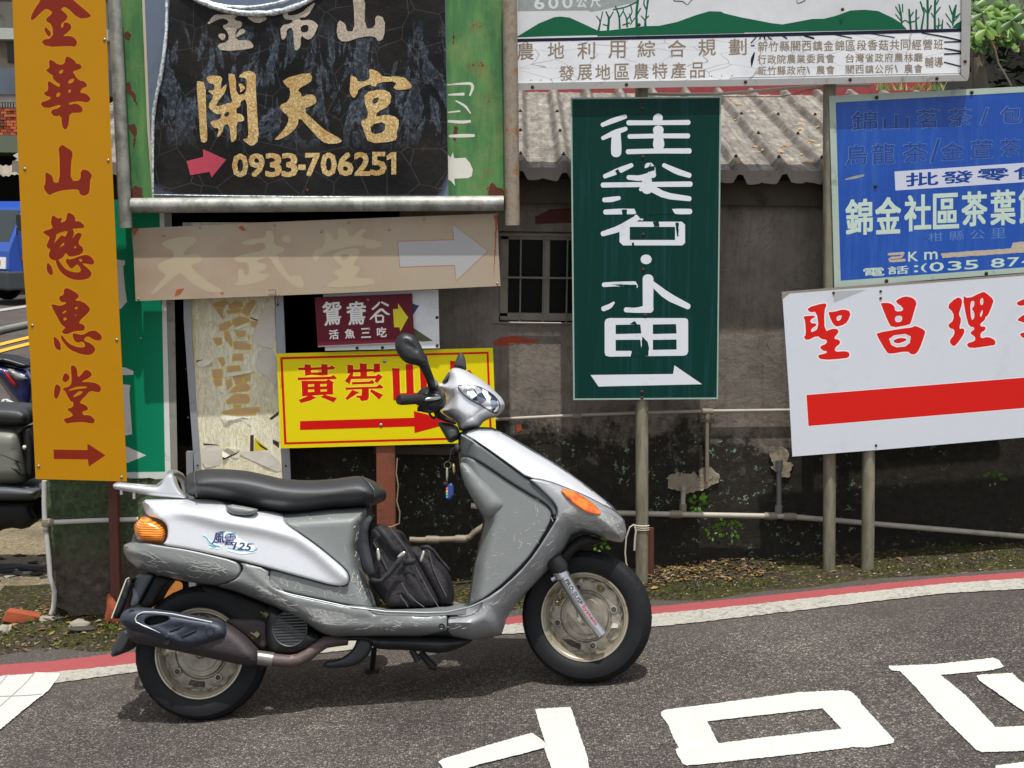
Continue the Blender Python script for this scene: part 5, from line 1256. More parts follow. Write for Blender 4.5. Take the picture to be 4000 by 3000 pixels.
# ---- white sign with red characters
SY = 5.41
ss = thing('white_red_sign', onY(3390, 2200, SY + .04), 'white sign with big red brush characters and a wide red bar, lower right', 'sign')
SW = sign_paint('chalky_white', '#ccd1d8', .45, var=.03, grime=.15, gcol='9a9c9a', gscale=5)
plate('sign_panel', SY, 'C6', '385,515 700,492 1000,470 1810,410 2110,390 2110,1350 1810,1370 1000,1440 445,1483 425,1100', SW, ss, .004)
plate('torn_edge', SY, 'C6', '382,512 690,488 1000,462 1300,445 1810,403 2110,385 2110,398 1810,416 1300,456 1000,478 700,500 430,522 400,545 385,560', M('torn_edge_grey', '#8a8175', .8, var=.3, scale=40), ss, .002, w=.0012)
SR = sign_paint('vermilion', '#cf1d16', .4, var=.04); SP_ = sign_paint('bright_white_edge', '#e6e3e6', .45)
SG = [('170,150 330,105 362,115 335,180 340,375 410,345 465,350 472,380 420,440 480,450 488,485 440,520 435,565 540,555 575,575 570,610 540,625 310,642 265,597 360,575 360,555 325,555 288,515 360,485 360,450 310,445 270,410 175,460 140,425 165,405 155,265 140,240 150,228 245,222 250,240 205,260 208,295 262,295 260,320 215,345 210,385 285,345 265,185 200,195',),
      ('370,185 420,190 520,160 590,190 555,285 500,318 440,328 400,270', '448,232 505,215 490,262 458,278'),
      ('868,103 950,103 998,135 1000,185 1075,180 1075,145 1010,100 1015,75 1090,40 1170,55 1205,100 1190,150 1150,290 1130,310 970,340 930,270 870,120', '998,230 1068,220 1065,280 1005,288'),
      ('830,385 1060,345 1165,335 1185,315 1285,360 1280,400 1230,540 1195,585 1150,588 1120,555 950,585 920,565 830,410', '935,415 1152,388 1135,510 975,525'),
      '975,460 1040,430 1115,440 1095,465 1020,488',
      '1485,135 1580,50 1625,60 1632,110 1605,190 1600,215 1625,260 1600,350 1640,340 1655,365 1640,410 1575,500 1545,512 1505,465 1560,400 1555,350 1520,345 1495,310 1550,270 1550,195',
      ('1632,30 1690,65 1820,0 1850,5 1925,70 1920,110 1870,230 1850,232 1848,260 1800,300 1802,325 1850,325 1850,360 1802,385 1805,440 1875,420 1945,455 1940,500 1900,505 1700,535 1668,485 1755,460 1752,420 1710,395 1715,370 1745,355 1740,330 1710,330 1680,290', '1705,95 1745,80 1745,130 1718,160 1745,190 1745,250 1715,268', '1802,65 1830,55 1828,125 1800,120', '1808,185 1828,165 1815,232 1795,232'),
      '2132,105 2212,65 2300,40 2330,90 2250,120 2170,135', '2140,265 2212,210 2330,180 2330,260 2240,300 2185,280', '2165,395 2212,380 2330,360 2330,420 2210,442']
halo('letter_edging', SY, 'W', SG, SP_, ss, 5)
letters('lettering', SY, 'W', SG, SR, ss)
mb = MB(); flat(mb, WY(SY), grow_poly(P('C6', '528,1120 1810,1018 2110,994 2110,1172 1810,1197 540,1303'), 3), w=.0004); mb.build('letter_edging', SP_, ss)
letters('red_bar', SY, 'C6', ['528,1120 1810,1018 2110,994 2110,1172 1810,1197 540,1303'], SR, ss, sm=0)
letters('grey_patch', SY, 'C6', ['680,510 880,500 690,577'], M('grey_patch', '#a9abb0', .5), ss, sm=0)
screws([(3256, 1144), (3440, 1138), (3440, 1165), (3422, 1740)], SY, ss, RUSTY, .006)
pole(3396, 1200, 3390, 2195, SY + .037, .0275, ss)
# white cable under the big board
mb = MB(); V = [onY(x, y, 5.50) for x, y in ((2500, 366), (2620, 369), (2800, 368), (2960, 355), (3090, 343), (3240, 335), (3400, 333))]; mb.tube(V, .0065, 8)
tag(autosmooth(mb.build('white_cable', M('white_cable', '#cfc8b8', .5))), 'white cable sagging under the big framed board', 'cable')
mb = MB(); V = [onY(x, y, 5.52) for x, y in ((2820, 378), (2980, 378), (3050, 378), (3100, 368), (3150, 352), (3240, 340))]; mb.tube(V, .002, 6)
tag(mb.build('thin_wire', M('tan_wire', '#8b6a50', .7)), 'thin tan wire running just below the white cable', 'wire')
# ------------------------------------------------------------------ scooter
class Frame:
    def __init__(s, O, ex, n): s.O = Vector(O); s.n = Vector(n).normalized(); s.ex = (Vector(ex) - s.n * Vector(ex).dot(s.n)).normalized(); s.up = s.n.cross(s.ex) * 1.0
    def __call__(s, px, py, w=0.0): return onplane(px, py, s.O + s.n * w, s.n)
al = math.atan(SLOPE); LEAN = math.radians(13)
exv = Vector((math.cos(al), 0, math.sin(al))); u0 = Vector((-math.sin(al), 0, math.cos(al)))
nv = Vector((0, -1, 0)) * math.cos(LEAN) + u0 * math.sin(LEAN)
SO = Vector((-.38, 4.16, gz(-.38, 4.16)))
SF = Frame(SO, exv, nv)
if SF.up.z < 0: SF.up = -SF.up
def rnd(t): t = np.clip(t, 0, 1); return np.sqrt(np.maximum(0, 1 - (1 - t) ** 2))
def region_pts(outline, holes, step, rings, core=None):
    lp = [outline] + list(holes); ex = []
    for L in lp:
        n = len(L)
        a = sum(L[i][0] * L[(i + 1) % n][1] - L[(i + 1) % n][0] * L[i][1] for i in range(n)); sg = 1 if a > 0 else -1
        if L is not outline: sg = -sg
        for r in rings:
            for i in range(n):
                x0, y0 = L[i - 1]; x2, y2 = L[(i + 1) % n]; dx, dy = x2 - x0, y2 - y0; l = math.hypot(dx, dy) or 1
                ex.append((L[i][0] - sg * dy / l * r, L[i][1] + sg * dx / l * r, r))
    rp = np.array(ex) if ex else np.zeros((0, 3))
    if len(rp):
        d = dist_to(rp[:, :2], outline); k = inside(rp[:, :2], outline) & (d > rp[:, 2] * .9)
        for h in holes: k &= ~inside(rp[:, :2], h) & (dist_to(rp[:, :2], h) > rp[:, 2] * .9)
        rp = rp[k][:, :2]
    o = np.array(outline); x0, y0 = o.min(0); x1, y1 = o.max(0)
    g = np.array([(x + (step / 2 if j % 2 else 0), y) for j, y in enumerate(np.arange(y0, y1, step * .87)) for x in np.arange(x0, x1, step)])
    rm = (max(rings) if rings else 0) + step * .5
    k = inside(g, outline) & (dist_to(g, outline) > rm)
    for h in holes: k &= ~inside(g, h) & (dist_to(g, h) > rm)
    return [tuple(q) for q in rp] + [tuple(q) for q in g[k]]
def orient(vs, fs):
    out = []
    for f in fs:
        a = sum(vs[f[i]][0] * vs[f[(i + 1) % len(f)]][1] - vs[f[(i + 1) % len(f)]][0] * vs[f[i]][1] for i in range(len(f)))
        out.append(tuple(f) if a < 0 else tuple(reversed(f)))
    return out
def blob(name, fn, outline, w0, T, R, mt, parent, step=22, T2=None, holes=(), sm=1, wf=None, rings=(1.5, 4, 9, 16, 26), feat=(), hr=6):
    """cushion-like solid: outline in pixels, mid-plane at w0, bulging T towards the camera and T2 away"""
    if isinstance(outline, tuple): outline = P(*outline)
    ol = resample(chaikin(outline, sm), 9); hl = [resample(chaikin(P(*h) if isinstance(h, tuple) else h, sm), 8) for h in holes]
    rg = [r for r in rings if r < R * 1.2]
    vs, fs = cdt(ol, hl, region_pts(ol, hl, step, rg))
    a = np.array(vs); d = dist_to(a, ol)
    q = rnd(d / R)
    q = np.where(d < .05, 0, q); f = np.zeros(len(a))
    for (pl, amp, sig) in feat: f += amp * np.exp(-(dist_to(a, pl, False) / sig) ** 2) * q
    if len(fs) > 40 and R >= 20:   # soften the bulge so that no crease runs along the middle
        acc = np.zeros(len(a)); tw = 0
        for rr_ in (.16 * R, .34 * R, .55 * R):
            for k_ in range(8):
                th = k_ * math.pi / 4 + rr_; pp = a + np.array([math.cos(th), math.sin(th)]) * rr_
                dd = dist_to(pp, ol[::2]); v_ = rnd(dd / R) * inside(pp, ol); acc += v_; tw += 1
        bl_ = np.clip(d / (.8 * R), 0, 1); bl_ = bl_ * bl_ * .85
        q = q * (1 - bl_) + bl_ * np.minimum(1, acc / tw * 1.12)
        for h in hl: dh = dist_to(a, h); q = np.minimum(q, rnd(np.where(dh < .05, 0, dh) / hr))
    ww = np.full(len(a), w0) if wf is None else np.array([wf(x, y) for x, y in vs])
    T2 = T if T2 is None else T2
    F = [fn(x, y, w + T * k + ff) for (x, y), w, k, ff in zip(vs, ww, q, f)]
    # back side keeps the same outline, so offset straight along the frame normal
    B = [p - fn.n * ((T + T2) * k + ff) for p, k, ff in zip(F, q, f)]
    ff_ = orient(vs, fs); mb = MB(); mb.add(F + B, ff_ + [tuple(len(F) + i for i in reversed(f_)) for f_ in ff_])
    o = mb.build(name, mt, parent, True)
    bm = bmesh.new(); bm.from_mesh(o.data); bmesh.ops.remove_doubles(bm, verts=bm.verts, dist=1e-5); bm.to_mesh(o.data); bm.free()
    return o
def panel(name, fn, outline, sil, W, R, mt, parent, off=0.0, step=15, bev=.007, rb=8, skirt=.014, sm=1, feat=(), mirror=True, wmul=None, holes=(), mname=None):
    ol = resample(chaikin(outline, sm), 8); hl = [resample(chaikin(h, sm), 8) for h in holes]
    vs, fs = cdt(ol, hl, region_pts(ol, hl, step, (1.2, 3, 6, 10)))
    a = np.array(vs); ds = dist_to(a, sil); dp = dist_to(a, ol)
    for h in hl: dp = np.minimum(dp, dist_to(a, h))
    ins = inside(a, sil); ds = np.where(ins, ds, 0)
    w = W * rnd(ds / R) + off - bev * (1 - rnd(dp / rb))
    if wmul is not None: w = w * np.array([wmul(x, y) for x, y in vs])
    for (pl, amp, sig) in feat: w += amp * np.exp(-(dist_to(a, pl, False) / sig) ** 2)
    w = np.maximum(w, .002)
    ffs = orient(vs, fs)
    F = [fn(x, y, k) for (x, y), k in zip(vs, w)]
    n = len(ol); idx = range(n)
    # skirt round the edge
    sk = []; skv = []
    for L in [ol] + hl:
        ids = [int(i) if dd < .02 else None for q in L for dd, i in [min(((np.abs(a - np.array(q)).sum(1).min()), int(np.abs(a - np.array(q)).sum(1).argmin())) for _ in (0,))]]
        m_ = len(ids)
        base = len(skv)
        ok = [i is not None for i in ids]
        for i, q in zip(ids, L): skv.append(F[i] - fn.n * skirt if i is not None else fn(q[0], q[1], .01))
        ar = sum(L[i][0] * L[(i + 1) % m_][1] - L[(i + 1) % m_][0] * L[i][1] for i in range(m_))
        for i in range(m_):
            j = (i + 1) % m_
            if ok[i] and ok[j]:
                q = (ids[i], ids[j], len(F) + base + j, len(F) + base + i); sk.append(q if ar > 0 else tuple(reversed(q)))
    mb = MB(); mb.add(F + skv, ffs + sk)
    o = autosmooth(mb.build(name, mt, parent), 50)
    if mirror:
        V = F + skv; ww = list(w) + [None] * len(skv)
        G = [p - fn.n * 2 * ((p - fn.O).dot(fn.n)) for p in V]
        mb = MB(); mb.add(G, [tuple(reversed(f)) for f in ffs + sk]); autosmooth(mb.build(mname or name, mt, parent), 50)
    return o
# materials
SIL = NT('silver_paint'); SIL.vec = SIL.geo()
fl_ = SIL.ramp(SIL.noise(900, 2, .5), [(.35, '#cfd2d7'), (.65, '#ecEEf2')]); SIL.col(fl_)
SIL.set(Roughness=.4, Metallic=.42); SIL.b.inputs['Coat Weight'].default_value = .35; SIL.b.inputs['Coat Roughness'].default_value = .12
def scratched(name, c, dens=.5, rough=.5, metal=.25):
    t = NT(name); t.vec = t.geo()
    base = t.mix(t.noise(5, 5, .65), tuple(v * .85 for v in lin(c)), tuple(v * 1.15 for v in lin(c)))
    tot = None
    for k, (rot, sc) in enumerate((((0, .5, 0), (7, 1, 95)), ((0, -.35, 0), (9, 1, 120)), ((0, 1.9, 0), (11, 1, 110)), ((0, 1.0, 0), (12, 1, 130)))):
        mp = t.n('ShaderNodeMapping'); mp.inputs['Rotation'].default_value = rot; mp.inputs['Scale'].default_value = sc; t.l(t.vec, mp.inputs[0])
        nz = t.ramp(t.noise(2.6, 6, .75, mp.outputs[0], .4), [(.635, 0.0), (.66, 1.0)])
        tot = nz if tot is None else t.math('MAXIMUM', tot, nz)
    where = t.ramp(t.noise(4.5, 5, .7), [(.47 - dens * .12, 0.0), (.56, 1.0)])
    t.col(t.mix(t.math('MULTIPLY', t.math('MULTIPLY', tot, where), .85), base, '#c9cac6'))
    t.set(Roughness=t.mix(tot, (rough,) * 3, (.8,) * 3), Metallic=metal); t.bump(tot, .3, .001)
    return t.m
GREYP = scratched('scratched_grey_plastic', '#818483', .25, .42, .3)
GREYM = scratched('matte_grey_plastic', '#757978', .1, .5, .12)
GREYF = scratched('front_grey_plastic', '#95979a', .45, .42, .35)
DKG = M('dark_grey_trim', '#3f4344', .55, bump=.1)
BLKP = M('black_plastic', '#1b1c1e', .42, spec=.5, bump=.06, bscale=300)
BLKM = M('black_matte', '#101010', .8)
SEATM = NT('black_vinyl_seat'); SEATM.vec = SEATM.geo(); SEATM.col(SEATM.mix(SEATM.noise(10, 5), '#26282b', '#35373a')); SEATM.set(Roughness=.5); SEATM.b.inputs['Specular IOR Level'].default_value = .6
SEATM.bump(SEATM.vor(420), .35, .0012)
TYRE = NT('tyre_rubber'); TYRE.vec = TYRE.geo(); TYRE.col(TYRE.mix(TYRE.noise(14, 6, .7), '#131416', '#202123')); TYRE.set(Roughness=.62); TYRE.b.inputs['Specular IOR Level'].default_value = .22; TYRE.bump(TYRE.noise(180, 4), .15, .002)
RIMM = NT('brownish_silver_rim'); RIMM.vec = RIMM.geo()
c = RIMM.ramp(RIMM.noise(16, 6, .7), [(.35, '#7d776b'), (.6, '#a39c8e')])
c = RIMM.mix(RIMM.ramp(RIMM.noise(11, 8, .8), [(.58, 0.0), (.68, .8)]), c, '#57402a')
RIMM.col(c); RIMM.set(Roughness=.4, Metallic=.55); RIMM.bump(RIMM.noise(90, 4), .15, .001)
LIPM = M('rim_lip', '#b3ab99', .35, .6, var=.15, scale=14, grime=.7, gcol='5b4023', gscale=12, gthr=.54)
CHROME = M('chrome_tube', '#b8babc', .28, .85, var=.1, scale=12, grime=.4, gcol='6b5a44', gscale=14)
MUFF = M('muffler_steel', '#3f383a', .6, .3, var=.15, scale=9, grime=.4, gcol='2f2a2b', gscale=8, bump=.3, bscale=180)
SHLD = M('muffler_shield', '#2f3542', .5, .1, var=.12, scale=8, grime=.3, gcol='23262c', gscale=7, bump=.15, bscale=200)
ORL = NT('amber_lens'); ORL.vec = ORL.geo(); ORL.col('#f07a08'); ORL.set(Roughness=.12); ORL.b.inputs['Coat Weight'].default_value = 1; ORL.b.inputs['Subsurface Weight'].default_value = .0
wv = ORL.n('ShaderNodeTexWave'); wv.bands_direction = 'Z'; wv.inputs['Scale'].default_value = 42; wv.inputs['Distortion'].default_value = .8; ORL.l(ORL.vec, wv.inputs[0])
ORL.bump(wv.outputs[1], .4, .002); ORL.l(ORL.ramp(wv.outputs[1], [(.1, '#c45a06'), (.5, '#ec7d08'), (.9, '#ffa21c')]), ORL.b.inputs['Base Color'])
ORL2 = NT('amber_indicator'); ORL2.vec = ORL2.geo(); ORL2.l(ORL2.ramp(ORL2.vor(45, 'F1', 'Distance'), [(.2, '#b8470a'), (.7, '#e87410')]), ORL2.b.inputs['Base Color']); ORL2.set(Roughness=.1); ORL2.b.inputs['Coat Weight'].default_value = 1

BODY = P('A', '232,302 500,298 740,310 1060,380 1350,355 1560,345 1572,380 1545,470 1520,600 1530,700 1560,790 1600,870 1620,935') + P('B', '330,905 560,915 750,905 832,885 870,640 930,380') + \
    P('C', '630,1230 570,1150 520,1050 487,940 480,830 483,735 520,712 600,693 700,695 800,743 950,833 1150,953 1330,1083 1480,1203 1560,1298 1574,1390 1547,1442 1490,1438 1350,1388 1280,1376 1220,1400') + \
    P('B', '1440,540 1400,600 1150,860 1075,960 1060,1020 1040,1075 900,1100 850,1110 700,1087 0,1087') + P('A', '1290,1095 1150,1010 1000,930 800,850 640,810 500,787 350,757 220,717 150,662 125,612 123,570 170,553 185,500 182,455 215,410 245,395 245,360')
sc_ = thing('silver_scooter', SO, 'scratched silver-grey motor scooter leaning on its stand at the road edge, facing right', 'scooter')
FR_R = 120
W_R, W_F = .155, .185
# inner core so nothing shows through the seams
core = [q[:2] for q in BODY]
blob('inner_body', SF, core, 0, .135, 60, DKG, sc_, step=26, sm=0, rings=(2, 6, 14, 28, 45))
# rear panels
silver_r = P('A', '232,302 330,300 500,300 640,305 722,320 735,372 762,395 860,407 900,388 925,368 1065,385 1065,420 1080,450 1150,500 1250,570 1350,650 1430,720 1450,760 1445,795 1420,812 1350,808 1230,775 1100,740 985,708 800,660 600,615 480,590 350,572 382,540 387,470 362,430 320,412 262,397 243,362')
ridge = P('A', '240,305 400,340 700,430 950,470 1130,520 1250,600 1350,690 1430,760'); gro = P('A', '500,320 700,365 900,420 1050,455 1120,480')
panel('side_panel', SF, silver_r, BODY, W_R, 70, SIL.m, sc_, off=.012, step=13, bev=.008, rb=9,
      feat=[([q[:2] for q in ridge], .012, 26), ([q[:2] for q in gro], -.006, 18)])
panel('seat_base_panel', SF, P('A', '1062,385 1150,388 1350,360 1560,348 1570,380 1545,470 1520,600 1530,700 1560,790 1600,870 1622,945 1450,925 1290,890 1100,850 1000,815 978,760 986,714 1100,744 1230,780 1350,813 1422,817 1452,798 1457,758 1435,716 1353,645 1253,565 1153,495 1085,448 1068,418'), BODY, W_R, 60, GREYM, sc_, off=-.004,
      feat=[([q[:2] for q in P('A', '1080,395 1300,400 1560,380')], -.008, 16)])
panel('lower_side_panel', SF, P('A', '820,735 832,700 802,668 980,714 975,770 1000,822 1100,857 1290,897 1450,932') + P('B', '100,892 330,912 560,922 704,920 706,1086 0,1086') + P('A', '1290,1093 1150,1008 1000,928 800,848 660,812 762,792'), BODY, W_R, 45, GREYP, sc_, off=.008, feat=[([q[:2] for q in P('A', '850,700 960,800 1100,880 1290,925 1450,955') + P('B', '100,930 330,950 700,955')], .006, 12)])
panel('tail_bumper', SF, P('A', '125,570 170,555 250,560 350,576 480,594 600,620 780,664 812,697 812,735 780,775 700,803 640,808 500,785 350,755 220,715 150,660 125,612'), BODY, W_R, 75, GREYP, sc_, off=.014)
# step-through floor
mb = MB(); a0, a1 = P('B', '330,908')[0], P('B', '835,886')[0]
fa, fb = SF(a0[0] - 20, a0[1], 0), SF(a1[0], a1[1] + 2, 0)
mb.add([fa + SF.n * .15, fb + SF.n * .15, fb - SF.n * .15, fa - SF.n * .15, fa + SF.n * .15 - SF.up * .02, fb + SF.n * .15 - SF.up * .02, fb - SF.n * .15 - SF.up * .02, fa - SF.n * .15 - SF.up * .02], [(0, 1, 2, 3), (4, 7, 6, 5), (0, 4, 5, 1), (1, 5, 6, 2), (2, 6, 7, 3), (3, 7, 4, 0)])
mb.build('floorboard', GREYM, sc_)
# front
F_sil = P('C', '520,738 560,712 640,700 720,706 800,750 950,838 1150,958 1330,1088 1470,1200 1500,1238 1400,1185 1300,1133 1180,1085 1060,1040 930,1022 850,962 750,890 650,818 575,768')
panel('front_cover', SF, F_sil, BODY, W_F, 130, SIL.m, sc_, off=.004, step=14, bev=.006)
F_band = P('C', '932,1026 1050,1040 1180,1088 1300,1137 1400,1190 1500,1242 1560,1302 1572,1390 1545,1440 1490,1436 1350,1386 1280,1375 1220,1400') + P('B', '1440,540 1400,600 1150,860 1075,960 1060,1020 1040,1075 900,1100 850,1108 712,1087 710,938 850,897 1000,822 1150,692 1250,572 1386,362') + P('C', '1128,1230 1100,1180 1040,1120 980,1065')
panel('front_apron', SF, F_band, BODY, W_F, 105, GREYF, sc_, off=.002, step=15, feat=[([q[:2] for q in P('B', '720,945 850,905 1000,830 1150,700 1250,580 1380,370')], .006, 9)])
panel('leg_shield', SF, P('C', '490,900 530,885 600,910 700,975 800,1045 930,1125 1050,1195 1086,1238 1088,1262 1070,1330') + P('B', '1250,540 1190,620 1050,760 950,840 850,888 834,884 870,640 925,400') + P('C', '640,1290 600,1210 560,1140 515,1050 490,960'), BODY, W_F, 60, GREYM, sc_, off=-.022, step=15)
panel('shield_trim', SF, P('C', '485,738 518,738 570,778 650,832 750,902 850,972 930,1030 1000,1078 1080,1150 1124,1225 1116,1275 1092,1262 1088,1235 1050,1190 930,1120 800,1040 700,970 600,905 530,882 495,890 482,830'), BODY, W_F, 80, M('shield_trim_grey', '#5a5f60', .5, .2), sc_, off=-.012, step=14)
blob('knee_pocket', SF, ('C', '487,935 510,920 560,940 650,1020 740,1110 797,1180 792,1217 750,1257 700,1280 655,1275 610,1215 560,1140 515,1050'), .135, .045, 55, GREYM, sc_, T2=.03)
blob('indicator_lens', SF, ('C', '1136,1095 1180,1092 1240,1110 1310,1155 1370,1200 1405,1240 1410,1262 1370,1265 1310,1250 1240,1205 1185,1160'), 0, .014, 16, ORL2.m, sc_, step=10, T2=.01, wf=lambda x, y: W_F * float(rnd(dist_to([(x, y)], BODY)[0] / 105)) + .003)
# light grey edge strip along the floor
for q in ('A', '1010,826 1100,858 1290,898 1450,935 1659,968'),: pass
mb = MB(); V = [SF(x, y, w) for x, y, w in [(p[0], p[1], .163) for p in P('A', '1040,842 1100,862 1290,902 1450,937 1659,962') + P('B', '300,930 560,938 700,935')] + [(p[0], p[1], .17) for p in P('B', '850,902 1000,832 1150,702 1250,582 1385,368')] + [(p[0], p[1], .165) for p in P('C', '1122,1240 1080,1160 1000,1092 930,1038 850,980 750,910 650,842 570,786 500,745')]]
mb.tube(V, .0035, 6); autosmooth(mb.build('edge_trim', M('trim_highlight', '#8b9193', .35, .3), sc_), 80)
# seat
seat = blob('seat', SF, ('A', '480,210 490,165 530,138 600,125 700,122 850,133 950,155 1060,182 1200,192 1350,185 1480,165 1530,166 1600,195 1648,240 1658,270 1650,312 1600,335 1500,350 1350,357 1250,375 1150,385 1060,380 930,363 850,343 740,316 650,298 540,290 490,268'), 0, .145, 62, SEATM.m, sc_, step=18,
            feat=[([q[:2] for q in P('A', '500,235 700,250 900,290 1060,320 1250,315 1500,285 1640,262')], -.004, 12)], rings=(1.5, 4, 9, 16, 26, 40, 54))
mb = MB(); V = [SF(p[0], p[1], .147 + .002) for p in P('A', '545,150 546,200 556,275')]
V = [SF(p[0], p[1], w) for p, w in zip(P('A', '541,138 543,165 546,205 548,250 556,288'), (.05, .11, .145, .148, .12))]; mb.tube(V, .0018, 5)
V = [SF(p[0], p[1], w) for p, w in zip(P('A', '1528,170 1570,205 1600,245 1605,285 1590,330'), (.05, .118, .135, .13, .07))]; mb.tube(V, .0018, 5); mb.build('seat_seam', M('seam', '#4a4c50', .5), seat)
blob('seat_hinge_recess', SF, ('A', '722,325 900,355 922,365 895,385 862,400 770,395 740,375'), .148, .022, 14, GREYM, sc_, step=10)
# luggage rack
rk = blob('luggage_rack', SF, ('A', '60,222 70,208 130,208 230,220 320,230 345,215 358,185 375,158 400,147 420,160 432,205 452,245 480,275 500,290 492,300 440,297 300,283 200,266 100,248 66,240'), .04, .022, 10, M('cast_silver', '#c2c4c6', .35, .5), sc_, step=12)
mb = MB(); V = [SF(x, y, w) for (x, y), w in zip([q[:2] for q in P('A', '400,150 430,148 460,165 478,195 485,235 488,285')], (.04, .0, -.05, -.08, -.1, -.1))]; mb.tube(V, [.012, .012, .012, .012, .011, .01], 10)
V = [SF(x, y, w) for (x, y), w in zip([q[:2] for q in P('A', '80,222 90,214 200,225 320,232 370,190')], (.03, -.08, -.1, -.1, -.08))]; mb.tube(V, .009, 8); autosmooth(mb.build('rack_loop', M('cast_silver_dull', '#9a9c9c', .45, .5), rk), 60)
for q in ('112,245 112,275', '187,262 187,300'):
    mb = MB(); V = [SF(p[0], p[1], .04) for p in P('A', q)]; mb.tube(V, .0055, 8); mb.build('rack_peg', M('cast_silver', ''), rk)
# tail lamp
tl = blob('tail_indicator', SF, ('A', '215,412 240,398 300,415 350,437 380,470 386,520 368,558 348,572 250,563 205,547 185,500 181,455'), .085, .085, 32, ORL.m, sc_, step=10, T2=.06)
# decal on the side panel
def wside(x, y):
    d = float(dist_to([(x, y)], BODY)[0]); w = W_R * float(rnd(d / 70)) + .012
    w += .012 * math.exp(-(float(dist_to([(x, y)], ridge, False)[0]) / 26) ** 2) - .006 * math.exp(-(float(dist_to([(x, y)], gro, False)[0]) / 18) ** 2); return w
sfn = lambda px, py, w=0: SF(px, py, wside(px, py) + .0012 + w)
CY_ = M('decal_teal', '#3f9cb0', .4); NV = M('decal_navy', '#28306e', .4); WD = M('decal_pale', '#e6f0f2', .4)
mb = MB(); strokes(mb, sfn, 'A', ['600,520,16 640,560,16 700,580,12', '630,580,14 680,590,10', '700,500,24 760,520,50 800,560,50 880,590,40', '740,600,12 820,620,14 900,610,10'], w=0); mb.build('decal', WD, sc_)
mb = MB(); strokes(mb, sfn, 'A', ['592,518,5 612,528,8 628,552,7 660,575,7 690,578,4', '628,572,6 655,584,7 685,580,4', '740,590,5 790,602,6 840,600,4', '850,605,6 890,612,6 912,590,4', '690,492,5 722,492,7', '742,505,5 782,502,5', '860,562,5 890,565,6'], w=.0005); mb.build('decal', CY_, sc_)
mb = MB(); text(mb, sfn, '風', quad('A', '660,500 722,495 715,560 645,565'), w=.0008, bold=.01); text(mb, sfn, '雲', quad('A', '725,505 790,512 775,572 712,570'), w=.0008, bold=.01)
text(mb, sfn, '125', quad('A', '785,555 885,562 868,605 768,595'), w=.0009, bold=.02)
text(mb, sfn, 'FUZZI', quad('A', '478,492 522,500 520,507 476,499'), w=.0008) if False else None
mb.build('decal', NV, sc_)
# scuffs and scratches worn into the plastic
SCR = M('scuff_mark', '#aaaba8', .7, var=.2, scale=60); SCR2 = M('light_scuff', '#9c9e9b', .7, var=.2, scale=60)
sr = random.Random(11)
def scuffs(crop, zone, n, ang, spread, lmin, lmax, W_, R_, off, wd=(1.2, 3.2)):
    z = np.array([q_[:2] for q_ in P(crop, zone)]); x0, y0 = z.min(0); x1, y1 = z.max(0); mbs = (MB(), MB()); k = 0; tries = 0
    while k < n and tries < n * 8:
        tries += 1; x = sr.uniform(x0, x1); y = sr.uniform(y0, y1)
        if not inside([(x, y)], z)[0]: continue
        if math.sin(x * .021 + y * .013) + math.sin(x * .05 - y * .033) < sr.uniform(-1.1, 1.0): continue
        a = math.radians(ang + sr.gauss(0, spread)); L = sr.uniform(lmin, lmax) * sr.uniform(.4, 1); cv = sr.uniform(-.5, .5)
        pts = []
        for j in range(5):
            t = j / 4; pts.append((x + math.cos(a + cv * t) * L * t, y + math.sin(a + cv * t) * L * t, sr.uniform(*wd) * (1 if 0 < j < 4 else .35)))
        if not inside([pts[-1][:2]], z)[0]: continue
        ds = dist_to([q_[:2] for q_ in pts], BODY); ww = W_ * rnd(ds / R_) + off + .0012
        mbq = mbs[0] if sr.random() < .5 else mbs[1]
        A_, B_ = [], []
        for j, (px_, py_, wd_) in enumerate(pts):
            q0 = pts[max(0, j - 1)]; q1 = pts[min(4, j + 1)]; dx, dy = q1[0] - q0[0], q1[1] - q0[1]; l = math.hypot(dx, dy) or 1
            A_.append(SF(px_ - dy / l * wd_ / 2, py_ + dx / l * wd_ / 2, float(ww[j]))); B_.append(SF(px_ + dy / l * wd_ / 2, py_ - dx / l * wd_ / 2, float(ww[j])))
        mbq.add(A_ + B_, [(j, j + 1, 5 + j + 1, 5 + j) for j in range(4)]); k += 1
    for mbq, mt_ in zip(mbs, (SCR, SCR2)):
        if mbq.v: mbq.build('scuff_marks', mt_, sc_)['kind'] = 'stuff'
scuffs('C', '1120,1250 1250,1180 1400,1215 1500,1260 1560,1320 1560,1390 1400,1370 1270,1340 1150,1420', 380, 12, 26, 20, 100, W_F, 105, .002, (.8, 2.6))
scuffs('B', '1350,420 1400,560 1250,700 1100,850 900,950 760,960 850,920 1000,850 1150,720 1300,520', 330, 120, 38, 12, 60, W_F, 105, .002, (.8, 2.8))
scuffs('A', '150,590 400,610 700,660 800,720 700,790 400,750 200,690', 60, 12, 14, 30, 120, W_R, 75, .014, (.8, 2.6))
scuffs('A', '830,720 960,730 1100,870 1290,910 1450,950 1500,1040 1290,1050 1100,960 900,860', 330, 28, 20, 20, 90, W_R, 45, .008, (.8, 2.6))
scuffs('A', '1000,720 1200,790 1450,820 1470,700 1560,800 1600,920 1300,880 1050,810', 70, 60, 50, 12, 50, W_R, 60, -.004)
scuffs('A', '1380,500 1560,420 1530,700 1420,640', 26, 85, 25, 12, 50, W_R, 60, -.004)
scuffs('B', '20,950 700,960 850,930 860,1040 700,1050 20,1050', 40, 3, 18, 20, 80, W_R, 45, .008)
scuffs('C', '1020,1080 1130,1240 1120,1400 900,1500 700,1500 850,1300', 22, 70, 50, 8, 40, W_F, 60, -.022)
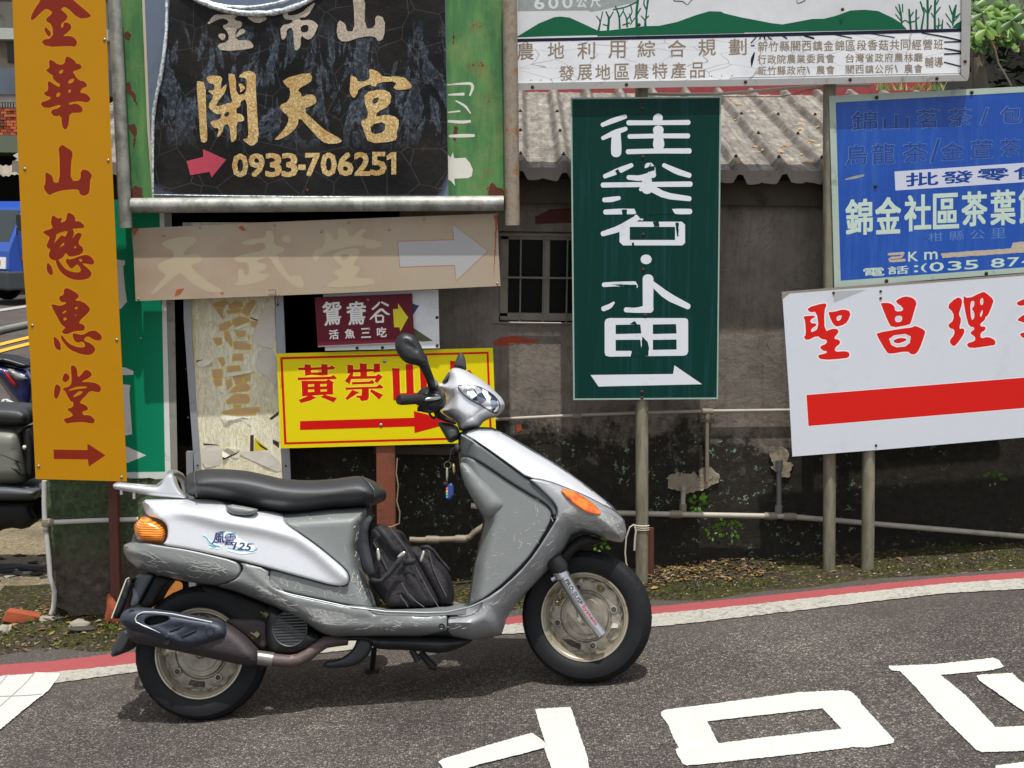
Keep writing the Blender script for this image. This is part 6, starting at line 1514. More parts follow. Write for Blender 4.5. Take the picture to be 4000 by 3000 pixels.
# wheels
def wheel(name, px, py, yaw, R_px, slots, bolts, hub_r=.062):
    C = SF(px, py, 0); ex = SF.ex; up = SF.up; n = SF.n
    ax = (n * math.cos(yaw) - ex * math.sin(yaw)).normalized(); e1 = (ex * math.cos(yaw) + n * math.sin(yaw)).normalized()
    R = (SF(px + R_px, py, 0) - C).length
    k = R / .218
    tp = [(.030, .140), (.036, .146), (.043, .154), (.0485, .170), (.0485, .188), (.0465, .1985), (.0445, .1995), (.038, .2075), (.026, .2140), (.013, .2172), (0, .218)]
    prof = [(h * k, r * k) for h, r in tp] + [(-h * k, r * k) for h, r in reversed(tp[:-1])]
    root = MB(); root.lathe(C, ax, prof, 96); ty = autosmooth(root.build(name, TYRE.m, sc_), 28)
    mb = MB()   # sipes: black strips laid on both shoulders, standing in for groove shade
    nS = 34
    def onT(a, h, r): return C + ax * h * k + (e1 * math.cos(a) + up * math.sin(a)) * r * k
    for i in range(nS):
        a = 2 * math.pi * i / nS
        for sg in (1, -1):
            pts = [(a, .0445, .1997), (a + .035, .038, .2080), (a + .07, .026, .2146), (a + .10, .013, .2177)]
            V = []
            for (t, h, r) in pts:
                for dt in (-.015, .015): V.append(onT(t + dt, h * sg, r + .0004))
            mb.add(V, [(0, 1, 3, 2), (2, 3, 5, 4), (4, 5, 7, 6)])
    sp = mb.build('tread_groove', BLKM, ty); sp['kind'] = 'stuff'
    rp = [(.030, .146), (.037, .1475), (.0405, .1455), (.040, .141), (.035, .1385), (.033, .136), (.0345, .1335), (.031, .1305), (.014, .128), (.006, .124), (-.006, .124), (-.031, .1305), (-.04, .141), (-.0405, .1455), (-.03, .146)]
    mb = MB(); mb.lathe(C, ax, [(h * k, r * k) for h, r in rp], 72); rim = autosmooth(mb.build('rim', LIPM, ty), 40)
    # pressed disc with real slots
    Rr = .1245
    def arc_slot(a, half, r0, r1):
        p = [(r1 * math.cos(a + half * t), r1 * math.sin(a + half * t)) for t in np.linspace(-1, 1, 7)] + [(r0 * math.cos(a + half * t), r0 * math.sin(a + half * t)) for t in np.linspace(1, -1, 7)]
        return chaikin(p, 1)
    circ = [(Rr * math.cos(t), Rr * math.sin(t)) for t in np.linspace(0, 2 * math.pi, 49)[:-1]]
    hl = [arc_slot(math.radians(a), math.radians(h), .0915, .1115) for a, h in slots]
    ex_ = [(r * math.cos(t), r * math.sin(t)) for r in (.0875, .083, .079, .075, .071, .118, .104) for t in np.linspace(0, 2 * math.pi, 49)[:-1]]
    ex_ = [q for q in ex_ if all(dist_to([q], h)[0] > .002 and not inside([q], h)[0] for h in hl)]
    vs, fs = cdt(circ, hl, ex_ + [(0, 0)])
    def hh(r): return .006 if r > .118 else .012 if r > .0835 else (.007 if r > .0755 else .020)
    fr_ = [C + e1 * x * k + up * y * k + ax * hh(math.hypot(x, y)) * k for x, y in vs]; bk_ = [p - ax * .004 * k for p in fr_]
    mb = MB(); ffo = [tuple(f) for f in fs]; mb.add(fr_ + bk_, ffo + [tuple(len(fr_) + i for i in reversed(f)) for f in ffo])
    dsc = autosmooth(recalc(mb.build('wheel_disc', RIMM.m, ty)), 30)
    for a in bolts:
        a = math.radians(a); c_ = C + (e1 * math.cos(a) + up * math.sin(a)) * .098 * k + ax * .012 * k
        mb = MB(); mb.lathe(c_, ax, [(0, .015), (.005, .0135), (.0055, .011), (.0055, .0085), (-.002, .0075)], 16); autosmooth(mb.build('bolt_boss', RIMM.m, dsc), 30)
        mb = MB(); mb.lathe(c_, ax, [(.001, .008), (.004, .006), (.004, 0)], 8); mb.build('wheel_bolt', DKG, dsc)
    mb = MB(); mb.lathe(C, ax, [(.019, .063), (.024, .060), (.024, .02), (.03, .018), (.034, .012), (.034, 0)], 40); autosmooth(mb.build('hub', RIMM.m, ty), 30)
    return C, ax, e1, up, k, ty
FC, fax, fe1, fup, fk, fty = wheel('front_wheel', 2291, 2406, math.radians(13), 256, [(146, 19), (56, 8), (-34, 17), (-124, 19)], (9, -81, -172, 99))
RC, rax, re1, rup, rk_, rty = wheel('rear_wheel', 791, 2548, math.radians(1), 258, [(-102, 15), (18, 15), (138, 15), (78, 8)], (-147, -59, 50, 108))
# front fork leg, boot and axle link
FW = .088
def Bf(s, w=FW): return [SF(p[0], p[1], w) for p in P('B', s)]
mb = MB(); V = Bf('1400,668 1440,745 1520,880 1600,1000 1660,1075'); mb.tube(V, [.0205, .0205, .0212, .0212, .0185], 20); fork = autosmooth(mb.build('fork_leg', CHROME, sc_), 50)
mb = MB(); V = Bf('1365,600 1395,655 1410,690'); mb.tube(V, [.033, .033, .026], 18); autosmooth(mb.build('fork_boot', BLKP, sc_), 50)
mb = MB(); V = Bf('1375,705 1410,735 1420,700'); mb.tube(Bf('1395,672 1420,720'), .026, 14); mb.tube(Bf('1350,735 1385,715'), .009, 8); autosmooth(mb.build('fork_bracket', CHROME, sc_), 50)
blob('link_arm', SF, ('B', '1500,900 1530,905 1570,960 1590,1000 1560,1010 1510,990'), FW - .02, .008, 8, CHROME, sc_, step=10)
mb = MB(); a = Bf('1530,980', FW - .008)[0]; mb.lathe(a, fax, [(0, .013), (.008, .013), (.01, .009), (.01, .005), (.014, .005), (.014, 0)], 6); autosmooth(mb.build('axle_nut', M('axle_nut_steel', '#b9b49c', .4, .7), sc_), 30)
mb = MB(); V = Bf('1460,830 1540,960 1600,1000', -.085); mb.tube(Bf('1400,668 1660,1075', -.085), .0205, 12); mb.build('fork_leg', CHROME, sc_)
ffn = lambda px, py, w=0: SF(px, py, FW + .0216 + w)
TXTB = M('fork_text_black', '#1c1c22', .5); TXTR = M('fork_text_red', '#b8252c', .5)
def rowtext(s, a, b, hgt, mt, bold=.02):
    a = np.array(a); b = np.array(b); d = (b - a) / np.linalg.norm(b - a); nn = np.array([d[1], -d[0]])
    TLq, TRq, BRq, BLq = a + nn * hgt / 2, b + nn * hgt / 2, b - nn * hgt / 2, a - nn * hgt / 2
    mb = MB(); text(mb, ffn, s, [TLq, TRq, BRq, BLq], w=.0003, bold=bold); mb.build('printed_text', mt, fork)
pa = P('B', '1440,735 1535,885')[:2]; rowtext('PRO-SUSP', pa[0], pa[1], 17, TXTB)
pa = P('B', '1542,893 1625,1010')[:2]; rowtext('System', pa[0], pa[1], 19, TXTR)
# dark wheel arch lining behind the front wheel
blob('wheel_arch', SF, ('B', '1370,600 1500,470 1560,452 1620,470 1700,500 1600,520 1500,560 1440,640 1390,690 1340,680'), 0, .10, 25, BLKM, sc_, step=18)
# rear: inner mudguard, plate holder, number plate, flap
blob('inner_mudguard', SF, ('A', '300,745 415,772 385,800 335,865 298,945 205,945 285,800'), 0, .06, 12, BLKM, sc_, step=16)
blob('engine_block', SF, ('A', '560,800 700,815 1000,935 1150,1015 1290,1098 1350,1110 1300,1190 1100,1200 950,1180 870,1120 760,1000 700,960 600,880'), -.02, .07, 20, BLKM, sc_, step=22)
blob('plate_holder', SF, ('A', '232,728 312,745 285,790 240,870 205,942 150,945 165,880 182,800 205,770 190,760'), .03, .03, 10, M('holder_grey', '#4a5057', .45), sc_, step=12)
npn = blob('number_plate', SF, ('A', '140,770 160,762 176,782 168,840 105,1008 52,1006 60,980'), 0, .09, 3, M('plate_back_black', '#141515', .5), sc_, step=14, rings=(1.5,))
mb = MB(); V = [SF(p[0], p[1], .092) for p in P('A', '54,1003 140,775 158,763')]; mb.tube(V, .0022, 6); mb.build('plate_rim', M('plate_rim_pale', '#c7cfbb', .5), npn)
blob('mud_flap', SF, ('A', '118,1060 178,1072 175,1120 158,1160 128,1205 90,1225 45,1232 60,1180 95,1110'), 0, .075, 8, M('flap_black', '#26292b', .5), sc_, step=14)
# muffler
mf = blob('muffler', SF, ('D', '205,440 215,520 260,575 450,612 700,660 950,715 1180,765 1300,785 1345,760 1350,660 1290,590 1200,500 1080,415 1000,395 700,380 400,400'), .105, .05, 52, MUFF, sc_, step=16, rings=(1.5, 4, 9, 16, 26, 40))
hs_ = blob('heat_shield', SF, ('D', '146,385 165,325 200,290 260,272 330,270 450,284 650,315 850,350 1000,385 1060,420 1082,480 1072,532 1000,560 850,605 750,625 640,605 450,540 300,480 190,440 155,410'), .135, .04, 34, SHLD, sc_, step=12, T2=.02, holes=(('D', '362,395 400,362 470,348 560,350 578,372 540,395 450,420 390,425'),),
            feat=[([q[:2] for q in P('D', '570,478 690,430')], -.008, 5), ([q[:2] for q in P('D', '668,528 818,462')], -.008, 5), ([q[:2] for q in P('D', '640,555 420,425 600,380 900,420')], .006, 14)])
mb = MB()
for q_ in ('570,480 605,462 650,440 692,426 680,445 630,470 590,484', '668,530 700,508 760,480 818,460 805,482 740,515 700,530'): blob('shield_slash', SF, ('D', q_), .172, .008, 5, M('slash_dark', '#15171c', .7), hs_, step=8, rings=(1.5,))  # raised near-black strips paint the shade of the recessed slashes
blob('shield_recess', SF, ('D', '355,395 400,355 470,342 565,345 585,372 545,400 450,426 385,430'), .135, .004, 6, BLKM, hs_, step=10)
mb = MB(); V = [SF(p[0], p[1], .181) for p in P('D', '940,402 800,370 600,328 450,312 350,312 300,335 280,370 290,400 350,430 450,470 560,520 640,555')]
VV = []
for i, v in enumerate(V): VV.append(v - SF.n * (.012 if i in (0, len(V) - 1) else .004))
mb.tube(VV, .0022, 6); mb.build('shield_line', M('pale_line', '#c4c4c0', .4), hs_)
for q, r in (('258,325', .009), ('932,480', .011), ('558,562', .008)):
    p = P('D', q)[0]; c_ = SF(p[0], p[1], .163 if q[0] == '2' else .172 if q[0] == '9' else .165); mb = MB(); mb.lathe(c_, SF.n, [(0, r * 1.5), (.005, r * 1.35), (.005, r * 1.05), (-.001, r * .95), (-.001, 0)], 16); autosmooth(mb.build('shield_bolt', BLKP, hs_), 40)
mb = MB(); V = [SF(p[0], p[1], w) for p, w in zip(P('D', '1300,700 1400,712 1500,727 1620,738 1700,722 1780,680 1850,620 1920,575 2000,560 2110,548'), (.10, .1, .1, .095, .09, .085, .08, .07, .05, .03))]
mb.tube(V, [.026, .021, .021, .0205, .0205, .0205, .0205, .0205, .0205, .02], 16); ex_o = autosmooth(mb.build('exhaust_pipe', M('rusty_exhaust', '#594c4a', .6, .3, var=.3, scale=12, grime=.9, gcol='a3866a', gscale=13, gthr=.56, bump=.3), sc_), 60)
mb = MB(); V = [SF(p[0], p[1], .1) for p in P('D', '1350,706 1480,725')]; mb.tube(V, .0245, 16); autosmooth(mb.build('exhaust_clamp', M('bluish_steel', '#8a8781', .35, .7, grime=.5, gcol='6b6274'), ex_o), 40)
# fan cover
fc = blob('fan_cover', SF, ('D', '1400,330 1420,280 1460,255 1560,300 1760,440 1880,510 1900,540 1850,620 1740,680 1600,700 1470,690 1420,650 1400,560 1395,440'), .04, .06, 40, BLKP, sc_, step=16)
cc = P('D', '1620,455')[0]; Cc = SF(cc[0], cc[1], .101); r_ = .058
mb = MB(); mb.lathe(Cc, SF.n, [(-.01, r_ * 1.02), (.002, r_ * 1.02), (.004, r_), (.002, r_ * .95), (-.004, r_ * .94)], 48); autosmooth(mb.build('grille_ring', M('grille_grey', '#3e4041', .5), fc), 40)
mb = MB(); mb.lathe(Cc - SF.n * .006, SF.n, [(0, r_ * .95), (0, 0)], 40); mb.build('grille_back', BLKM, fc)
for i in range(-5, 6):
    y = i * r_ * .17; hw = math.sqrt(max(0, (r_ * .95) ** 2 - y * y)); c_ = Cc + SF.up * y - SF.n * .002
    mb = MB(); d = (SF.ex * math.cos(.05) - SF.up * math.sin(.05)); mb.add([c_ + d * sx * hw + SF.up * sy * .0022 + SF.n * sn * .003 for sx in (-1, 1) for sy in (-1, 1) for sn in (-1, 1)], [(0, 1, 3, 2), (4, 6, 7, 5), (0, 4, 5, 1), (2, 3, 7, 6), (0, 2, 6, 4), (1, 5, 7, 3)]); mb.build('grille_slat', M('grille_grey', ''), fc)
mb = MB(); mb.lathe(Cc, SF.n, [(0, .012), (.003, .011), (.003, .006), (0, .005), (0, 0)], 20); autosmooth(mb.build('grille_boss', M('grille_grey', ''), fc), 40)
blob('swing_arm', SF, ('D', '1050,360 1400,358 1460,420 1440,640 1340,640 1250,540 1100,440'), .03, .035, 18, M('engine_brown', '#3b3331', .7, grime=.4, gcol='1f1b19'), sc_, step=18)
for q in ('1395,318', '1310,498'):
    p = P('D', q)[0]; mb = MB(); mb.tube([SF(p[0] - 14, p[1] - 3, .09), SF(p[0] + 10, p[1] + 8, .085)], .0035, 6); mb.tube([SF(p[0] + 2, p[1] + 2, .08), SF(p[0] + 18, p[1] + 12, .08)], .012, 8); mb.build('carburettor_screw', M('brass', '#5e573d', .5, .5), sc_)
# belly and stands
blob('belly_pan', SF, ('B', '-60,1080 300,1080 700,1082 850,1100 870,1108 790,1155 680,1190 560,1180 480,1170 300,1165 245,1150 200,1110 100,1110 -60,1120'), 0, .10, 30, M('belly_dark', '#25292c', .5, grime=.4, gcol='3a3631'), sc_, step=18)
blob('skid_pipe', SF, ('B', '150,1090 235,1100 245,1150 215,1210 150,1262 60,1278 -60,1280 -60,1240 40,1225 110,1180 140,1130'), .05, .03, 14, M('belly_dark', ''), sc_, step=14)
BT = M('stand_black', '#1c1d1e', .6)
mb = MB(); mb.tube([SF(p[0], p[1], .03) for p in P('B', '485,1165 505,1200 525,1238')], .011, 8); mb.tube([SF(p[0], p[1], -.05) for p in P('B', '540,1180 580,1230 622,1275')], .013, 8); mb.tube([SF(p[0], p[1], -.05) for p in P('B', '590,1268 640,1275')], .011, 8); mb.build('centre_stand', BT, sc_)
mb = MB(); a = SF(*P('B', '255,1165')[0][:2], -.07); f_ = a - SF.n * .17 - SF.up * .5 ; 
b_ = Vector((a.x - .03, a.y + .20, gz(a.x - .03, a.y + .2) + .01)); mb.tube([a, a * .5 + b_ * .5, b_], .010, 8); mb.box(b_ + Vector((0, 0, -.002)), (.05, .03, .012)); mb.build('side_stand', BT, sc_)
# handlebar cowl
HD = P('E', '605,765 640,745 700,735 745,705 765,650 772,600 800,570 860,560 960,590 1050,640 1150,700 1250,780 1330,860 1390,920 1425,985 1412,1040 1370,1092 1320,1130 1240,1150 1170,1180 1140,1220 1110,1258 990,1278 895,1312 870,1262 850,1200 790,1160 700,1110 665,1060 720,1010 738,950 727,880 690,830 640,800')
cowl = blob('handlebar_cowl', SF, HD, 0.0, .125, 58, SIL.m, sc_, step=13, rings=(1.5, 4, 9, 16, 26, 38, 50), feat=[([q[:2] for q in P('E', '850,800 1000,740 1150,770 1300,880')], .008, 14)])
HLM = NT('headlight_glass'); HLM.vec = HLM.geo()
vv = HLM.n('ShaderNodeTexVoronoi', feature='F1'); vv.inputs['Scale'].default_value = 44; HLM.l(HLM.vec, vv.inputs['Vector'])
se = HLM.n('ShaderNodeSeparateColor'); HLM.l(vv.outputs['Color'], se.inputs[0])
HLM.col(HLM.ramp(se.outputs[0], [(0, '#f4f7fa'), (.42, '#ffffff'), (.5, '#8a95a8'), (.62, '#2a3142'), (.8, '#dfe5ec'), (1, '#ffffff')], 'CONSTANT'))  # bright and dark reflections of the reflector facets painted into the colour
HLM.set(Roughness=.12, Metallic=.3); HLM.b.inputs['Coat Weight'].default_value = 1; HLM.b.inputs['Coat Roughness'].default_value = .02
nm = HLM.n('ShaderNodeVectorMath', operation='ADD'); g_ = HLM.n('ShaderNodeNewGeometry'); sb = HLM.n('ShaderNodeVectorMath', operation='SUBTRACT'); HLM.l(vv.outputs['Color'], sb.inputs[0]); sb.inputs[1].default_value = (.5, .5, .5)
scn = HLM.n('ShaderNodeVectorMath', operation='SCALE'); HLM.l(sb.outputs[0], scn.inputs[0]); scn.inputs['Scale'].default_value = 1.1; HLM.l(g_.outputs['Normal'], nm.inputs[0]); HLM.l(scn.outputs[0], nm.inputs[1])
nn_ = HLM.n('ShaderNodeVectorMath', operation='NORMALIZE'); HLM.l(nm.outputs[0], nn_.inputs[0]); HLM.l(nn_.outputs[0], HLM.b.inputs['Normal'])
def wcowl(x, y): return .125 * float(rnd(dist_to([(x, y)], chaikin(HD, 1))[0] / 58))
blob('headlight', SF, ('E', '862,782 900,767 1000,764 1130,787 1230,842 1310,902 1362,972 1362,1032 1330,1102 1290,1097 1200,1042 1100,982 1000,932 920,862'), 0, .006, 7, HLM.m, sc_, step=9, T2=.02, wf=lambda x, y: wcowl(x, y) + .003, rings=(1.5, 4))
mb = MB(); V = [SF(x, y, wcowl(x, y) + .006) for x, y in resample(chaikin(P('E', '862,782 900,767 1000,764 1130,787 1230,842 1310,902 1362,972 1362,1032 1330,1102 1290,1097 1200,1042 1100,982 1000,932 920,862'), 2), 8)]; V.append(V[0]); mb.tube(V, .002, 6, caps=False); autosmooth(mb.build('headlight_gasket', BLKP, sc_), 80)
blob('dash_visor', SF, ('E', '676,738 700,705 735,645 772,600 770,660 745,712 700,738'), 0, .09, 8, DKG, sc_, step=10)
blob('far_mirror', SF, ('E', '812,565 840,490 862,430 885,395 905,388 925,395 950,430 965,500 974,600 900,578'), -.26, .018, 18, M('grey_black_plastic', '#3a3b3d', .4), sc_, step=10)
swg = blob('switch_housing', SF, ('E', '380,872 440,805 520,780 600,770 645,800 690,832 722,880 733,950 718,1008 665,1058 600,1085 520,1095 430,1080 400,1060 430,1020 365,992 340,960'), .13, .055, 24, BLKP, sc_, step=10, T2=.04)
blob('switch_pod', SF, ('E', '430,850 520,830 620,850 690,880 700,940 640,965 540,975 450,950'), .175, .02, 14, BLKP, swg, step=10)
mb = MB(); V = [SF(p[0], p[1], w) for p, w in zip(P('E', '172,940 215,940 300,938 420,930 560,925'), (.31, .30, .28, .24, .17))]; mb.tube(V, [.0155, .0175, .0165, .0165, .0165], 18); autosmooth(mb.build('hand_grip', M('grip_rubber', '#1a1a1b', .65, bump=.5, bscale=260), sc_), 50)
mb = MB(); V = [SF(p[0], p[1], w) for p, w in zip(P('E', '480,942 520,930 580,928 660,915'), (.235, .235, .225, .2))]; mb.tube(V, [.0045, .0065, .0065, .004], 8); autosmooth(mb.build('brake_lever', M('lever_alloy', '#aab2ae', .3, .8), sc_), 60)
mb = MB(); V = [SF(p[0], p[1], w) for p, w in zip(P('E', '500,1010 530,1090 560,1140 590,1160 620,1120'), (.2, .2, .18, .16, .14))]; mb.tube(V, .004, 6); V = [SF(p[0], p[1], .16) for p in P('E', '395,1045 440,1050 520,1040')]; mb.tube(V, .009, 8); mb.build('brake_cable', BLKM, sc_)
blob('cable_boot', SF, ('E', '580,1042 650,1035 670,1090 760,1150 842,1190 858,1238 780,1215 700,1190 610,1155 585,1100'), .08, .03, 12, BLKM, sc_, step=10)
blob('steering_shroud', SF, ('E', '615,1192 700,1200 850,1232 890,1312 882,1390 820,1420 766,1450 735,1400 690,1320'), .02, .07, 16, DKG, sc_, step=12)
blob('key_switch', SF, ('E', '850,1450 880,1455 905,1500 895,1545 860,1560 835,1520 835,1480'), .05, .03, 8, M('grille_grey', ''), sc_, step=8)
# near mirror
mir = blob('mirror', SF, ('E', '150,205 195,160 240,150 290,155 370,188 430,288 480,400 520,500 460,560 400,540 350,525 280,518 200,460 142,370 125,290'), .27, .028, 30, BLKP, sc_, step=11, feat=[([q[:2] for q in P('E', '250,270 330,310 380,355')], -.006, 6)])
mb = MB(); V = [SF(p[0], p[1], w) for p, w in zip(P('E', '430,430 470,530 510,620 545,700 562,770'), (.27, .265, .255, .24, .2))]; mb.tube(V, [.02, .0165, .0145, .0135, .0135], 16, flat=.8); autosmooth(mb.build('mirror_stem', BLKP, mir), 60)
mb = MB(); mb.tube([SF(*P('E', '575,745')[0][:2], .19), SF(*P('E', '585,800')[0][:2], .17)], .017, 12); autosmooth(mb.build('mirror_clamp', BLKP, mir), 50)
# small screws and slots on the body
for q, w in (('B', '672,1022'),) and ((('B', '672,1022'), .163),):
    p = P(*q)[0]; c_ = SF(p[0], p[1], w + .002); mb = MB(); mb.lathe(c_, SF.n, [(0, .010), (.003, .009), (.001, .006), (-.004, .0055), (-.004, 0)], 16); autosmooth(mb.build('body_screw', BLKP, sc_), 40)
# keys
ky = thing('key_ring', SF(1745, 1770, .09), 'bunch of keys with a blue tag hanging from the scooter ignition', 'keys')
KM = M('key_metal', '#a8a591', .35, .8)
mb = MB(); c_ = SF(*P('C', '412,940')[0][:2], .1); mb.lathe(c_, SF.n, [(-.0015, .010), (.0015, .0115), (-.0015, .013), (-.0015, .010)], 20); mb.build('ring', KM, ky)
mb = MB(); V = [SF(p[0], p[1], .1) for p in P('C', '460,825 435,850 428,900 412,925')]; mb.tube(V, .003, 6); mb.build('cord', BLKM, ky)
blob('key', SF, ('C', '400,955 415,955 418,1010 412,1050 402,1045'), .1, .002, 2, KM, ky, step=8, rings=(1.5,))
blob('key', SF, ('C', '440,930 460,930 462,1000 448,1005'), .095, .002, 2, M('brass_key', '#9b8f6b', .4, .7), ky, step=8, rings=(1.5,))
blob('key_fob', SF, ('C', '380,1050 415,1045 418,1080 382,1085'), .098, .004, 3, BLKM, ky, step=8, rings=(1.5,))
blob('tag', SF, ('C', '402,1075 450,1048 455,1150 420,1165 400,1160'), .1, .003, 3, M('blue_tag', '#22366f', .35), ky, step=8, rings=(1.5,))
for i, cc_ in enumerate(('#d64a8e', '#e0a13a', '#4fb86a', '#3a8fd0')):
    mb = MB(); flat(mb, SF, P('C', f'402,{1085 + i * 18} 414,{1083 + i * 18} 414,{1098 + i * 18} 402,{1100 + i * 18}'), w=.1035); mb.build('tag_colour', M('tagc%d' % i, cc_, .4), ky)
# ------------------------------------------------------------------ backpack on the floorboard
bg_ = thing('backpack', SF(1640, 2370, 0), 'black nylon backpack slumped on the scooter floorboard behind the leg shield', 'backpack')
NYL = NT('black_nylon'); NYL.vec = NYL.geo(); NYL.col(NYL.mix(NYL.noise(8, 5), '#1b191d', '#2c292e')); NYL.set(Roughness=.6); NYL.b.inputs['Specular IOR Level'].default_value = .4
NYL.bump(NYL.math('ADD', NYL.math('MULTIPLY', NYL.noise(16, 4, .6, dist=1.5), 4.0), NYL.noise(500, 2)), .5, .006)
WEB = M('black_webbing', '#222429', .7, bump=.4, bscale=400)
blob('main_compartment', SF, ('BG', '330,420 400,380 520,350 640,420 760,440 830,490 880,600 960,700 1040,820 1120,960 1200,1120 1300,1300 1380,1480 1340,1555 900,1560 600,1558 560,1500 450,1350 330,1180 330,900 340,600'), .01, .10, 60, NYL.m, bg_, step=16)
blob('front_pocket', SF, ('BG', '880,700 1000,660 1120,720 1240,760 1300,880 1400,960 1500,1100 1545,1250 1560,1420 1535,1530 1340,1560 1250,1400 1120,1180 1000,960 900,820'), -.01, .09, 45, NYL.m, bg_, step=16)
blob('side_pocket', SF, ('BG', '820,980 960,940 1040,1080 1180,1300 1330,1530 1100,1560 900,1558 780,1400 740,1250 800,1150'), .06, .055, 32, NYL.m, bg_, step=14, feat=[([q[:2] for q in P('BG', '860,1050 960,1150 1080,1300')], .006, 12), ([q[:2] for q in P('BG', '840,1250 950,1400 1050,1500')], -.006, 10)])
blob('bottom_pocket', SF, ('BG', '560,1200 760,1180 800,1300 900,1420 1040,1530 900,1558 600,1556 560,1480'), .07, .04, 26, NYL.m, bg_, step=14)
blob('top_flap', SF, ('BG', '380,600 440,520 520,400 620,430 760,470 880,680 890,760 830,860 700,870 640,960 590,1010 520,900 440,780 390,700'), .07, .04, 24, NYL.m, bg_, step=14, feat=[([q[:2] for q in P('BG', '430,580 520,760 600,950')], -.006, 7), ([q[:2] for q in P('BG', '640,430 760,600 870,760')], -.005, 7)])
def ribbon(name, s, wd, w, mt, parent=None, thick=.002):
    pts = P('BG', s); mb = MB(); n = len(pts); A = []; Bq = []
    for i, p in enumerate(pts):
        a = pts[max(0, i - 1)]; b = pts[min(n - 1, i + 1)]; dx, dy = b[0] - a[0], b[1] - a[1]; l = math.hypot(dx, dy); nx, ny = -dy / l, dx / l
        hw = (p[2] if len(p) > 2 else wd) / 2; ww = w + .008 * math.sin(i * 1.3)
        A.append(SF(p[0] + nx * hw, p[1] + ny * hw, ww)); Bq.append(SF(p[0] - nx * hw, p[1] - ny * hw, ww + .004))
    mb.add(A + Bq, [(i, i + 1, n + i + 1, n + i) for i in range(n - 1)]); o = autosmooth(mb.build(name, mt, parent or bg_), 80)
    md = o.modifiers.new('t', 'SOLIDIFY'); md.thickness = thick; return o
ribbon('shoulder_strap', '370,250,60 300,330,100 260,450,120 250,600,150 270,750,160 310,900,150 360,1060,120 400,1110,90', 1, .155, WEB)
ribbon('strap_loop', '320,1130,40 420,1180,70 520,1180,70 640,1060,80 740,930,90 800,850,60', 1, .15, WEB)
ribbon('carry_handle', '460,400,70 560,520,90 680,700,100 780,830,100', 1, .125, WEB)
ribbon('side_strap', '820,920,90 960,900,90 1010,880,60', 1, .13, WEB)
ribbon('pocket_flap', '1080,700,60 1180,690,60 1260,740,50 1360,870,40 1440,960,40 1495,1030,30', 1, .08, WEB)
PIP = M('grey_piping', '#4b4b50', .6)
for s_, w_q in (('900,780 1000,960 1120,1180 1240,1400 1340,1555', .125), ('400,620 480,760 560,930 600,1010', .118), ('800,1200 900,1360 1010,1470 1130,1555', .128), ('640,420 760,560 880,720 870,790', .115), ('1180,700 1230,860 1260,1000 1350,1200 1450,1400', .085), ('780,1370 850,1470 900,1550', .12)):
    mb = MB(); V = [SF(p[0], p[1], w_q) for p in P('BG', s_)]; mb.tube(V, .0018, 6); mb.build('piping', PIP, bg_)
ZP = M('zip_pull_metal', '#c9c6b8', .25, .85)
for s_ in ('440,710 478,705 495,760 505,880 480,905 455,880 445,800', '730,830 820,745 862,750 865,790 800,840 745,860', '1110,735 1145,740 1130,820 1100,905 1070,912 1065,880 1090,800'):
    blob('zip_pull', SF, ('BG', s_), .14, .004, 4, ZP, bg_, step=8, rings=(1.5,))
mb = MB(); V = [SF(p[0], p[1], .15) for p in P('BG', '295,1080 340,1165')]; mb.tube(V, .003, 6); mb.build('buckle', M('orange_buckle', '#a97745', .5), bg_)
# ------------------------------------------------------------------ background, left
def facegrid(mb, pts): mb.add(pts, [(0, 1, 2, 3)])
BYY = 29.0
def bq(px, py, Y=BYY): return onY(px, py, Y)
hb = thing('brick_house', onG(-300, 1160), 'old house across the road with brick balcony wall, white balusters and beige upper storey', 'house')
BEI = M('beige_render', '#8a7d6c', .9, grime=.5, gcol='4b4439', gscale=1.2, var=.15, scale=1)
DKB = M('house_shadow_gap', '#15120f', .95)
def bx(name, px0, px1, py0, py1, Y, d, mt, par=hb):
    a = onY(px0, py1, Y); b = onY(px1, py0, Y); mb = MB(); mb.box(((a.x + b.x) / 2, Y + d / 2, (a.z + b.z) / 2), (abs(b.x - a.x), d, abs(b.z - a.z))); return mb.build(name, mt, par)
bx('wall', -1500, 420, -900, 10, BYY + .4, 6, M('dark_old_render', '#3a302b', .95, grime=.6, gcol='211a16', gscale=1, bump=.3), hb)
bx('stained_wall', -1500, 420, 12, 112, BYY + .3, 6, M('grey_stained_render', '#5c5a52', .95, grime=.8, gcol='24211d', gscale=3), hb)
bx('cornice', -1500, 420, 114, 134, BYY - .3, 6, M('pale_cornice', '#a9aca2', .8, grime=.4, gcol='6c6e64'), hb)
bx('wall', -1500, 420, 136, 268, BYY, 6, BEI)
w1 = bx('window', 30, 62, 168, 245, BYY - .03, .06, M('dark_pane', '#17120e', .3))
w1.rotation_euler = (0, 0, 0)
bx('balcony_slab', -1500, 420, 270, 350, BYY - .5, 6, M('blue_grey_slab', '#55606a', .85, grime=.3, gcol='363d42', gscale=1.5))
bx('recess', -1500, 420, 352, 420, BYY + 1.2, 5, DKB)
bx('handrail', -1500, 420, 374, 380, BYY - .4, .08, M('pale_baluster', '#a9a79c', .8))
for i in range(22):
    px = -130 + i * 11; a = onY(px, 420, BYY - .4); b = onY(px, 380, BYY - .4); mb = MB(); mb.box(((a.x + b.x) / 2, BYY - .36, (a.z + b.z) / 2), (.035, .05, b.z - a.z)); mb.build('baluster', M('pale_baluster', ''), hb)
bx('wall_backing', -1500, 420, 421, 531, BYY - .28, 6, M('old_mortar', '#3e2a22', .95))
BRK = [M('house_brick%d' % i, c, .9, var=.2, scale=3) for i, c in enumerate(('#a4502f', '#b45c37', '#8c4228', '#6d3a2a'))]
bwid = 25.5; bh = 11.8
bmesh_cache = {}
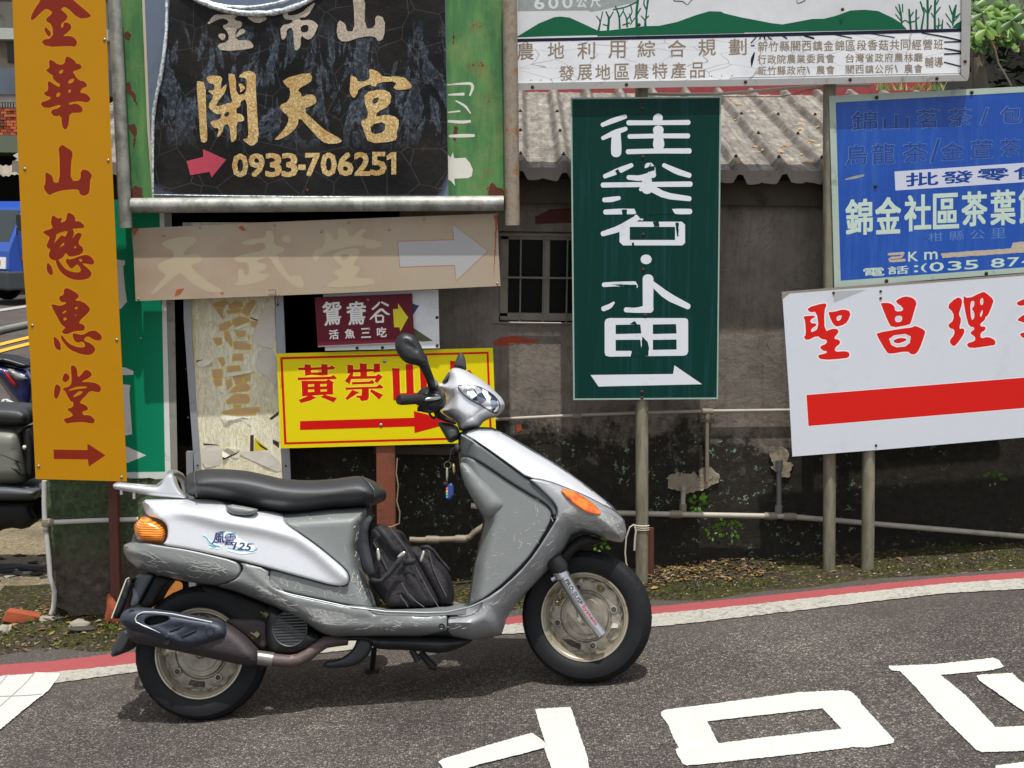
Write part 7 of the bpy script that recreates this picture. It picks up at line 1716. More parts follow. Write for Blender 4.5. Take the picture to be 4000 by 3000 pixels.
for r in range(9):
    for c in range(-4, 6):
        px = c * bwid + (bwid / 2 if r % 2 else 0) - 10; py = 422 + r * bh + 1
        a = onY(px, py + bh - 2, BYY - .4); b = onY(px + bwid - 2.5, py, BYY - .4)
        key = random.randrange(4)
        o = bmesh_cache.get(key)
        cx_, cz_ = (a.x + b.x) / 2, (a.z + b.z) / 2
        if o is None:
            mb = MB(); mb.box((cx_, BYY - .35, cz_), (b.x - a.x, .12, b.z - a.z)); o = mb.build('brick', BRK[key], hb); bmesh_cache[key] = o; o['c'] = (cx_, cz_)
        else:
            n_ = o.copy(); COL.objects.link(n_); n_.location = Vector((cx_ - o['c'][0], random.uniform(-.012, .012), cz_ - o['c'][1])); n_.parent = hb
for o in bmesh_cache.values(): del o['c']
bx('sill_band', -1500, 420, 533, 576, BYY - .5, 6, M('green_grey_sill', '#59614f', .85))
bx('recess', -1500, 420, 578, 800, BYY + 1.5, 4.5, DKB)
bx('lower_wall', -1500, 420, 802, 1160, BYY + 1.0, 5, M('dark_shop_front', '#1d1815', .9, grime=.4, gcol='0e0c0b', gscale=1))
aw = thing('awning', bq(0, 700, BYY - 1), 'grimy pale corrugated awning over the shop front across the road', 'awning')
mb = MB(); a = onY(-600, 648, BYY - .4); b = onY(420, 648, BYY - .4); c = onY(-600, 688, BYY - 2.0); d = onY(420, 688, BYY - 2.0)
k = 90; A = [a + (b - a) * (i / k) + Vector((0, 0, .03 * (i % 2))) for i in range(k + 1)]; C_ = [c + (d - c) * (i / k) + Vector((0, 0, .03 * (i % 2) + .02 * math.sin(i))) for i in range(k + 1)]
mb.add(A + C_, [(i, k + 1 + i, k + 2 + i, i + 1) for i in range(k)]); o = mb.build('awning_sheet', M('awning_sheet', '#8d8478', .85, grime=.5, gcol='4e483f', gscale=3), aw)
mb = MB(); mb.prism([bq(50, 607, BYY - .6), bq(80, 590, BYY - .6), bq(80, 628, BYY - .6)], [bq(50, 607, BYY - .55), bq(80, 590, BYY - .55), bq(80, 628, BYY - .55)]); tag(mb.build('shop_pennant', M('pennant', '#b9b6a4', .7)), 'small pale pointed board hanging above the awning across the road', 'pennant')
# roadside guard pipe
mb = MB(); V = [onG(x, y) + Vector((0, 0, .02)) for x, y in ((-400, 1400), (0, 1306), (200, 1262), (600, 1180))]; mb.tube([v + Vector((0, 0, .04)) for v in V], .05, 8)
tag(autosmooth(mb.build('kerb_pipe', M('old_kerb_pipe', '#7e807a', .7, grime=.5, gcol='4b4c46', gscale=2)), 60), 'grey pipe lying along the far roadside beyond the yellow lines', 'pipe')
# blue truck
C0 = onG(52, 1196); d1 = Vector((.60, .80, 0)).normalized(); d2 = Vector((-.80, .60, 0)).normalized(); zz = Vector((0, 0, 1))
tr = thing('blue_truck', C0, 'small blue cab-over truck with dark bumper parked across the road behind the orange sign', 'truck')
BLU = M('truck_blue', '#1a4aa4', .35, var=.08, coat=.5); DGT = M('truck_bumper_grey', '#3a3f43', .7); GLS = M('truck_glass', '#26302f', .12)
def tp(u, v, z): return C0 + d1 * u + d2 * v + zz * z   # u along the side, v along the front
S0 = .35
prof_ = [(.02, .30), (-.06, .62), (-.04, .95), (.02, 1.10), (.36, 1.78), (.5, 1.90), (1.55, 1.92), (1.62, 1.80), (1.62, .45), (1.2, .45), (1.12, .74), (.95, .86), (.65, .86), (.48, .74), (.40, .42), (.3, .30)]
prof_ = [(u, z + .08) for u, z in prof_]
def ear(vs2): return cdt(vs2, [], [])
vs2, fs2 = ear(prof_)
mb = MB(); A = [tp(u, 0, z) for u, z in vs2]; Bv = [tp(u, 1.5, z) for u, z in vs2]; n = len(vs2)
mb.add(A + Bv, [tuple(f) for f in fs2] + [tuple(n + i for i in reversed(f)) for f in fs2])
A2 = [tp(u, 0, z) for u, z in prof_]; B2 = [tp(u, 1.5, z) for u, z in prof_]; m_ = len(prof_)
mb.add(A2 + B2, [(i, (i + 1) % m_, m_ + (i + 1) % m_, m_ + i) for i in range(m_)])
o = recalc(mb.build('cab', BLU, tr)); bevel(o, .04, 3, 30)
def qd(name, pts, mt, off, par=tr):
    n_ = (pts[1] - pts[0]).cross(pts[2] - pts[0]).normalized()
    if n_.dot(CO - pts[0]) < 0: n_ = -n_
    mb = MB(); mb.prism([p + n_ * off for p in pts], [p - n_ * .01 for p in pts]); return recalc(mb.build(name, mt, par))
qd('windscreen', [tp(.05, .12, 1.20), tp(.05, 1.38, 1.20), tp(.34, 1.32, 1.80), tp(.34, .18, 1.80)], GLS, .02)
qd('side_window', [tp(.22, 0, 1.25), tp(1.35, 0, 1.25), tp(1.35, 0, 1.82), tp(.5, 0, 1.82)], GLS, .02)
qd('headlight', [tp(-.03, .10, .92), tp(-.03, .42, .92), tp(-.05, .42, .70), tp(-.05, .10, .70)], M('truck_lamp', '#dde2e0', .15), .03)
qd('indicator_lens', [tp(-.045, .26, .86), tp(-.045, .40, .86), tp(-.05, .40, .78), tp(-.05, .26, .78)], ORL2.m, .04)
qd('side_marker', [tp(.20, 0, .93), tp(.28, 0, .93), tp(.28, 0, .87), tp(.20, 0, .87)], ORL2.m, .03)
mb = MB(); mb.prism([tp(-.12, -.02, .30), tp(-.12, 1.52, .30), tp(-.12, 1.52, .66), tp(-.12, -.02, .66)], [tp(.36, -.02, .30), tp(.36, 1.52, .30), tp(.36, 1.52, .66), tp(.36, -.02, .66)]); bevel(recalc(mb.build('bumper', DGT, tr)), .04, 2)
mb = MB(); mb.prism([tp(1.7, .02, .7), tp(1.7, 1.48, .7), tp(1.7, 1.48, 1.3), tp(1.7, .02, 1.3)], [tp(3.9, .02, .7), tp(3.9, 1.48, .7), tp(3.9, 1.48, 1.3), tp(3.9, .02, 1.3)]); bevel(recalc(mb.build('cargo_bed', BLU, tr)), .02, 1)
for u in (.80, 3.1):
    for v, sg in ((.06, -1), (1.44, 1)):
        c = tp(u, v, .36); mb = MB(); mb.lathe(c, d2 * sg, [(-.1, .22), (.0, .34), (.05, .34), (.07, .30), (.06, .2)], 32); w_o = autosmooth(mb.build('wheel', TYRE.m, tr), 40)
        mb = MB(); mb.lathe(c + d2 * sg * .02, d2 * sg, [(.05, .2), (.02, .17), (-.01, .08), (.04, .07), (.05, 0)], 24); autosmooth(mb.build('rim', M('truck_rim', '#5b5650', .6, .4), w_o), 40)
mb = MB(); mb.tube([tp(.12, -.02, 1.35), tp(.05, -.15, 1.5)], .015, 6); mb.prism([tp(.05, -.12, 1.42), tp(.05, -.30, 1.42), tp(.05, -.30, 1.72), tp(.05, -.12, 1.72)], [tp(.10, -.12, 1.42), tp(.10, -.30, 1.42), tp(.10, -.30, 1.72), tp(.10, -.12, 1.72)]); mb.build('wing_mirror', BLKP, tr)

# parked scooters at the left edge
def sframe(Y, px, py): return Frame(onY(px, py, Y), Vector((1, 0, 0)), Vector((0, -1, 0)))
S2 = sframe(6.35, 0, 2000)
s2 = thing('grey_scooter', onG(-60, 2150), 'dusty grey scooter with black seat parked left of the orange sign', 'scooter')
DUST = M('dusty_grey_body', '#77786e', .5, .1, var=.15, scale=6, grime=.3, gcol='4a4b42', gscale=8)
blob('seat', S2, ('F3', '-900,690 -500,640 -100,645 130,655 200,680 228,720 230,790 180,815 60,812 -200,800 -600,800 -880,760'), 0, .14, 34, SEATM.m, s2, step=20)
blob('body', S2, ('F3', '-900,800 -300,805 0,812 150,828 175,900 200,1090 215,1235 100,1262 -300,1262 -800,1230 -950,1000'), 0, .15, 50, DUST, s2, step=22)
blob('rear_panel', S2, ('F3', '160,835 225,800 262,900 268,1120 262,1210 190,1215 178,1060'), 0, .12, 18, BLKM, s2, step=14)
blob('marker_lamp', S2, ('F3', '170,955 200,955 202,990 172,992'), .12, .01, 4, M('cream_lamp', '#cfcfb4', .4), s2, step=8)
for q in ('-120,1010 0,1030 90,1070 180,1100 170,1085 90,1050 0,1015 -120,990', '60,1110 130,1135 185,1180 180,1195 120,1160 70,1130'):
    blob('vent', S2, ('F3', q), .145, .006, 5, BLKM, s2, step=8)
blob('belly_panel', S2, ('F3', '-900,1240 0,1245 180,1262 318,1278 300,1330 262,1382 100,1385 -400,1380 -900,1350'), 0, .16, 30, M('belly_blue_grey', '#4d5257', .5), s2, step=20)
def simple_wheel(fr_, px, py, rpx, par):
    c = fr_(px, py, 0); R = (fr_(px + rpx, py, 0) - c).length
    mb = MB(); mb.lathe(c, fr_.n, [(.03, R * .6), (.045, R * .75), (.035, R * .95), (0, R), (-.035, R * .95), (-.045, R * .75), (-.03, R * .6)], 40); w_o = mb.build('wheel', TYRE.m, par, True)
    mb = MB(); mb.lathe(c, fr_.n, [(.03, R * .6), (.01, R * .5), (.02, R * .2), (.03, 0)], 30); mb.build('rim', M('shade_dark_rim', '#33312d', .6, .3), w_o, True)  # rim colour darkened to stand in for the shade down there
simple_wheel(S2, -210, 2080, 118, s2); blob('underbody_shade', S2, ('F3', '-900,1370 -200,1385 100,1385 265,1382 240,1440 300,1520 200,1600 60,1580 -60,1640 -900,1600'), 0, .12, 30, BLKM, s2, step=24)  # black solid: underside plus the dark shadow beneath, put in as colour
simple_wheel(S2, -760, 2150, 118, s2)
S3 = sframe(7.5, 0, 1600)
s3 = thing('blue_scooter', onG(-60, 1960), 'dark blue scooter with red tail lamp parked behind the dusty grey one', 'scooter')
DBL = M('dark_blue_body', '#232b5c', .3, .3, coat=.5)
blob('body', S3, ('F3', '-500,330 -100,300 40,345 160,370 240,400 260,520 240,700 100,640 60,560 -50,420 -500,420'), 0, .12, 30, DBL, s3, step=18)
blob('tail_lamp', S3, ('F3', '-10,358 30,365 110,430 172,512 130,528 80,515 30,440'), .06, .07, 16, M('red_lens', '#8f1216', .15), s3, step=10)
blob('clear_lens', S3, ('F3', '45,365 110,385 190,430 228,452 180,462 120,460 80,420'), .1, .04, 10, M('clear_lens', '#8a8d86', .15), s3, step=10)
blob('seat', S3, ('F3', '-400,250 0,270 60,285 140,310 225,335 225,365 160,372 90,345 0,330 -400,320'), 0, .12, 20, BLKP, s3, step=14)
blob('mudguard', S3, ('F3', '80,515 180,510 250,560 260,760 200,700 130,640 70,600 110,560'), 0, .08, 20, BLKM, s3, step=14)
blob('number_plate', S3, ('F3', '-6,640 30,590 122,632 118,655 40,655'), .1, .004, 2, M('white_plate', '#c9cccb', .4), s3, step=10, rings=(1.5,))
for q in ('36,610 46,614 44,626 34,622', '76,630 88,636 86,646 74,642'):
    mb = MB(); flat(mb, S3, P('F3', q), w=.1065); mb.build('plate_mark', BLKM, s3)
simple_wheel(S3, 60, 1830, 100, s3); simple_wheel(S3, -560, 1900, 100, s3)

# ------------------------------------------------------------------ top right: dark bank with plants
def leafy(mb, c, r, n, ls, mi=0, seed=0, droop=.3):
    q = random.Random(seed)
    for i in range(n):
        d = Vector((q.gauss(0, 1), q.gauss(0, 1), q.gauss(0, 1))).normalized() * r * q.random() ** .45
        p = Vector(c) + d; a = q.uniform(0, 6.3); t = q.uniform(-.6, .6) - droop
        u = Vector((math.cos(a) * math.cos(t), math.sin(a) * math.cos(t), math.sin(t))); v = u.cross(Vector((0, 0, 1))).normalized(); l = ls * q.uniform(.6, 1.3)
        v = (v + Vector((0, 0, q.uniform(-.5, .5)))).normalized()
        mb.add([p, p + u * l * .45 + v * l * .28, p + u * l, p + u * l * .45 - v * l * .28], [(0, 1, 2, 3)], mi)
SOILB = M('dark_bank_soil', '#100e0b', .97, var=.4, scale=6, bump=1, bscale=14)
vs = []; nx, nz = 60, 30
for j in range(nz):
    for i in range(nx):
        x = -1.5 + i * .18; y = 8.6 + j * .16 + .25 * math.sin(i * .7 + j * .4) + .12 * math.sin(i * 1.9); z = .2 + j * .19 + .1 * math.sin(i * .9 + j)
        vs.append((x, y, z))
bank = mesh_obj('hillside', vs, [(j * nx + i, j * nx + i + 1, (j + 1) * nx + i + 1, (j + 1) * nx + i) for j in range(nz - 1) for i in range(nx - 1)], SOILB, None, True); tag(bank, kind='structure')
DLF = M('dark_leaf', '#24361b', .6, var=.35, scale=8); MLF = M('grey_green_leaf', '#5c6c50', .6, var=.3, scale=8)
mb = MB()
for i in range(120):
    px = random.uniform(2200, 4600); py = random.uniform(-250, 420); Y = random.uniform(8.4, 9.2)
    leafy(mb, onY(px, py, Y), .28, 60, .09, 0 if random.random() < .75 else 1, i)
o = mb.build('hillside_undergrowth', [DLF, MLF]); tag(o, 'dark undergrowth covering the bank behind the boards', 'undergrowth', kind='stuff')
def branch(name, pts, r0, r1, Y, mt, par):
    V = [onY(x, y, Y + (q_ if True else 0)) for x, y, q_ in [(p[0], p[1], (p[2] if len(p) > 2 else 0)) for p in pts]]; n = len(V)
    mb = MB(); mb.tube(V, [r0 + (r1 - r0) * i / (n - 1) for i in range(n)], 8); return autosmooth(mb.build(name, mt, par), 60)
BARK = M('grey_bark', '#6b6457', .95, var=.25, scale=9, grime=.5, gcol='37342a', gscale=12, bump=.8, bscale=50)
sh_ = thing('broadleaf_shrub', onY(3850, 430, 7.6), 'shrub with large bright green lobed leaves on a grey trunk at the top right', 'shrub')
branch('trunk', [(3850, 520), (3830, 330), (3815, 230), (3805, 130), (3830, 60)], .055, .02, 7.6, BARK, sh_)
branch('stem', [(3810, 220), (3850, 140), (3900, 80)], .014, .008, 7.5, BARK, sh_)
BGL = [M('bright_leaf%d' % i, c, .45, var=.2, scale=12) for i, c in enumerate(('#4f7326', '#688834', '#34521c'))]
q = random.Random(5)
def lobed_leaf(c, a, tilt, L, mt, par):
    """palmate leaf, seven lobes, a little folded"""
    mb = MB(); u = Vector((math.cos(a), -.35 * math.cos(tilt), math.sin(a))).normalized(); nrm = Vector((math.sin(tilt) * .6, -1, .5 + .3 * math.cos(a))).normalized(); v = nrm.cross(u).normalized()
    pts = []
    for t in range(29):
        th = -2.5 + 5.0 * t / 28; lob = .3 + .7 * abs(math.cos(th * 2.1)) ** 1.2; r = L * lob * (1 - .14 * abs(th))
        p = Vector(c) + u * math.cos(th) * r + v * math.sin(th) * r + nrm * (-.16 * L * (math.sin(th * 2.1) ** 2) - .1 * r * r / L); pts.append(p)
    mb.add([Vector(c)] + pts, [(0, i + 1, i + 2) for i in range(28)]); return mb.build('leaf', mt, par)
for i in range(58):
    px = q.uniform(3780, 3965); py = q.uniform(25, 165)
    if (px - 3870) ** 2 / 110 ** 2 + (py - 90) ** 2 / 85 ** 2 > 1.1: continue
    lobed_leaf(onY(px, py, 7.35 + q.uniform(-.2, .25)), q.uniform(-2.6, -.2), q.uniform(-.8, .8), q.uniform(.07, .11), q.choice(BGL), sh_)
mb = MB(); leafy(mb, onY(3885, 150, 7.3), .03, 8, .05, 0, 3); mb.build('withered_leaf', M('withered_leaf', '#c98f24', .7), sh_)
vn = thing('twisted_vine', onY(3850, 430, 7.2), 'thin knotted vine hanging beside the green shrub', 'vine')
branch('stem', [(3840, 60), (3855, 130), (3885, 190), (3900, 250), (3925, 290), (3950, 335)], .008, .005, 7.2, BARK, vn)
branch('stem', [(3930, 170), (3965, 205), (3985, 170), (3975, 110), (3990, 80)], .006, .004, 7.3, BARK, vn)
branch('stem', [(3925, 215), (3940, 180)], .004, .004, 7.3, BARK, vn)
tr2 = thing('leaning_tree', onY(4100, 430, 7.9), 'grey-barked leaning tree with long drooping grey-green leaves in the top right corner', 'tree')
branch('trunk', [(4100, 420), (4010, 160), (3960, 60), (3990, 0), (4010, -120)], .06, .035, 7.9, BARK, tr2)
for i in range(46):
    px = q.uniform(3790, 4080); py = q.uniform(-60, 40); c = onY(px, py, 7.9 + q.uniform(-.2, .3)); L = q.uniform(.12, .3); a = q.uniform(-2.4, -.9)
    u = Vector((math.cos(a), q.uniform(-.3, .1), math.sin(a))).normalized(); v = u.cross(Vector((0, 1, 0))).normalized() * L * .1
    mb = MB(); mb.add([c, c + u * L * .5 + v, c + u * L, c + u * L * .5 - v], [(0, 1, 2, 3)]); mb.build('leaf', MLF, tr2)
mb = MB()
for i in range(90):
    px = q.uniform(3420, 3690); b_ = onY(px, 352, 6.95 + q.uniform(-.1, .1)); a = q.uniform(.5, 2.6); L = q.uniform(.03, .075); u = Vector((math.cos(a), q.uniform(-.3, .3), math.sin(a))).normalized(); v = Vector((0.004, 0, 0))
    mb.add([b_ - v, b_ + v, b_ + u * L], [(0, 1, 2)], 0 if q.random() < .5 else 1)
tag(mb.build('dry_grass', [M('dry_grass', '#a08f5a', .8, var=.3, scale=40), BGL[0]]), 'dry and green grass tufts on the ledge under the big board', 'grass', kind='stuff')

# ------------------------------------------------------------------ leaf litter, moss, weeds, rubble
LIT = [M('litter%d' % i, c, .8, var=.3, scale=50) for i, c in enumerate(('#7c6336', '#54432c', '#8f7434', '#3c3124', '#857860', '#6a4a2c'))]
def litter(name, n, boxes, label):
    mb = MB()
    for i in range(n):
        x0, x1, y0, y1 = random.choice(boxes); x = random.uniform(x0, x1); d = random.uniform(y0, y1); y = edge_y(x) + d
        c = Vector((x, y, verge_z(x, y) + .006)); a = random.uniform(0, 6.3); l = random.uniform(.006, .022) * random.choice((.7, 1, 1)); t = random.uniform(-.4, .4)
        u = Vector((math.cos(a), math.sin(a), t * .5)) * l; v = Vector((-math.sin(a), math.cos(a), random.uniform(-.3, .3))) * l * random.uniform(.25, .5)
        mb.add([c - u, c - v + Vector((0, 0, .003)), c + u, c + v + Vector((0, 0, .005))], [(0, 1, 2), (0, 2, 3)], random.choice((0, 1, 1, 2, 3, 3, 4, 5)))
    return tag(mb.build(name, LIT), label, 'leaves', kind='stuff')
litter('leaf_litter', 2000, [(-2.4, -1.3, .15, .7), (-2.3, 2.6, .3, .95), (.5, 1.2, .45, .8), (-.4, .9, .45, .9), (.5, 1.1, .4, .75)], 'brown and yellow dead leaves strewn along the foot of the wall')
mb = MB(); MSS = [M('moss%d' % i, c, .95, var=.3, scale=60) for i, c in enumerate(('#3a4216', '#555a22', '#2c3115'))]
for i in range(7000):
    x = random.uniform(-2.4, 2.7); d = .16 + random.random() ** 1.3 * .5; 
    if math.sin(x * 3.1) + math.sin(x * 7.7 + 1) * .7 + random.uniform(-.7, .7) < -.1: continue
    y = edge_y(x) + d; c = Vector((x, y, verge_z(x, y))); a = random.uniform(0, 6.3); h = random.uniform(.004, .014); v = Vector((math.cos(a), math.sin(a), 0)) * .005
    mb.add([c - v, c + v, c + Vector((random.uniform(-.005, .005), random.uniform(-.005, .005), h))], [(0, 1, 2)], random.randrange(3))
tag(mb.build('moss', MSS), 'low moss tufts growing on the soil verge', 'moss', kind='stuff')
mb = MB(); GRV = [M('gravel%d' % i, c, .9) for i, c in enumerate(('#6f675b', '#4b443b', '#a29a8b'))]
for i in range(900):
    x = random.uniform(-2.4, 2.8); y = edge_y(x) + random.uniform(.02, .8); r = random.uniform(.002, .006)
    c = Vector((x, y, verge_z(x, y) + r * .3)); a = random.uniform(0, 6)
    vs = [c + Vector((math.cos(a + k * 1.57) * r, math.sin(a + k * 1.57) * r * .7, 0)) for k in range(4)] + [c + Vector((0, 0, r * .8))]
    mb.add(vs, [(0, 1, 4), (1, 2, 4), (2, 3, 4), (3, 0, 4)], random.randrange(3))
tag(mb.build('gravel', GRV), 'small stones scattered over the verge', 'gravel', kind='stuff')
def rock(name, px, py, r, sq, mt, label, cat, rough=.3, seed=0, lift=.35, sub=3):
    g_ = onG(px, py); mb = MB(); mb.blobby(g_ + Vector((0, 0, r * lift)), r, seed, rough, sub, sq); return tag(autosmooth(mb.build(name, mt), 45), label, cat)
def brick_(px, py, size, rot, label, mt, tilt=0.1, lift=.4):
    g_ = onG(px, py); mb = MB(); mb.box((0, 0, 0), size); bm = bmesh.new()
    R_ = Matrix.Rotation(rot, 3, 'Z') @ Matrix.Rotation(tilt, 3, 'Y')
    vs = [R_ @ (v + Vector((random.uniform(-.008, .008), random.uniform(-.008, .008), random.uniform(-.006, .006)))) + g_ + Vector((0, 0, size[2] * lift)) for v in mb.v]
    m2 = MB(); m2.add(vs, mb.f); o = m2.build('brick', mt); bevel(o, .006, 2); return tag(o, label, 'brick')
OBR = M('orange_brick', '#96492a', .9, var=.45, scale=14, grime=.5, gcol='6b4a34', gscale=12, bump=.8, bscale=60); 
PST = M('pale_stone', '#8d877b', .9, var=.2, scale=20, grime=.5, gcol='7a7364', gscale=22, bump=.8, bscale=70)
brick_(90, 2440, (.15, .07, .05), .15, 'broken orange brick lying at the far left beside the drain', OBR, .2, .7)
rock('stone', 22, 2480, .035, (1.0, .9, .8), PST, 'rough grey concrete lump in front of the broken orange brick', 'stone', .35, 2, .5)
rock('stone', 205, 2440, .045, (1.3, .6, .35), PST, 'flat white stone between the brick and the mossy wall end', 'stone', .3, 5, .5)
rock('stone', 308, 2458, .038, (1.1, .8, .6), PST, 'pale pitted stone right in front of the mossy wall end', 'stone', .35, 8, .5)
rock('tile_shard', 315, 2478, .05, (1.4, .5, .15), M('dark_slate', '#35352f', .85, bump=.5), 'dark flat shard lying in front of the pale pitted stone', 'shard', .2, 11, .5)
rock('broken_brick', 445, 2440, .055, (.75, .7, 1.5), OBR, 'upright broken orange brick behind the scooter number plate', 'brick', .3, 4, .75)
m_o = M('rusty_orange_brick', '#c07a35', .9, var=.3, scale=9, grime=.8, gcol='7a3417', gscale=9, bump=.8)
mb = MB()
flat(mb, WY(5.30), P('H4', '1440,960 1480,880 1620,680 1660,655 1750,672 1756,735 1720,800 1600,900 1520,1000'), thick=.09, sm=1, w=0); tag(bevel(mb.build('painted_rubble', m_o), .006), 'orange and white painted rubble piece seen behind the rear wheel', 'rubble')
# drain grate
g0 = onG(20, 2385); gr_ = thing('drain_grate', g0, 'small steel drain grate set in the dirt at the left edge', 'drain grate')
GM = M('grate_steel', '#7c7f7d', .5, .6, grime=.4, gcol='3b3833')
for i in range(9):
    mb = MB(); c = g0 + Vector((-.24 + i * .045, 0, .028)); mb.box(c, (.008, .26, .012), Matrix.Rotation(-.35, 3, 'Z')); mb.build('grate_bar', GM, gr_)
for k in range(4):
    mb = MB(); c = g0 + Vector((-.06, -.12 + k * .08, .0285)); mb.box(c, (.40, .008, .009), Matrix.Rotation(-.02, 3, 'Z')); mb.build('grate_bar', GM, gr_)
# debris on the dirt yard
mb = MB()
for i in range(60):
    p = onG(random.uniform(-100, 185), random.uniform(2180, 2370)); r = random.uniform(.006, .03); p.z = yard_z(p.x, p.y)
    mb.blobby(p + Vector((0, 0, r * .15)), r, i, .5, 1, (1.2, .8, .3), 0 if random.random() < .6 else 1)
tag(mb.build('yard_debris', [M('dark_debris', '#2c2a28', .85), PST]), 'dark scraps and pebbles lying on the pale dirt yard', 'debris', kind='stuff')
# tarpaulin-coloured dark strip: old rag on the dirt
rock('rag', 85, 2240, .06, (1.9, .8, .12), M('dark_rag', '#27262a', .8, bump=.5), 'dark rag lying on the pale dirt at the left edge', 'rag', .6, 3, .5)
# plants
def weed(px, py, Y, n, r, ls, label, mats, ground=False, cat='plant', name='weed', squash=.6):
    c = onG(px, py) if ground else onY(px, py, Y); t = thing(name, c, label, cat, 'small plants growing on the wall and verge')
    for i in range(n):
        a = q.uniform(0, 6.3); e = q.uniform(.1, 1.2); d = Vector((math.cos(a) * math.cos(e), -abs(math.sin(a)) * math.cos(e) * squash, math.sin(e) * (1 if ground else q.choice((1, .6, -1)))))
        p = c + d * r * q.uniform(.2, 1); u = (d + Vector((q.uniform(-.4, .4), q.uniform(-.4, .1), q.uniform(-.4, .3)))).normalized(); v = u.cross(Vector((q.uniform(-.3, .3), 1, .2))).normalized(); l = ls * q.uniform(.6, 1.3)
        mb = MB(); mb.add([p, p + u * l * .35 + v * l * .32, p + u * l * .8 + v * l * .2, p + u * l, p + u * l * .8 - v * l * .2, p + u * l * .35 - v * l * .32], [(0, 1, 2, 3, 4, 5)]); mb.build('leaf', q.choice(mats), t)
    return t
FRN = [M('fern%d' % i, c, .5, var=.2) for i, c in enumerate(('#5e9126', '#7bab33', '#466e1e'))]
weed(2725, 1965, WALL_Y - .03, 26, .045, .026, 'small bright fern growing above the lower pipe beside the pale mortar patch', FRN, name='fern')
weed(2850, 2060, WALL_Y - .03, 30, .06, .022, 'bright green creeping plant on the black wall just below the lower pipe', FRN, name='creeping_plant', squash=.3)
weed(2790, 2080, WALL_Y - .03, 16, .04, .02, 'smaller patch of creeping plant left of the bigger one under the pipe', FRN, name='creeping_plant', squash=.3)
weed(2340, 2120, WALL_Y - .05, 18, .04, .024, 'bright fern glimpsed between the scooter nose and its front tyre', FRN, name='fern')
weed(3880, 1870, WALL_Y - .03, 12, .04, .022, 'dark weed on the black wall at the far right', [FRN[2]], name='weed')
weed(3560, 2140, 0, 16, .06, .03, 'small weed at the foot of the wall right of the two grey poles', [FRN[2], FRN[0]], True)
weed(3260, 2200, 0, 12, .04, .022, 'small yellowish weed between the feet of the two right-hand poles', [FRN[1]], True)
weed(185, 2395, 0, 24, .05, .024, 'green weed at the foot of the white corner conduit', FRN, True)
weed(115, 2450, 0, 22, .045, .02, 'green weed growing around the broken orange brick', FRN, True)
weed(240, 2400, 0, 16, .04, .02, 'green weed against the mossy wall end', FRN, True)
weed(440, 2475, 0, 14, .035, .018, 'green weed in front of the upright broken brick', FRN, True)
weed(1830, 2345, 0, 12, .04, .02, 'green weed behind the floorboard of the silver scooter', FRN, True)
weed(1660, 2130, WALL_Y - .06, 12, .03, .018, 'tiny plant under the elbow pipe', FRN)
mb = MB(); V = [onG(x, y) + Vector((0, 0, h)) for x, y, h in ((3790, 2105, .10), (3800, 2140, .06), (3830, 2165, .04), (3900, 2172, .03), (4060, 2178, .03))]; mb.tube(V, .005, 6)
tag(mb.build('dry_stem', M('dry_stem', '#b79a62', .8)), 'curved dry pale stem lying on the verge at the right', 'stem')
mb = MB(); V = [onG(x, y) + Vector((0, 0, h)) for x, y, h in ((3640, 2160, .02), (3700, 2110, .05), (3770, 2070, .1))]; mb.tube(V, .003, 6)
tag(mb.build('dry_stem', M('dry_stem2', '#6f6240', .8)), 'thin dark dry twig leaning left of the curved dry stem', 'stem')
rock('dead_leaf', 3840, 2150, .05, (1.3, .5, .12), M('big_dead_leaf', '#a8743c', .8, var=.3), 'large orange-brown dead leaf beside the curved dry stem', 'leaf', .5, 9, .5)

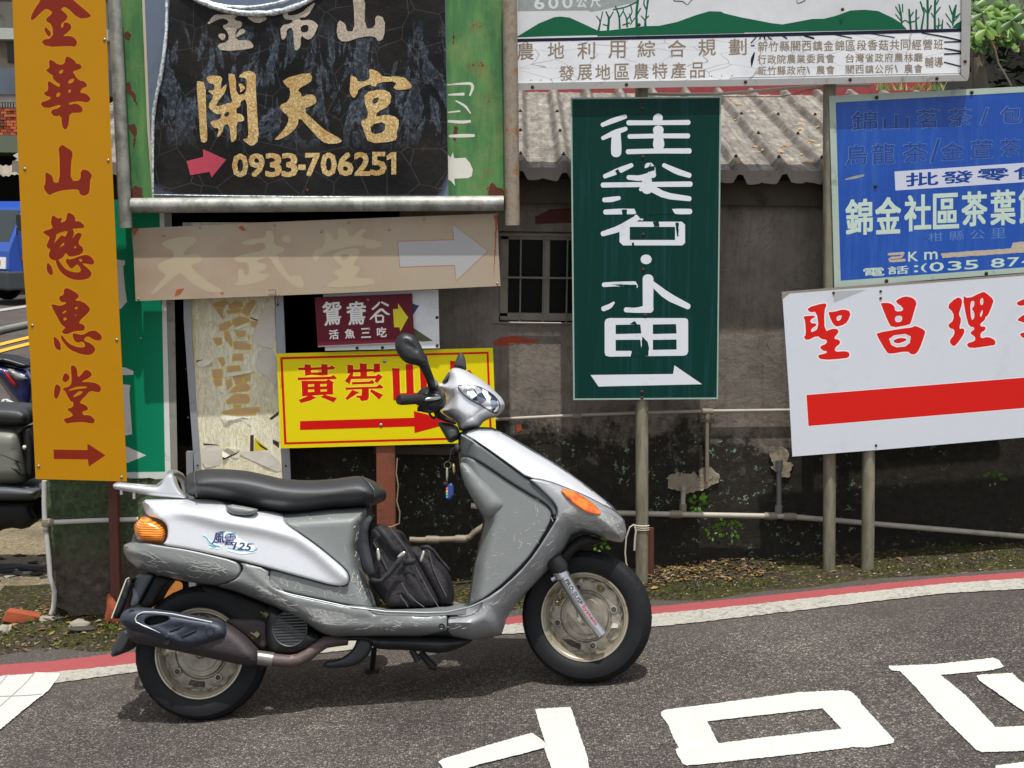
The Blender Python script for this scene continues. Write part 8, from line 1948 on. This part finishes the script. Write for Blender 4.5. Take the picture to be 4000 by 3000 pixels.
# ------------------------------------------------------------------ every character of a line of lettering is a piece of its own
def split_chars(o, gap):
    me = o.data; n = len(me.vertices); par = list(range(n))
    def find(a):
        while par[a] != a: par[a] = par[par[a]]; a = par[a]
        return a
    for p in me.polygons:
        v = list(p.vertices)
        for k_ in v[1:]:
            a, b = find(v[0]), find(k_)
            if a != b: par[a] = b
    isl = {}
    for i in range(n): isl.setdefault(find(i), []).append(i)
    co = np.empty(n * 3); me.vertices.foreach_get('co', co); co = co.reshape(-1, 3)
    B_ = [(k_, co[v][:, 0].min(), co[v][:, 0].max(), co[v][:, 2].min(), co[v][:, 2].max()) for k_, v in isl.items()]
    gp = list(range(len(B_)))
    def f2(a):
        while gp[a] != a: a = gp[a]
        return a
    for i in range(len(B_)):
        for j in range(i + 1, len(B_)):
            a, b = B_[i], B_[j]
            if a[1] + gap > b[2] or b[1] + gap > a[2]: pass
            if min(a[2], b[2]) - max(a[1], b[1]) > -gap and min(a[4], b[4]) - max(a[3], b[3]) > -gap:
                x, y = f2(i), f2(j)
                if x != y: gp[x] = y
    groups = {}
    for i, b in enumerate(B_): groups.setdefault(f2(i), set()).add(b[0])
    if len(groups) < 2: o.name = 'character'; return
    root = {i: find(i) for i in range(n)}
    for g in groups.values():
        idx = {}; vs = []; fs = []
        for p in me.polygons:
            if root[p.vertices[0]] in g:
                f = []
                for v in p.vertices:
                    if v not in idx: idx[v] = len(vs); vs.append(tuple(co[v]))
                    f.append(idx[v])
                fs.append(f)
        m2 = bpy.data.meshes.new('character'); m2.from_pydata(vs, [], fs); m2.materials.append(me.materials[0]); m2.update()
        q_ = bpy.data.objects.new('character', m2); COL.objects.link(q_); q_.parent = o.parent
    bpy.data.objects.remove(o)
for o in [o for o in scene.objects if o.type == 'MESH']:
    nm_ = o.name.split('.')[0]
    if nm_ in ('lettering', 'phone_number', 'ghost_lettering'): split_chars(o, .0022)
    elif nm_ in ('letter_edging', 'rust_patch', 'rust_stain', 'brick_patch', 'peeled_patch', 'bare_tree_drawing', 'drawn_line', 'bare_patch_edge', 'printed_text', 'decal', 'hill'): o['kind'] = 'stuff'
